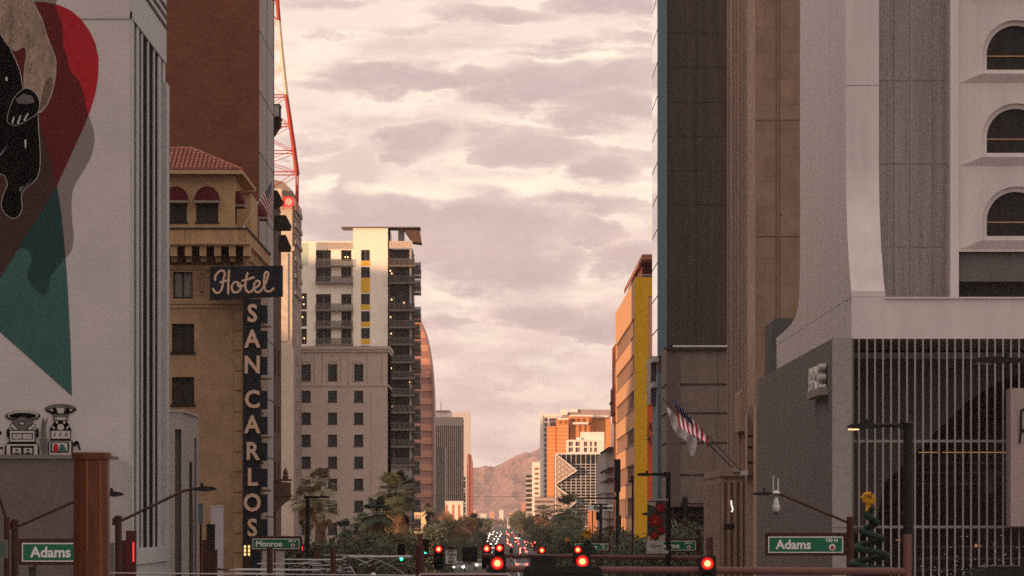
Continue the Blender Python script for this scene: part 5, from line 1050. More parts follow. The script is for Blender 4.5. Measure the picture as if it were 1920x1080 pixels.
    for (y0, ym, y1) in ((851, 882.5, 908), (911, 940, 975)):
        mb = MB(); p = lambda x, y, o=0: (U(x, D), D - o, Z(y, D)); A, Bp, C_ = p(1042, y0, .3), p(1081, ym, 2.8), p(1042, y1, .3); A2, B2, C2 = p(1042, y0, .3), p(1081, ym, .3), p(1042, y1, .3)
        mb.face([A, Bp, C_], 0); mb.face([A, B2, Bp], 0); mb.face([C_, Bp, B2], 0)
        for k in range(0, 7):
            f = k / 6; a = Vector(A).lerp(Vector(C_), f); mb.tube(a, Vector(A).lerp(Vector(Bp), f) + Vector((0, -.05, 0)), .045, n=4, m=1) if k else None; mb.tube(Vector(C_).lerp(Vector(A), f), Vector(C_).lerp(Vector(Bp), f) + Vector((0, -.05, 0)), .045, n=4, m=1)
            mb.tube(Vector(A).lerp(Vector(Bp), f), Vector(C_).lerp(Vector(Bp), f), .04, n=4, m=1)
        mb.tube(A, Bp, .12, n=5, m=1); mb.tube(Bp, C_, .12, n=5, m=1); mb.build('glass_pyramid', [mat('bronze_lit_glass', (0.17, 0.10, 0.075), .3, .25, .3), MATS['grid_white']], t)
    D = 1380.0; t = thing('orange_brick_plinth', 'orange brick block under the white roadside sign', 'building', (U(1118, D), D + 8, 0)); B(MB(), 1103, 1140, 957, 1200, D, 15).build('wall', mat('terracotta_wall', (0.50, 0.20, 0.10), .85, .12, .4), t)
    t = thing('white_office_slab', 'white office slab with short dark windows beside balconied flats', 'building', (U(1003, 2300), 2310, 0)); D = 2300.0
    B(MB(), 998, 1013.5, 866, 1200, D, 25).build('wall', T['hot'], t)
    for k in range(7): B(MB(), 1002.5, 1009.5, 877 + k * 9.2, 881 + k * 9.2, D - .15, .3).build('window', MATS['cortenw'] if 0 else T['orange_d'], t)
    t = thing('grey_balcony_flats', 'small grey block of flats with stacked dark balconies', 'building', (U(991, 2320), 2330, 0)); D = 2320.0; B(MB(), 986, 998, 880, 1200, D, 20).build('wall', mat('flat_grey', (0.30, 0.27, 0.25), .8, .1), t)
    for k in range(8): mb = MB(); B(mb, 985.5, 998, 896 + 9 * k, 898.5 + 9 * k, D - 1.5, 1.4, 0); B(mb, 986, 998, 890.5 + 9 * k, 896 + 9 * k, D - .2, .1, 1); mb.build('balcony', [T['paleglass'], T['recess']], t)
    t = thing('banded_car_park', 'low pinkish banded block right of the white slab', 'building', (U(1022, 1900), 1910, 0)); D = 1900.0; mb = MB(); B(mb, 1003, 1042, 932, 1200, D, 20, 1)
    for k in range(5): B(mb, 1002.5, 1042, 934 + 9 * k, 938.5 + 9 * k, D - .4, .4, 0)
    mb.build('wall', [mat('pink_concrete', (0.46, 0.35, 0.31), .8, .08, .3), mat('band_gap', (0.20, 0.14, 0.13), .7, .2)], t)
    # white roadside sign
    t = thing('white_name_sign', 'white street side sign with black lettering cut by a pole', 'sign', (U(1126, 540), 540, 0)); D = 540.0; mb = MB(); B(mb, 1103.5, 1149.5, 946.5, 957.8, D, .2, 0); mb.build('panel', T['wht'], t); mb = MB(); B(mb, 1110, 1112, 957, 1200, D + .1, .2); B(mb, 1142, 1144, 957, 1200, D + .1, .2); mb.build('post', T['brownm'], t)
    text(t, 'Charidnes', .38, T['black'], FS(U(1130.5, D), D - .03, Z(952, D)), ext=.02, bold=.02)
far_right()

# unseen blocks added outside the frame only to cast shade on street and towers
for k, (a, b, c, d, h, lab) in enumerate([(-300, -66, 60, 330, 56, 'unseen added shade block west of the mural building'),
        (-125, -70, 345, 470, 62, 'unseen added shade block west of the brick high rise'), (-330, -150, 540, 740, 46, 'unseen added low wide shade block west of the hotels'), (-340, -150, 760, 1010, 66, 'unseen added shade slab west of the balcony tower'), (-215, -150, 1325, 1500, 58, 'unseen added shade slab west of the copper banded tower'), (-230, -120, 1885, 1925, 62, 'unseen added thin shade slab west of the pinstriped tower')]):
    t = thing('shade_block', lab, 'building', ((a + b) / 2, (c + d) / 2, 0)); mb = MB(); mb.box(a, b, c, d, 0, h, 0)
    z = 4
    while z < h - 3: mb.box(a - .1, b + .1, c - .1, d + .1, z, z + 1.5, 1); z += 3.6
    mb.box(a + 10, a + 30, c + 10, c + 30, h, h + 5, 0); mb.build('wall', [T_ for T_ in (M_['taupe'], M_['recess'])], t)
# ================================================================== STREET FURNITURE
def street_sign(D, pxl, pxr, pyt, pyb, word, num, label, pole=None, txt_px=None, arm=None, tilt=0.0, cut=None, numx=None, group=None):
    """illuminated-type street name sign: brown frame, green panel, pale border, word, block number, round emblem. pixel box is the green panel"""
    T = M_; x0, x1, z0, z1 = U(pxl, D), U(pxr, D), Z(pyb, D), Z(pyt, D); h = z1 - z0; w = x1 - x0
    t = thing('street_name_sign', label, 'street sign', ((x0 + x1) / 2, D, z0), group)
    f = .13 * h + .03
    mb = MB(); mb.box(x0 - f, x1 + f * 1.2, D + .05, D + .26, z0 - f, z1 + f * 1.25); mb.build('frame', T['brownm'], t)
    mb = MB(); b = .045 * h + .01; mb.box(x0, x1, D + .03, D + .05, z0, z1, 0); mb.box(x0 + b, x1 - b, D + .024, D + .03, z0 + b, z1 - b, 1); mb.build('panel', [T['wht'], T['green_sign']], t)
    text(t, word, h * .78, T['wht'], FS(U(txt_px, D), D + .02, (z0 + z1) / 2 - .02 * h), ext=.004, bold=.012)
    text(t, num, h * .30, T['wht'], FS(x1 - .155 * w, D + .02, z1 - .24 * h), ext=.004, bold=.004, name='block_number')
    mb = MB(); c = (x1 - .145 * w, z0 + .34 * h); mb.prism([(c[0] + .2 * h * cos(a * pi / 10), c[1] + .2 * h * sin(a * pi / 10)) for a in range(20)], lambda p, d: (p[0], D + d, p[1]), .014, .0235, 0)
    mb.prism([(c[0] + .13 * h * cos(a * pi / 10), c[1] - .01 + (.13 if a > 10 else .09) * h * sin(a * pi / 10)) for a in range(20)], lambda p, d: (p[0], D + d, p[1]), .008, .0138, 1)
    mb.prism([(c[0] - .09 * h, c[1] + .02 * h), (c[0], c[1] + .16 * h), (c[0] + .03 * h, c[1] + .03 * h)], lambda p, d: (p[0], D + d, p[1]), .004, .0078, 1); mb.build('emblem', [T['wht'], T['redp']], t)
    return t
def pole_thing(name, label, cat, D, px, pyt, r, m, group=None, n=12, cap=True, r2=None):
    x = U(px, D); t = thing(name, label, cat, (x, D, 0), group); mb = MB(); mb.tube((x, D, 0.25), (x, D, Z(pyt, D)), r * 1.15 if r2 is None else r2, r, n); mb.build('pole', m, t)
    mb = MB(); mb.lathe((x, D, 0), [(r * 2.2, 0), (r * 2.2, .12), (r * 1.5, .22), (r * 1.25, .45)], 12); mb.build('base', m, t)
    return t
street_sign(194, 41, 196, 1018, 1053, 'Adams', '100 N', 'green Adams street sign in a brown frame, half behind the rust column', txt_px=95)
street_sign(215, 1440.5, 1581, 1006, 1036.5, 'Adams', '100 N', 'green Adams street sign with a red emblem in front of the grey wall', txt_px=1488)
street_sign(322, 473.5, 561.5, 1010, 1029.5, 'Monroe', '200 N', 'green Monroe street sign in front of the hotel blade sign', txt_px=504)
street_sign(325, 1216, 1304.5, 1014, 1032, 'Monroe', '200 N', 'green Monroe street sign partly behind the lamp post and winter banner', txt_px=1251)
street_sign(445, 1077, 1140.5, 1019, 1031.5, 'Van Buren', '300 N', 'small green Van Buren street sign behind the red signals', txt_px=1099)
# pole and lamp arms
def lamp_arm(D, px, pyt, pts, head, label, lit=False, r=.11, m='brownm', dirn=1, group=None, armr=.045):
    """pole at px, arm through pts (photo pixels), flat lamp head spanning head=(x0,x1,y)"""
    x = U(px, D); t = pole_thing('street_lamp', label, 'street lamp', D, px, pyt, r, M_[m], group)
    mb = MB(); mb.path([(U(a, D), D, Z(b, D)) for a, b in pts], armr, 8); mb.lathe((x, D, Z(pyt, D) - .02), [(r * 1.1, 0), (r * 1.1, .06), (.01, .09)], 10); mb.tube((x - r * 1.3, D, Z(pts[0][1], D) - .12), (x - r * 1.3, D, Z(pts[0][1], D) + .12), .06, n=6); mb.build('arm', M_[m], t)
    a, b, y = head; xa, xb, z = U(a, D), U(b, D), Z(y, D); w = xb - xa; mb = MB(); sgn = 1 if pts[-1][0] < (a + b) / 2 else -1
    pr = [(0, .02), (.12, .05), (.55, .085), (.85, .06), (1, .0), (.9, -.03), (.45, -.06), (.1, -.045)]
    q = [(xa + w * p if sgn > 0 else xb - w * p, z + k * 1.1) for p, k in pr]; mb.prism(q, lambda p, d: (p[0], D + d, p[1]), -.17, .17); cx = xa + w * (.36 if sgn > 0 else .64); mb.lathe((cx, D, z + .07), [(.05, 0), (.05, .10), (.03, .13)], 8)
    hd = mb.build('lamp_head', M_['black'], t)
    mb = MB(); c0 = xa + w * (.45 if sgn > 0 else .08); mb.box(c0, c0 + w * .3, D - .12, D + .12, z - .085, z - .066); mb.build('lens', emis('lamp_lit', (1, .50, .2), 3) if lit else mat('lamp_lens', (0.2, 0.19, 0.18), .3), hd)
    return t
lamp_arm(200, 28, 976, [(28, 985), (36, 986), (140, 940), (205, 928)], (196, 233, 927), 'brown street lamp with a rising arm that passes behind the rust column')
lamp_arm(205, 222, 970, [(222, 978), (232, 974), (345, 920), (366, 916)], (362, 408, 917), 'brown street lamp with a long rising arm across the pale building')
t = pole_thing('sign_post', 'leaning brown post with a slim branch at the far edge of the scene', 'post', 190, 13, 970, .09, M_['brownm']); mb = MB(); mb.path([(U(13, 190), 190, Z(1000, 190)), (U(10, 190), 190, Z(966, 190)), (U(-4, 190), 190, Z(925, 190))], .05); mb.build('branch', M_['brownm'], t)
t = thing('small_street_sign', 'faded green sign edge on the leaning post', 'street sign', (U(2, 188), 188, Z(1046, 188))); mb = MB(); mb.box(U(-40, 188), U(14.5, 188), 188, 188.1, Z(1046, 188), Z(1012, 188), 0); mb.box(U(-40, 188), U(12.5, 188), 187.99, 187.999, Z(1043, 188), Z(1015, 188), 1); mb.build('panel', [M_['slab'], mat('faded_green', (0.07, 0.11, 0.10), .6, .2, 3)], t)
t = thing('dark_camera', 'small dark camera box below the Adams sign', 'camera', (U(62, 192), 192, 0)); mb = MB(); mb.tube((U(62, 192), 192, 0), (U(62, 192), 192, Z(1062, 192)), .04, n=8); mb.build('pole', M_['brownm'], t); mb = MB(); mb.box(U(55, 192), U(68, 192), 191.8, 192.1, Z(1084, 192), Z(1064, 192)); mb.prism([(U(53, 192), Z(1064, 192)), (U(69, 192), Z(1059, 192)), (U(70, 192), Z(1063, 192)), (U(55, 192), Z(1068, 192))], lambda p, d: (p[0], 191.7 + d, p[1]), 0, .5); mb.build('body', M_['dcorn'], t)
lamp_arm(420, 577, 931, [(577, 932), (596, 932)], (592, 621, 932), 'black street lamp in front of the twin palms', m='black', r=.13, armr=.09)
lamp_arm(300, 1253, 887, [(1253, 889), (1222, 889)], (1193, 1224, 890), 'black street lamp carrying the winter banner', m='black', r=.11, armr=.07)
lamp_arm(335, 1311, 994, [(1311, 998), (1300, 993), (1258, 964), (1234, 958), (1222, 963)], (1203, 1224, 964), 'thin brown lamp behind the winter banner', r=.10)
lamp_arm(172, 1703, 795, [(1703, 797.5), (1640, 797.5)], (1586, 1648, 800), 'black lamp post with a glowing lamp in front of the slats', lit=True, m='black', r=.135, armr=.05)
lamp_arm(150, 2010, 670, [(2010, 676), (1920, 676)], (1820, 1925, 676), 'large black lamp head reaching in over the slats', m='black', r=.15, armr=.06)
lamp_arm(520, 1158, 880, [(1158, 934), (1110, 934)], (1086, 1114, 934), 'thick black post with a dark arm in front of the peach wall', m='black', r=.15, armr=.07)
MB().box(U(1152, 520), U(1163.5, 520), 519.7, 520.3, Z(922, 520), Z(861, 520)).build('housing', M_['black'], S.objects['street_lamp.006'])
lamp_arm(430, 1186.5, 893, [(1186.5, 895), (1184, 899)], (1178, 1189, 903), 'thin brown pole with a white camera beside the yellow building', r=.07)
for D, px, y, r, lab, m in ((530, 1126.5, 946, .13, 'dark post in front of the white name sign', 'black'), (470, 1284.5, 931, .14, 'short stout dark post below the concrete podium', 'black'), (170, 788, 1023, .11, 'dark brown post left of the first red signal', 'brownm'),
                              (240, 593.5, 1024, .09, 'thin dark post under the twin palms', 'brownm'), (235, 624.5, 1026, .10, 'dark red post beside the wire fittings', 'brownm'), (215, 506, 1026, .10, 'brown post under the Monroe sign', 'brownm'), (238, 699.5, 1050, .045, 'thin red post near the wire arch', 'brownm'), (620, 1163, 966, .1, 'slim far post beside the thick black one', 'brownm'), (900, 804, 955, .07, 'far slim palm coloured pole by the yellow block', 'brownm')):
    pole_thing('post', lab, 'post', D, px, y, r, M_[m])
t = S.objects['post.001']; mb = MB(); x = U(1284.5, 470); mb.lathe((x, 470, Z(1008, 470)), [(.1, 0), (.32, .15), (.36, .5), (.30, .8), (.1, .9)], 10); mb.lathe((x, 470, Z(956, 470)), [(.14, 0), (.2, .1), (.2, .85), (.12, .95)], 10); mb.build('equipment', M_['black'], t)
t = S.objects['post']; mb = MB(); D = 530; mb.box(U(1118, D), U(1127, D), D - .3, D + .1, Z(975, D), Z(960, D)); mb.path([(U(1108, D), D, Z(946, D)), (U(1140, D), D, Z(946, D))], .06); mb.build('equipment', M_['black'], t)

# traffic signals -------------------------------------------------------------
def signal_head(D, px, pyt, w=.46, h=1.16, lit='red', label=None, group='red traffic signals', lens_y=None, cut=False):
    x, zt = U(px, D), Z(pyt, D); t = thing('traffic_signal', label, 'traffic light', (x, D, zt - h), group); T = M_
    mb = MB(); c = .04
    mb.prism([(x - w / 2 + c, zt), (x + w / 2 - c, zt), (x + w / 2, zt - c), (x + w / 2, zt - h + c), (x + w / 2 - c, zt - h), (x - w / 2 + c, zt - h), (x - w / 2, zt - h + c), (x - w / 2, zt - c)], lambda p, d: (p[0], D + d, p[1]), 0, .22)
    mb.build('housing', mat('signal_black', (0.012, 0.009, 0.008), .5, .2, 3), t); r = .155
    cols = {'red': (emis('signal_red_core', (1, .055, .018), 16), emis('signal_red_glow', (1, .006, .004), 6.0), emis('signal_red_rim', (1, .01, .006), .55)), 'green': (emis('signal_green_core', (.05, 1, .45), 9), emis('signal_green_glow', (.01, .8, .35), 2), emis('signal_green_rim', (.01, .8, .35), .2))}[lit]
    for k in range(3):
        zc = zt - h * (k + .5) / 3; on = (k == 0 and lit == 'red') or (k == 2 and lit == 'green')
        mb = MB(); n = 24; rr = [(0, -.035), (.05, -.034), (.082, -.03), (.125, -.02), (.165, -.003)]
        for (ra, da), (rb, db) in zip(rr, rr[1:]):
            for q in range(n):
                a, b = 2 * pi * q / n, 2 * pi * (q + 1) / n; P = lambda rad, dep, an: (x + rad * cos(an), D + dep, zc + rad * sin(an)); m = 0 if rb <= .085 else 1 if rb < .13 else 2
                if ra == 0: mb.face([P(0, da, 0), P(rb, db, a), P(rb, db, b)], m)
                else: mb.face([P(ra, da, a), P(ra, da, b), P(rb, db, b), P(rb, db, a)][::-1], m)
        off = mat('signal_lens_off', [(0.05, 0.006, 0.005), (0.05, 0.03, 0.004), (0.004, 0.022, 0.014)][k], .25) if False else mat('signal_off_%d' % k, [(0.05, 0.006, 0.005), (0.03, 0.02, 0.004), (0.004, 0.022, 0.014)][k], .25)
        mb.build('lens', cols if on else [off, off, off], t)
        mb = MB()
        for q in range(14):
            a, b = radians(-12) + radians(204) * q / 14, radians(-12) + radians(204) * (q + 1) / 14; R1 = r + .015
            P = lambda an, d, rad=R1: (x + rad * cos(an), D + d, zc + rad * sin(an)); da = -.02 - .21 * max(0, sin(a)) ** .6; db = -.02 - .21 * max(0, sin(b)) ** .6
            mb.face([P(a, 0), P(b, 0), P(b, db), P(a, da)]); mb.face([P(a, 0, R1 + .012), P(a, da, R1 + .012), P(b, db, R1 + .012), P(b, 0, R1 + .012)])
            mb.face([P(a, da), P(b, db), P(b, db, R1 + .012), P(a, da, R1 + .012)])
        mb.build('visor', mat('visor_lit_red', (0.09, 0.03, 0.025), .5, .1, 3) if on and lit == 'red' else MATS['signal_black'], t)  # visor over a lit red lens is tinted red, the glow put into its colour
    return t
Dn, Df_ = 170.0, 300.0
signal_head(Df_, 822.5, 1022, label='red signal beside the no turn on red sign')
signal_head(Df_ + 2, 912.5, 1021, label='red signal immediately left of the paired lights')
signal_head(Df_, 936.5, 1020, label='red signal just above the biggest red light')
signal_head(Df_ + 40, 1016, 1026, w=.44, h=1.0, label='red signal peeping over the small black sign back')
signal_head(Df_, 1083.5, 1023, label='red signal above and left of the half hidden one')
signal_head(Dn, 932.5, 1042.5, label='biggest red signal, hanging lowest above the road centre')
signal_head(Dn, 1092, 1039, label='red signal half hidden by the large black sign back')
signal_head(Dn, 1326.5, 1043, label='red signal alone on the mast arm in front of the fluted base')
for D, px, y, lab, lt in ((430, 752.5, 1042, 'green signal in the dark trees by the wire arch', 'green'), (430, 797, 1033, 'green signal right of the dark brown post', 'green'), (900, 958.5, 1039, 'small green signal beside the road traffic', 'green'), (1100, 1003, 1015, 'small red signal right of the queue of cars', 'red'), (1300, 969, 1031, 'tiny red signal over the queue of cars', 'red'), (1500, 974, 1008, 'distant green signal among the tail lights', 'green')):
    h = 1.2; signal_head(D, px, y - (0 if lt == 'red' else 2 * h / 3 * F / D) + 0, w=.5, h=h, lit=lt, label=lab, group='distant signals')
def mast(D, x0, x1, y0, y1, r, label, pole_px=None, py_top=None, name='signal_mast_arm'):
    xa, xb = U(x0, D), U(x1, D); pp = U(pole_px, D) if pole_px else xb; t = thing(name, label, 'signal pole', (pp, D, 0)); mb = MB(); mb.tube((xa, D + .35, Z(y0, D)), (pp, D + .35, Z(y1, D)), r, r * 1.25, 12); mb.build('arm', mat('pinkish_brown_pole', (0.155, 0.070, 0.062), .45, .2, 2), t)
    mb = MB(); mb.tube((pp, D + .35, 0), (pp, D + .35, Z(y1, D) + 1.0), r * (1.4 if D < 200 else 1.9), r * (1.3 if D < 200 else 1.6), 12); mb.lathe((pp, D + .35, 0), [(r * 3, 0), (r * 3, .15), (r * 2, .3)], 12); mb.build('pole', MATS['pinkish_brown_pole'], t)
mast(Df_, 905, 1310, 1041.5, 1047, .10, 'long brown mast arm carrying the farther signals', pole_px=1331, py_top=976)
mast(Dn, 912, 1420, 1067, 1072, .085, 'nearer brown mast arm carrying the large signals', pole_px=1703)
mast(Df_, 850, 905, 1040, 1040.5, .07, 'short dark mast arm between the no turn sign and black box', pole_px=788)
t = thing('regulatory_sign', 'white sign with black words NO TURN ON RED', 'road sign', (U(845, Df_), Df_, Z(1057, Df_))); mb = MB(); mb.box(U(835.5, Df_), U(856, Df_), Df_, Df_ + .04, Z(1057, Df_), Z(1029, Df_), 0); mb.box(U(835, Df_), U(856.5, Df_), Df_ - .1, Df_ + .1, Z(1029, Df_), Z(1026, Df_), 1); mb.build('panel', [mat('sign_panel_dusty', (0.68, 0.63, 0.61), .6, .06, 3), M_['black']], t)
for k, wd in enumerate(('NO', 'TURN', 'ON', 'RED')): text(t, wd, .165, M_['black'], FS(U(845.7, Df_), Df_ - .006, Z(1033.5 + 6.6 * k, Df_)), ext=.003, bold=.006)
def blackbox(D, a, b, y0, y1, label, r=.0):
    t = thing('road_sign', label, 'road sign', (U((a + b) / 2, D), D, Z(y1, D))); mb = MB(); xa, xb, za, zb = U(a, D), U(b, D), Z(y1, D), Z(y0, D); pts = []
    for cx, cz, s in ((xb - r, zb - r, 0), (xa + r, zb - r, 90), (xa + r, za + r, 180), (xb - r, za + r, 270)):
        for q in range(5): a_ = radians(s + 22.5 * q); pts.append((cx + r * cos(a_), cz + r * sin(a_)))
    if r == 0: pts = [(xb, zb), (xa, zb), (xa, za), (xb, za)]
    mb.prism(pts, lambda p, d: (p[0], D + d, p[1]), -.05, .02); mb.build('panel', M_['black'], t); mb = MB()
    for z in (.3, .7): mb.box(xa + .1, xb - .1, D - .075, D - .052, za + (zb - za) * z, za + (zb - za) * z + .04)
    mb.build('stiffener', mat('black_rib', (0.018, 0.016, 0.016), .6), t); mb = MB(); mb.tube(((xa + xb) / 2, D + .15, za), ((xa + xb) / 2, D + .15, zb - .02), .05, n=6); mb.build('bracket', M_['brownm'], t)
blackbox(Df_, 867, 895, 1026, 1053.5, 'square black sign back hanging beside the no turn sign')
blackbox(200, 994, 1042.5, 1042, 1066, 'black sign back directly under a small red light')
blackbox(165, 981, 1129, 1061.5, 1105, 'wide black sign back with rounded corners at the lowest centre', r=.14)
t = thing('guide_sign', 'large dark sign with a pale rounded border rising at the lowest edge', 'road sign', (U(873, 168), 168, Z(1130, 168))); D = 168.0
def rrect(a, b, za, zb, r):
    pts = []
    for cx, cz, s in ((b - r, zb - r, 0), (a + r, zb - r, 90), (a + r, za + r, 180), (b - r, za + r, 270)):
        for q in range(6): a_ = radians(s + 18 * q); pts.append((cx + r * cos(a_), cz + r * sin(a_)))
    return pts
mb = MB(); mb.prism(rrect(U(784, D), U(958, D), Z(1130, D), Z(1074.5, D), .1), lambda p, d: (p[0], D + d, p[1]), 0, .03, 0); mb.prism(rrect(U(787, D), U(955, D), Z(1127, D), Z(1077.5, D), .08), lambda p, d: (p[0], D + d, p[1]), -.004, -.0005, 1); mb.build('panel', [M_['pale'], mat('sign_dark_red', (0.07, 0.02, 0.025), .6, .1)], t)
mb = MB(); mb.tube((U(880, D), D + .1, 0), (U(880, D), D + .1, Z(1080, D)), .06, n=8); mb.build('post', M_['brownm'], t)
# side-on red signals by the annex and other glowing edges
def side_signal(D, a, b, y0, y1, gx, g0, g1, label):
    t = thing('side_signal', label, 'traffic light', (U(a, D), D, Z(y1, D))); MB().box(U(a, D), U(b, D), D, D + .4, Z(y1, D), Z(y0, D)).build('housing', mat('maroon_housing', (0.075, 0.012, 0.014), .5, .2, 3), t)
    if g0: MB().box(U(gx, D), U(gx + 2.4, D), D - .02, D + .3, Z(g1, D), Z(g0, D)).build('lens', emis('side_red', (1, .03, .03), 1.6), t)
    mb = MB(); mb.tube((U((a + b) / 2, D), D + .2, 0), (U((a + b) / 2, D), D + .2, Z(y1, D)), .05, n=6); mb.build('post', M_['brownm'], t)
side_signal(202, 236, 254.5, 995, 1082, 249, 1017, 1053, 'taller maroon signal housing seen side on with a red glow')
side_signal(206, 226, 238, 1013, 1082, 0, 0, 0, 'shorter maroon signal housing behind the taller one')
side_signal(140, 198, 205, 1020, 1050, 202.5, 1028, 1043, 'signal mostly hidden by the rust column with a red sliver')
side_signal(330, 563, 566, 1020, 1036, 564.5, 1024, 1032, 'slim red glowing signal edge beside the Monroe sign')
side_signal(171, 1696, 1699.6, 1033, 1085, 1696, 1036, 1070, 'red glowing signal edge on the black lamp post')
for D, a, b, y0, y1, m, lab in ((260, 379, 394, 1015, 1085, 'brownm', 'taller brown equipment cabinet in front of the hotel'), (262, 395, 407, 1033, 1085, 'brownm', 'shorter brown cabinet beside the taller one'), (268, 387, 402.5, 985, 1032, 'black', 'black box sign before the white banner board'),
                               (275, 395, 418.5, 950, 1090, 'wht', 'tall white banner board in front of the hotel'), (290, 372, 380, 946, 983, 'teal', 'small slate blue board at the corner of the pale building'), (330, 492, 507, 1036, 1090, 'pale', 'pale kiosk pillar under the Monroe sign'), (333, 517, 533, 1034, 1090, 'pale', 'second pale kiosk pillar under the Monroe sign'), (330, 458, 469, 1046, 1090, 'brownm', 'brown cabinet below the small lit windows')):
    t = thing('street_box', lab, 'cabinet', (U((a + b) / 2, D), D, 0)); zb = 0 if y1 > 1080 else Z(y1, D); MB().box(U(a, D), U(b, D), D, D + .35, zb, Z(y0, D)).build('body', M_[m] if m != 'wht' else mat('banner_white', (0.50, 0.48, 0.50), .6, .1, 1.5), t)
    mb = MB(); mb.box(U(a, D) - .02, U(b, D) + .02, D - .02, D + .37, Z(y0, D), Z(y0, D) + .05); mb.build('cap', M_[m] if m != 'wht' else MATS['banner_white'], t)
    if zb: MB().tube((U((a + b) / 2, D), D + .2, 0), (U((a + b) / 2, D), D + .2, zb), .05, n=6).build('post', M_['brownm'], t)
t = thing('lit_window_box', 'two glowing yellow lantern panes under the hotel sign', 'lantern', (U(463, 338), 338, Z(1046, 338)))
mb = MB(); mb.box(U(456, 338), U(471, 338), 338.1, 338.3, Z(1047, 338), Z(1018, 338)); mb.build('frame', M_['black'], t)
for a in (457.5, 465):
    for k in range(3): MB().box(U(a, 338), U(a + 3.6, 338), 338.0, 338.1, Z(1028 + 7 * k, 338), Z(1022.5 + 7 * k, 338)).build('pane', emis('lantern_yellow', (1, .66, .26), .95), t)
# dome camera on its own arm beside the right Adams sign
D = 213.0; t = pole_thing('camera_pole', 'brown pole with slanted arm, dome camera and flat lamp over the grey wall', 'camera pole', D, 1594, 969, .12, M_['brownm']); mb = MB(); p = lambda x, y, o=0: (U(x, D), D + o, Z(y, D)); mb.path([p(1594, 982), p(1588, 979), p(1462, 926), p(1440, 924)], .045, 8); mb.build('arm', M_['brownm'], t)
mb = MB(); q = [p(a, b) for a, b in ((1409, 926), (1416, 923.5), (1440, 922.5), (1450, 925), (1440, 929), (1416, 928.5))]; mb.prism([(a[0], a[2]) for a in q], lambda c, d: (c[0], D - .15 + d, c[1]), 0, .3); mb.tube(p(1434, 923), p(1432, 915), .03, n=6); mb.build('lamp_head', M_['black'], t)
c = mb = MB(); x = U(1455, D); mb.lathe((x, D - .1, Z(932, D)), [(.05, -.5), (.11, -.45), (.10, -.2), (.06, -.05), (.055, .0)], 12); mb.lathe((x, D - .1, Z(960, D)), [(.01, -.02), (.08, .02), (.13, .12), (.13, .2), (.05, .3)], 14); mb.lathe((x, D - .1, Z(926, D)), [(.13, 0), (.14, .03), (.10, .08), (.03, .12)], 12); mb.tube((x - .09, D, Z(922, D)), (x - .09, D, Z(891, D)), .018, n=6); mb.tube((x + .07, D, Z(922, D)), (x + .07, D, Z(897, D)), .026, n=6); d_ = mb.build('dome_camera', mat('camera_white', (0.55, 0.53, 0.52), .4, .1, 3), t, smooth=False)
MB().lathe((x, D - .1, Z(960, D) - .06), [(.01, -.03), (.05, -.01), (.08, .04)], 10).build('dark_lens', M_['black'], d_)
# winter banner
D = 298.0; t = thing('winter_banner', 'hanging banner of red poinsettias above a white panel reading Merry', 'banner', (U(1229, D), D, Z(1035, D))); p = lambda x, y: (U(x, D), Z(y, D))
mb = MB(); mb.box(U(1213.5, D), U(1247, D), D, D + .02, Z(1013, D), Z(939, D), 0); mb.box(U(1212.5, D), U(1244, D), D - .004, D + .021, Z(1036, D), Z(1013, D), 1); mb.build('cloth', [mat('banner_green', (0.05, 0.06, 0.045), .8, .4, 4), mat('banner_pale', (0.48, 0.46, 0.44), .8, .08, 2)], t)
mb = MB(); mb.box(U(1213, D), U(1253, D), D - .03, D + .03, Z(938, D), Z(935.5, D)); mb.box(U(1212, D), U(1253, D), D - .03, D + .03, Z(1038, D), Z(1032, D)); mb.build('rod', M_['pale'], t)
pm = [mat('poinsettia_red', (0.30, 0.012, 0.014), .8, .35, 6), mat('banner_cream', (0.42, 0.38, 0.24), .8, .1, 4), mat('poinsettia_yellow', (0.45, 0.30, 0.05), .8), mat('poinsettia_dark_red', (0.15, 0.008, 0.01), .8, .3, 6)]; mb = MB(); lv = [0.006]
def petal(cx, cy, an, L, wd, m):
    lv[0] += .0012; a = radians(an); ux, uy = cos(a), sin(a); q = [(cx, cy), (cx + ux * L * .45 - uy * wd, cy + uy * L * .45 + ux * wd), (cx + ux * L, cy + uy * L), (cx + ux * L * .45 + uy * wd, cy + uy * L * .45 - ux * wd)]
    mb.flat(q, lambda c: (U(c[0], D), D - lv[0], Z(c[1], D)), m)
for q in ([(1214, 941), (1230, 941), (1229, 950), (1214, 945)], [(1214, 1004), (1222, 1007), (1228, 1012.6), (1214, 1012.6)], [(1238, 1004), (1247, 1001), (1247, 1012.6), (1233, 1012.6)]): mb.flat(q, lambda c: (U(c[0], D), D - .004, Z(c[1], D)), 1)
for cx, cy, R0, n0 in ((1229, 976, 17, 8), (1238, 952, 12, 7), (1227, 1004, 11, 6), (1240, 994, 10, 6)):
    for k in range(n0): petal(cx, cy, k * 360 / n0 + 20, min(R0, 17), R0 * .28, 3)
    for k in range(n0 - 1): petal(cx, cy, k * 360 / (n0 - 1), R0 * .75, R0 * .22, 0)
petal(1228, 978, 100, 3.5, 1.2, 2); petal(1228, 976, 20, 3, 1, 2)
mb.build('flower_print', pm, t)
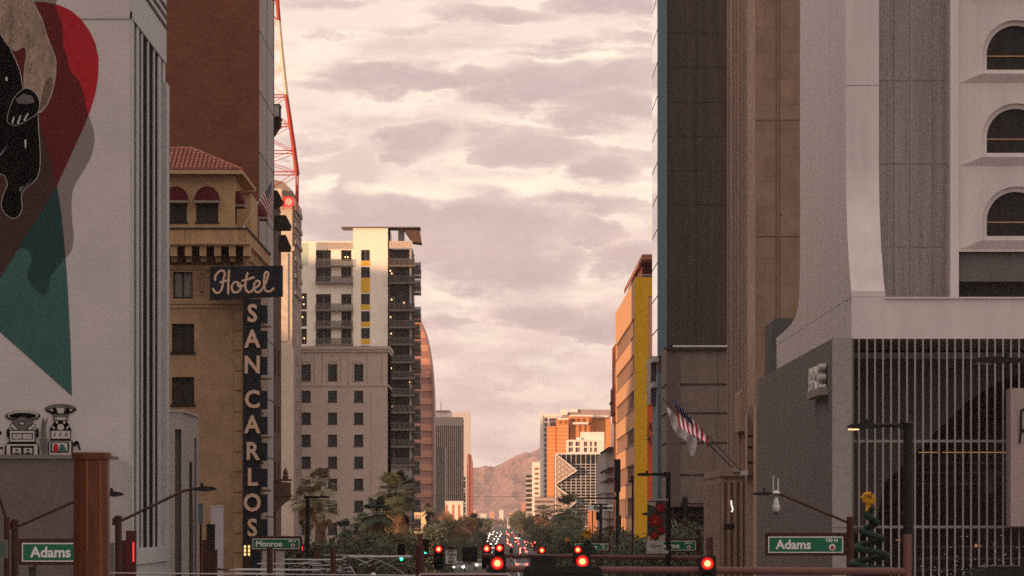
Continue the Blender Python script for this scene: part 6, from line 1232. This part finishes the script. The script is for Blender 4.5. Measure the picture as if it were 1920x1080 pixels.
# handwritten word
mb = MB(); 
for s in ([(1218, 1027), (1220, 1020), (1222, 1025), (1225, 1019), (1225, 1027)], [(1227, 1025), (1229.5, 1023), (1228, 1021.5), (1227, 1025), (1229, 1027), (1230.5, 1026)], [(1231, 1022), (1231.5, 1027), (1232, 1023), (1233.5, 1022)], [(1234, 1022), (1234.5, 1027), (1235, 1023), (1236.5, 1022)], [(1237, 1022), (1238, 1026), (1240.5, 1022), (1238, 1031), (1236.5, 1030)]): mb.path([(U(a, D), D - .01, Z(b, D)) for a, b in s], .011, 4)
mb.build('handwriting', mat('banner_ink', (0.12, 0.05, 0.05), .8), t)
# tinsel decorations
def tinsel(D, px, ytop, ybot, w, label, bow=1.0):
    x = U(px, D); t = thing('tinsel_tree', label, 'decoration', (x, D, 0), 'spiral tinsel trees on posts'); MB().tube((x, D, 0), (x, D, Z(ytop, D)), .04, n=8).build('post', M_['black'], t)
    mb = MB(); pts = []; turns = 5.5; n = int(turns * 28); zt, zb = Z(ytop, D), Z(ybot, D)
    for k in range(n + 1):
        f = k / n; a = f * turns * 2 * pi + .4; r = w * (.05 + f * .95); pts.append(Vector((x + r * cos(a), D + r * .8 * sin(a), zt + (zb - zt) * f)))
    for a, b in zip(pts, pts[1:]): mb.tube(a, b, .10, .10, 7, 0)
    for k in range(1500):
        q = R_.choice(pts); d = Vector((R_.gauss(0, 1), R_.gauss(0, 1), R_.gauss(0, 1))).normalized(); p0 = q + d * .08; s = d.orthogonal().normalized() * .012; mb.face([p0 - s, p0 + s, p0 + d * .085], 0)
    mb.build('garland', mat('dark_tinsel', (0.010, 0.032, 0.026), .6, .5, 8), t)
    mb = MB(); c = Vector((x - .05, D, Z(ytop, D) + .28 * bow))
    for k in range(110):
        a = R_.uniform(0, 2 * pi); d = Vector((cos(a), R_.uniform(-.5, .5), sin(a) * .9)); s = Vector((-d.z, 0, d.x)) * R_.uniform(.02, .05) * bow; p0 = c + d * .03; L = R_.uniform(.12, .27) * bow; mid = p0 + d * L * .6 + Vector((0, -.05, 0)); mb.face([p0, mid - s, p0 + d * L, mid + s], 0)
    mb.face([c + Vector((-.06, 0, 0)), c + Vector((-.12, -.02, -.42 * bow)), c + Vector((.05, -.02, -.42 * bow)), c + Vector((.07, 0, 0))], 0)
    mb.build('bow', mat('gold_ribbon', (0.55, 0.27, 0.02), .35, .5, 9, metal=.3), t)
tinsel(205, 1632, 951, 1120, .95, 'dark green spiral tinsel tree with a gold bow before the slats')
tinsel(430, 1102, 1013, 1040, .75, 'small dark tinsel tree with a gold bow in front of the Van Buren sign', bow=1.5)
tinsel(700, 1064, 1016, 1036, 1.0, 'faint far tinsel tree left of the gold bowed one', bow=.9)
# light rail overhead fittings: tubes, struts, insulators
def wires():
    t = thing('overhead_wire_support', 'tangle of galvanised tubes and insulators for the tram wires', 'wire support', (U(650, 238), 238, 0)); D = 238.0; p = lambda x, y, o=0: (U(x, D), D + o, Z(y, D))
    mb = MB()
    for a, b, r in (((532, 1049), (640, 1049.5), .028), ((482, 1057), (602, 1056.5), .022), ((440, 1067), (601, 1068.5), .03), ((440, 1074.5), (531, 1075.5), .024), ((655, 1044), (771, 1043.5), .045), ((606, 1040.5), (700, 1041.5), .014), ((560, 1057), (600, 1049), .02), ((612, 1072), (628, 1058), .02), ((640, 1049), (657, 1041), .022), ((600, 1066), (640, 1070), .02), ((585, 1060), (632, 1060), .018), ((660, 1044), (690, 1056), .016), ((655, 1060), (668, 1080), .02), ((700, 1049), (672, 1060), .016), ((690, 1062), (716, 1050), .014)): mb.tube(p(*a), p(*b), r, n=7)
    mb.build('tube', M_['silver'], t)
    mb = MB()
    for pts, r in (([(480, 1081), (498, 1066), (506, 1070)], .03), ([(562, 1081), (581, 1060), (596, 1052)], .026), ([(540, 1065), (595, 1052), (640, 1049)], .014), ([(690, 1047), (708, 1050), (732, 1061), (750, 1071), (764, 1081)], .026), ([(705, 1067), (720, 1059), (739, 1050), (770, 1046)], .014), ([(770, 1062), (752, 1056), (735, 1060), (720, 1068)], .010)): MB().path([p(*q, .2) for q in pts], r, 6).build('strut', mat('dull_strut', (0.24, 0.22, 0.22), .5, .3, 5), t)
    for px, y0, k, r in ((645, 1042, 5, .10), (654, 1062, 4, .15), (612, 1050, 2, .12), (604, 1058, 3, .08), (570, 1062, 2, .07)):
        mb = MB(); x = U(px, D)
        for j in range(k): z = Z(y0 + 7 * j, D); mb.lathe((x, D + .1, z - .1), [(r * .4, 0), (r, .03), (r * .85, .06), (r * .4, .09)], 10)
        mb.build('insulator', mat('insulator_grey', (0.20, 0.19, 0.19), .4, .5, 5), t)
    mb = MB()
    for a, b, c_, d in ((586, 604, 1063, 1073), (634, 642, 1060, 1074), (614, 626, 1052, 1058)): mb.box(U(a, D), U(b, D), D + .1, D + .5, Z(d, D), Z(c_, D))
    mb.build('junction_box', MATS['dull_strut'], t)
    mb = MB(); mb.tube((U(650, D), D + .5, 0), (U(650, D), D + .5, Z(1042, D)), .09, n=8); mb.build('post', M_['dcorn'], t)
    t = thing('contact_wire', 'long thin grey wire tube crossing low in front of the pale building', 'wire', (U(500, 200), 200, Z(1077, 200))); D = 200.0; mb = MB(); mb.tube((U(203, D), D, Z(1074.5, D)), (U(830, D), D, Z(1079.5, D)), .022, n=6); mb.build('wire', M_['silver'], t)
    t = thing('wire_bracket', 'brown tipped bracket tube left of the Monroe sign', 'bracket', (U(440, 236), 236, Z(1068, 236))); D = 236.0; mb = MB(); mb.tube((U(405, D), D, Z(1067, D)), (U(430, D), D, Z(1069, D)), .05, .03, 8, 0); mb.tube((U(430, D), D, Z(1069, D)), (U(600, D), D, Z(1069, D)), .024, n=6, m=1); mb.build('tube', [M_['dcorn'], M_['silver']], t)
    t = thing('globe_lamp', 'small white globe lamp on the thin red post', 'lamp', (U(700, 238), 237.8, Z(1085, 238))); MB().lathe((U(700, 238), 237.8, Z(1079, 238)), [(.02, -.12), (.09, -.08), (.12, 0), (.09, .08), (.02, .11)], 12).build('globe', mat('globe_white', (.7, .68, .66), .3), t)
    t = thing('span_wire', 'single dark wire spanning the street before the mountain', 'wire', (0, 900, Z(930, 900))); mb = MB(); D = 900.0
    for k in range(24): a, b = 770 + k * 16, 786 + k * 16; s = lambda x: 928 + 3.2 * (1 - ((x - 960) / 190) ** 2); mb.tube((U(a, D), D, Z(s(a), D)), (U(b, D), D, Z(s(b), D)), .022, n=4)
    mb.build('wire', M_['black'], t)
wires()

# ================================================================== TREES AND PALMS
import numpy as np
def leaf_mesh(name, m, seed, R, H, n, size, lobes=9, squash=.75, droop=0.0):
    rs = np.random.RandomState(seed); cs = []
    for k in range(lobes):
        a = rs.uniform(0, 2 * pi); r = R * rs.uniform(.1, .72); cs.append((r * cos(a), r * sin(a), H * rs.uniform(.25, .82), R * rs.uniform(.28, .5)))
    cs = np.array(cs); pk = rs.choice(len(cs), n, p=cs[:, 3] ** 2 / (cs[:, 3] ** 2).sum()); d = rs.normal(size=(n, 3)); d /= np.linalg.norm(d, axis=1)[:, None]; rad = rs.uniform(.45, 1.0, n) ** .6
    clump = rs.normal(size=(n, 3)) * .06 * R; P = cs[pk, :3] + d * (rad * cs[pk, 3])[:, None] * np.array([1, 1, squash]) + clump; P[:, 2] -= droop * np.abs(rs.normal(size=n)) * .5
    t = rs.normal(size=(n, 3)); t[:, 2] -= droop; t /= np.linalg.norm(t, axis=1)[:, None]; b = np.cross(t, rs.normal(size=(n, 3))); b /= np.linalg.norm(b, axis=1)[:, None]; s = size * rs.uniform(.6, 1.3, n)[:, None]
    V = np.stack([P - t * s, P + b * s * .45, P + t * s, P - b * s * .45], 1).reshape(-1, 3); me = bpy.data.meshes.new(name); me.from_pydata(V.tolist(), [], [(4 * i, 4 * i + 1, 4 * i + 2, 4 * i + 3) for i in range(n)]); me.materials.append(m); me.update(); return me
def make_tree(seed, m, label, H=7.0, R=3.2, n=7000, size=.16, lobes=11, droop=0., trunk=.25, cat='tree', name='street_tree'):
    t = thing(name, label, cat, (0, 0, 0)); me = leaf_mesh('crown', m, seed, R, H, n, size, lobes, droop=droop); o = bpy.data.objects.new('crown', me); S.collection.objects.link(o); o.parent = t
    mb = MB(); rr = random.Random(seed); mb.tube((0, 0, 0), (.1, 0, H * .3), trunk, trunk * .75, 8)
    for k in range(6): a = rr.uniform(0, 6.28); mb.tube((.1, 0, H * .28), (R * .5 * cos(a), R * .5 * sin(a), H * rr.uniform(.5, .75)), trunk * .55, trunk * .12, 5)
    mb.build('trunk', mat('bark', (0.07, 0.05, 0.04), .95, .4, 4), t); return t
G1 = mat('dark_leaf', (0.085, 0.098, 0.060), .7, .55, .8); G2 = mat('olive_leaf', (0.125, 0.13, 0.072), .7, .5, .6); G3 = mat('autumn_leaf', (0.21, 0.12, 0.058), .75, .55, .35); G4 = mat('grey_green_leaf', (0.115, 0.13, 0.085), .7, .5, .5)
protos = {}
def tree(kind, px, D, H, label, group=None, wx=1.0):
    args = {'dark': (11, G1, 7.0, 3.4, 8000, .16, 12, .5), 'dark2': (23, G4, 7.0, 3.6, 8000, .17, 13, .8), 'olive': (37, G2, 7.0, 3.5, 6000, .2, 12, 0.), 'autumn': (41, G3, 7.0, 3.4, 5000, .22, 11, 0.), 'cyp': (53, G1, 9.0, 1.5, 3500, .2, 9, 0.)}[kind]
    if kind not in protos: protos[kind] = make_tree(args[0], args[1], label, args[2], args[3], args[4], args[5], args[6], args[7]); o = protos[kind]; o['used'] = 1; o.location = (U(px, D), D, 0); o.scale = (H / 7 * wx, H / 7 * wx, H / 7)
    else: o = copy_tree(protos[kind], (U(px, D), D, 0), label, rotz=R_.uniform(0, 6.28), scale=(H / 7 * wx, H / 7 * wx, H / 7))
    o['label'] = label
    if group: o['group'] = group
    return o
LT = 'leafy trees along the west pavement'; RT = 'leafy trees along the east pavement'; FT = 'trees lining the far street'
for kind, px, D, H, lab in (('dark', 548, 425, 6.6, 'dark tree at the foot of the stone balcony'), ('dark2', 590, 440, 6.5, 'grey green tree under the twin palms'), ('dark', 632, 470, 6.7, 'dark tree below the third window column'), ('dark2', 668, 520, 5.8, 'lower grey green tree between the palms'), ('dark', 705, 560, 6.8, 'dark bushy tree at the feet of the dark fan palm'),
                          ('olive', 733, 600, 6.9, 'olive tree hanging beside the shaggy palm'), ('dark2', 765, 640, 7.2, 'grey green tree right of the shaggy palm'), ('dark', 790, 700, 6.0, 'dark tree left of the first red signal'), ('dark2', 820, 800, 5.2, 'grey green tree behind the no turn sign'), ('dark', 848, 900, 5.2, 'dark low tree behind the square black sign back'), ('dark2', 880, 1000, 5.0, 'grey green tree above the black box at the kerb')): tree(kind, px, D, H, lab, LT)
for kind, px, D, H, lab in (('dark', 1355, 440, 6.8, 'dark tree at the fluted entrance base'), ('dark2', 1318, 445, 8.0, 'grey green tree inside the podium shade'), ('dark', 1282, 452, 7.2, 'dark tree behind the stout dark post'), ('dark2', 1250, 470, 6.5, 'grey green tree behind the winter banner'), ('dark', 1212, 530, 6.2, 'dark tree at the foot of the yellow wall'), ('dark2', 1180, 560, 6.6, 'grey green tree at the foot of the peach wall'), ('olive', 1150, 600, 7.0, 'olive tree under the concrete car park'),
                          ('dark', 1120, 680, 5.6, 'dark tree behind the Van Buren sign'), ('dark2', 1090, 760, 5.8, 'grey green tree by the small gold bow'), ('olive', 1062, 900, 7.2, 'tall olive tree before the folded glass pyramids'), ('dark', 1045, 1000, 5.8, 'dark tree left of the Van Buren sign'), ('olive', 1030, 1150, 7.0, 'olive tree right of the small black sign back'), ('dark2', 1012, 1300, 6.6, 'grey green tree over the small red signal')): tree(kind, px, D, H, lab, RT)
for kind, px, D, H, lab in (('autumn', 846, 1400, 9, 'tall rusty brown tree below the cream block'), ('autumn', 868, 1700, 8.4, 'rusty tree in front of the pale glass tower foot'), ('olive', 832, 1250, 8, 'olive tree before the brown roofed shop'), ('autumn', 858, 1200, 5.8, 'low rusty tree left of the queue of headlights'), ('olive', 880, 2000, 9, 'olive tree beside the slim red tower'), ('cyp', 895.5, 1900, 9, 'dark pointed cypress at the street edge'),
                          ('dark', 905, 1500, 5, 'low dark tree right of the cypress'), ('olive', 1010, 1700, 9, 'broad olive tree below the banded block'), ('autumn', 1000, 2100, 9, 'rusty tree below the balconied flats'), ('dark', 1018, 1500, 8.2, 'tall dark tree below the banded block'), ('olive', 990, 2600, 12, 'olive tree beside the salmon tower'), ('autumn', 1028, 1420, 8, 'orange tinted tree at the foot of the gridded glass'), ('dark', 978, 3000, 14, 'dark far tree under the salmon tower'), ('olive', 906, 2600, 9, 'olive far tree right of the red tower'), ('dark', 1150, 800, 5.8, 'dark tree before the terracotta wall'), ('dark2', 1075, 840, 7.4, 'tall grey green tree in front of the gridded glass')): tree(kind, px, D, H, lab, FT)

def make_palm(seed, m, label, H, r=1.9, skirt=1.0, nf=46, tr=.22):
    t = thing('fan_palm', label, 'palm', (0, 0, 0), 'fan palms'); rr = random.Random(seed); mb = MB()
    def frond(base, d, L, drop, mi, w=.9):
        pts = []; q = base.copy(); v = d.copy()
        for k in range(6): pts.append(q.copy()); q = q + v * (L * .55 / 5); v = (v + Vector((0, 0, -drop * .09))).normalized()
        for a, b in zip(pts, pts[1:]): mb.tube(a, b, .02, n=4, m=mi, caps=False)
        c = pts[-1]; side = v.cross(Vector((0, 0, 1)));
        if side.length < .1: side = Vector((1, 0, 0))
        side.normalize(); up = side.cross(v).normalized()
        for k in range(17):
            an = radians(-78 + 156 * k / 16); dd = (v * cos(an) + side * sin(an) * w).normalized(); l = L * .52 * (.65 + .35 * cos(an)); mid = c + dd * l * .62 + up * .02; tip = c + dd * l + Vector((0, 0, -.10 - drop * .16)) * l; s = dd.cross(up).normalized() * l * .055; mb.face([c, mid - s, tip, mid + s], mi)
    top = Vector((0, 0, H))
    for k in range(nf):
        a = rr.uniform(0, 2 * pi); e = rr.uniform(-.25, 1.35); d = Vector((cos(a) * cos(e), sin(a) * cos(e), sin(e))); frond(top + Vector((0, 0, rr.uniform(-.2, .1))), d, r * rr.uniform(.85, 1.15), .5 + (1.3 - e) * .5, 0)
    for k in range(int(26 * skirt)):
        a = rr.uniform(0, 2 * pi); e = rr.uniform(-1.4, -.35); d = Vector((cos(a) * cos(e), sin(a) * cos(e), sin(e))); frond(top + Vector((0, 0, rr.uniform(-.9 * skirt, -.1))), d, r * rr.uniform(.7, 1.0), 1.5, 1, .6)
    mb.build('crown', [m, mat('dead_frond', (0.20, 0.125, 0.062), .9, .45, 3)], t)
    mb = MB(); prev = Vector((0, 0, 0))
    for k in range(1, 13): q = Vector((sin(k * .5 + seed) * .05, 0, H * k / 12)); mb.tube(prev, q, tr * (1.25 - .25 * k / 12) + (.05 if k % 2 else 0), tr * (1.2 - .25 * k / 12), 9); prev = q
    mb.build('trunk', mat('palm_bark', (0.115, 0.075, 0.055), .95, .35, 5), t); return t
PG = mat('palm_leaf', (0.24, 0.21, 0.125), .6, .4, 1.5); PD = mat('dark_palm_leaf', (0.055, 0.075, 0.045), .6, .4, 1.5)
def palm(D, px, py, label, m, r, seed, skirt=1., nf=46):
    H = Z(py, D); t = make_palm(seed, m, label, H, r, skirt, nf); t.location = (U(px, D), D, 0); return t
palm(560, 597, 908, 'taller pale fan palm in front of the pinkish stone block', PG, 1.75, 1, .6)
palm(540, 576, 940, 'shorter pale fan palm behind the black street lamp', PG, 1.75, 2, .7)
palm(545, 606, 958, 'lowest of the three pale fan palms', PG, 1.45, 12, .4, 34)
palm(620, 741, 930, 'shaggy dark fan palm with hanging dead fronds', mat('olive_palm', (0.070, 0.078, 0.042), .6, .45, 1.5), 2.5, 3, 2.6, 60)
palm(600, 705, 967, 'dark green fan palm left of the shaggy one', PD, 1.9, 4, .4)
palm(610, 684, 985, 'lower dark fan palm beside the window column', PD, 1.6, 14, .3, 36)
palm(600, 646, 995, 'small young fan palm before the stone wall', PD, 1.2, 5, .3, 30)
palm(1200, 818, 990, 'small far palm by the brown roofed shop', PG, 2.2, 6, .3, 34)
palm(900, 804, 958, 'thin tall palm by the small yellow block', PG, 1.3, 7, .3, 26)
palm(1500, 1018, 962, 'far palm beside the banded block', PG, 2.4, 8, .4, 30)
palm(1050, 1068, 960, 'grey green palm in front of the glass pyramids', mat('grey_palm', (0.12, 0.12, 0.075), .6, .4, 1.5), 3.4, 9, .8, 50)
# bare-branched shrub tree with fairy lights in front of the slats
def lit_tree(px, D, H, R, seed, label):
    t = make_tree(seed, mat('black_green_leaf', (0.022, 0.030, 0.022), .7, .5, 2), label, H, R, 2600, .085, 10, 0., .1, name='small_tree'); t['group'] = 'small trees with fairy lights'; t.location = (U(px, D), D, 0); mb = MB(); rr = random.Random(seed)
    for k in range(40): a = rr.uniform(0, 6.28); q = R * rr.uniform(.2, .9); z = H * rr.uniform(.55, .98); c = (q * cos(a) + t.location.x, q * sin(a) + D, z); mb.box(c[0] - .012, c[0] + .012, c[1] - .012, c[1] + .012, c[2] - .012, c[2] + .012)
    o = mb.build('fairy_lights', emis('fairy_light', (1, .85, .7), .3), t); return t
lit_tree(1815, 225, 6.6, 1.5, 71, 'dark little tree with tiny lights, the nearer to the lamp post'); lit_tree(1885, 228, 6.4, 1.5, 72, 'dark little tree with tiny lights under the hanging panel'); lit_tree(1770, 230, 5.6, 1.1, 73, 'lowest of the dark little trees before the slats')
t = thing('dark_vehicle_roof', 'black box top rising before the little trees', 'cabinet', (U(1885, 170), 170, 0)); mb = MB(); mb.prism([(U(1850, 170), 0), (U(1850, 170), Z(1064, 170)), (U(1853, 170), Z(1061.5, 170)), (13.8, Z(1061.5, 170)), (13.8, 0)], lambda p, d: (p[0], 170 + d, p[1]), 0, 3); mb.build('body', M_['black'], t)

# far tree canopy and low houses between the street end and the mountain
def canopy():
    rs = np.random.RandomState(5); n = 26000; y = rs.uniform(3300, 8500, n); side = rs.uniform(-1, 1, n); x = side * 1.0 * (60 + y * .075); keep = (np.abs(x) > 14 + 20 * (y > 6400) * 0) | (y > 6000); x, y = x[keep], y[keep]; n = len(x)
    cell = np.sin(x * .045 + 3) * np.sin(y * .011) ; h = 5.5 + 3.0 * cell + rs.uniform(-2, 2.5, n); z = h * rs.uniform(.3, 1, n); t = rs.normal(size=(n, 3)); t /= np.linalg.norm(t, axis=1)[:, None]; b = np.cross(t, rs.normal(size=(n, 3))); b /= np.linalg.norm(b, axis=1)[:, None]; P = np.stack([x, y, z], 1); s = rs.uniform(1.2, 2.8, n)[:, None]
    V = np.stack([P - t * s, P + b * s, P + t * s, P - b * s], 1).reshape(-1, 3); me = bpy.data.meshes.new('far_tree_canopy'); me.from_pydata(V.tolist(), [], [(4 * i, 4 * i + 1, 4 * i + 2, 4 * i + 3) for i in range(n)]); me.materials.append(mat('far_leaf', (0.115, 0.095, 0.062), .8, .6, .02)); o = bpy.data.objects.new('far_tree_canopy', me); S.collection.objects.link(o); o['kind'] = 'stuff'; o['label'] = 'hazy tree canopy of the far suburbs below the mountain'
canopy()
for k, (px, py, w, D, lab) in enumerate([(905, 962, 14, 7000, 'long pale roofed warehouse just right of the cypress'), (922, 958, 9, 8000, 'small pale house roof below the mountain dip'), (940, 955, 8, 8300, 'smallest pale house at the mountain foot'), (962, 959, 16, 6600, 'wide pale low building left of the salmon tower'), (955, 966, 8, 5200, 'short cream building in the far trees'), (974, 961, 7, 4200, 'bright peach coloured low house by the salmon tower'), (898, 967, 8, 5200, 'cream house beside the red tower foot')]):
    t = thing('far_house', lab, 'house', (U(px, D), D, 0), 'pale low buildings under the mountain'); x0, x1 = U(px - w / 2, D), U(px + w / 2, D); MB().box(x0, x1, D, D + 15, 0, Z(py + 1, D)).build('wall', M_['hot'] if k % 2 == 0 else M_['peach'], t); mb = MB(); zt = Z(py + 1, D); mb.prism([(x0 - .6, zt), (x1 + .6, zt), (x1 - 2, zt + 1.6), (x0 + 2, zt + 1.6)], lambda p, d: (p[0], D - .5 + d, p[1]), 0, 16); mb.build('roof', M_['roofgrey'], t)

# ================================================================== TRAFFIC
def car_mesh():
    prof = [(-2.25, .35), (-2.28, .62), (-2.1, .80), (-1.15, .92), (-.45, 1.38), (.85, 1.42), (1.65, 1.0), (2.2, .95), (2.28, .6), (2.2, .35)]
    return prof
PAINT = []
for k, c in enumerate(((0.55, 0.54, 0.53), (0.05, 0.05, 0.055), (0.22, 0.22, 0.23), (0.20, 0.02, 0.02), (0.04, 0.06, 0.12), (0.65, 0.63, 0.60))): PAINT.append(mat('car_paint_%d' % k, c, .25, .05, 1, spec=.6))
HL = emis('headlight', (1, .78, .52), 9); TL = emis('taillight', (1, .035, .02), 14); BL = emis('brake_light', (1, .085, .04), 34)
def make_car(k, north, brake, full=True):
    t = thing('car', 'car', 'car', (0, 0, 0), 'cars in the street'); s = 1 if north else -1; prof = [(-2.25, .38), (-2.28, .62), (-2.12, .84), (-1.2, .95), (1.3, .98), (2.15, .88), (2.28, .62), (2.2, .38)]
    mb = MB(); mb.prism(prof, lambda p, d: (d, -s * p[0], p[1]), -.88, .88); mb.build('body', PAINT[k % len(PAINT)], t)
    mb = MB(); cab = [(-1.15, .95), (-.45, 1.40), (.9, 1.42), (1.75, .98)]; n = 4
    for (a, za), (b, zb) in zip(cab, cab[1:]): wa = .80 if za < 1.1 else .66; wb = .80 if zb < 1.1 else .66; mb.face([(-wa, -s * a, za), (wa, -s * a, za), (wb, -s * b, zb), (-wb, -s * b, zb)], 1 if (za < 1.1 or zb < 1.1) else 0)
    for sx in (-1, 1): mb.face([(sx * (.80 if z < 1.1 else .66), -s * a, z) for a, z in cab], 1)
    mb.build('cabin', [PAINT[k % len(PAINT)], M_['dark_glass']], t)
    for sx in (-1, 1):
        for yy in (-1.4, 1.4): mb = MB(); mb.tube((sx * .70, s * yy, .33), (sx * .90, s * yy, .33), .33, n=12); mb.build('wheel', M_['black'], t)
        mb = MB(); z = .72
        if north: mb.box(sx * .55, sx * .84, -2.31, -2.25, z - .09, z + .10); mb.build('taillight', BL if brake else TL, t)
        else: mb.box(sx * .50, sx * .80, -2.31, -2.25, z - .12, z + .08); mb.build('headlight', HL, t)
    return t
cars = []; ci = 0
def place(x, y, north, brake, k):
    key = (k % 6, north, brake)
    lane = 'northbound' if north else 'southbound'
    if key not in protos_c: protos_c[key] = make_car(k, north, brake); o = protos_c[key]; o.location = (x, y, .01)
    else: o = copy_tree(protos_c[key], (x, y, .01))
    colr = ['white', 'black', 'grey', 'dark red', 'navy', 'off white'][k % 6]; o['name_c'] = colr; cars.append((o, colr, north, brake, x, y)); return o
protos_c = {}
for lane, north, y, ym, gap in ((2.4, True, 1080, 3600, 75), (5.2, True, 980, 3400, 80), (7.6, True, 1250, 3000, 120), (-2.6, False, 1250, 3400, 210), (-5.8, False, 1600, 3600, 240)):
    while y < ym: place(lane + R_.uniform(-.75, .75), y, north, R_.random() < .55, R_.randrange(6)); y += gap * R_.uniform(.7, 1.5)
place(-3.2, 900, False, False, 0); place(-6.1, 860, False, False, 2); place(2.5, 905, True, False, 5)
words = ['leading', 'second', 'third', 'fourth', 'fifth', 'sixth', 'seventh', 'eighth', 'ninth', 'tenth', 'eleventh', 'twelfth', 'thirteenth', 'fourteenth', 'fifteenth', 'sixteenth', 'seventeenth', 'eighteenth', 'nineteenth', 'twentieth']
def lanename(x, north): return ('inner' if abs(x) < 4 else 'outer' if abs(x) < 6.4 else 'kerbside') + (' lane heading away' if north else ' lane facing the viewer')
from collections import defaultdict
ln = defaultdict(list)
for c in cars: ln[(lanename(c[4], c[2]), c[1])].append(c)
for (l, colr), lst in ln.items():
    lst.sort(key=lambda c: c[5])
    for i, c in enumerate(lst):
        c[0]['label'] = f"{words[i] if i else 'nearest'} {colr} car in the {l}" if i < 20 else f"{colr} car far off in the {l}"
        del c[0]['name_c']
# ================================================================== HAZE
def haze():
    mb = MB(); mb.box(-3500, 3500, -1500, 12800, -8, 235); m = bpy.data.materials.new('haze'); m.use_nodes = True; nt = m.node_tree; nt.nodes.clear(); out = nt.nodes.new('ShaderNodeOutputMaterial'); v = nt.nodes.new('ShaderNodeVolumePrincipled')
    v.inputs['Color'].default_value = (0.93, 0.80, 0.78, 1); v.inputs['Density'].default_value = 4.2e-5; v.inputs['Anisotropy'].default_value = 0.2; nt.links.new(v.outputs[0], out.inputs['Volume']); o = mb.build('haze', m); o['kind'] = 'stuff'; o['label'] = 'pale dusty evening air filling the street'
haze()
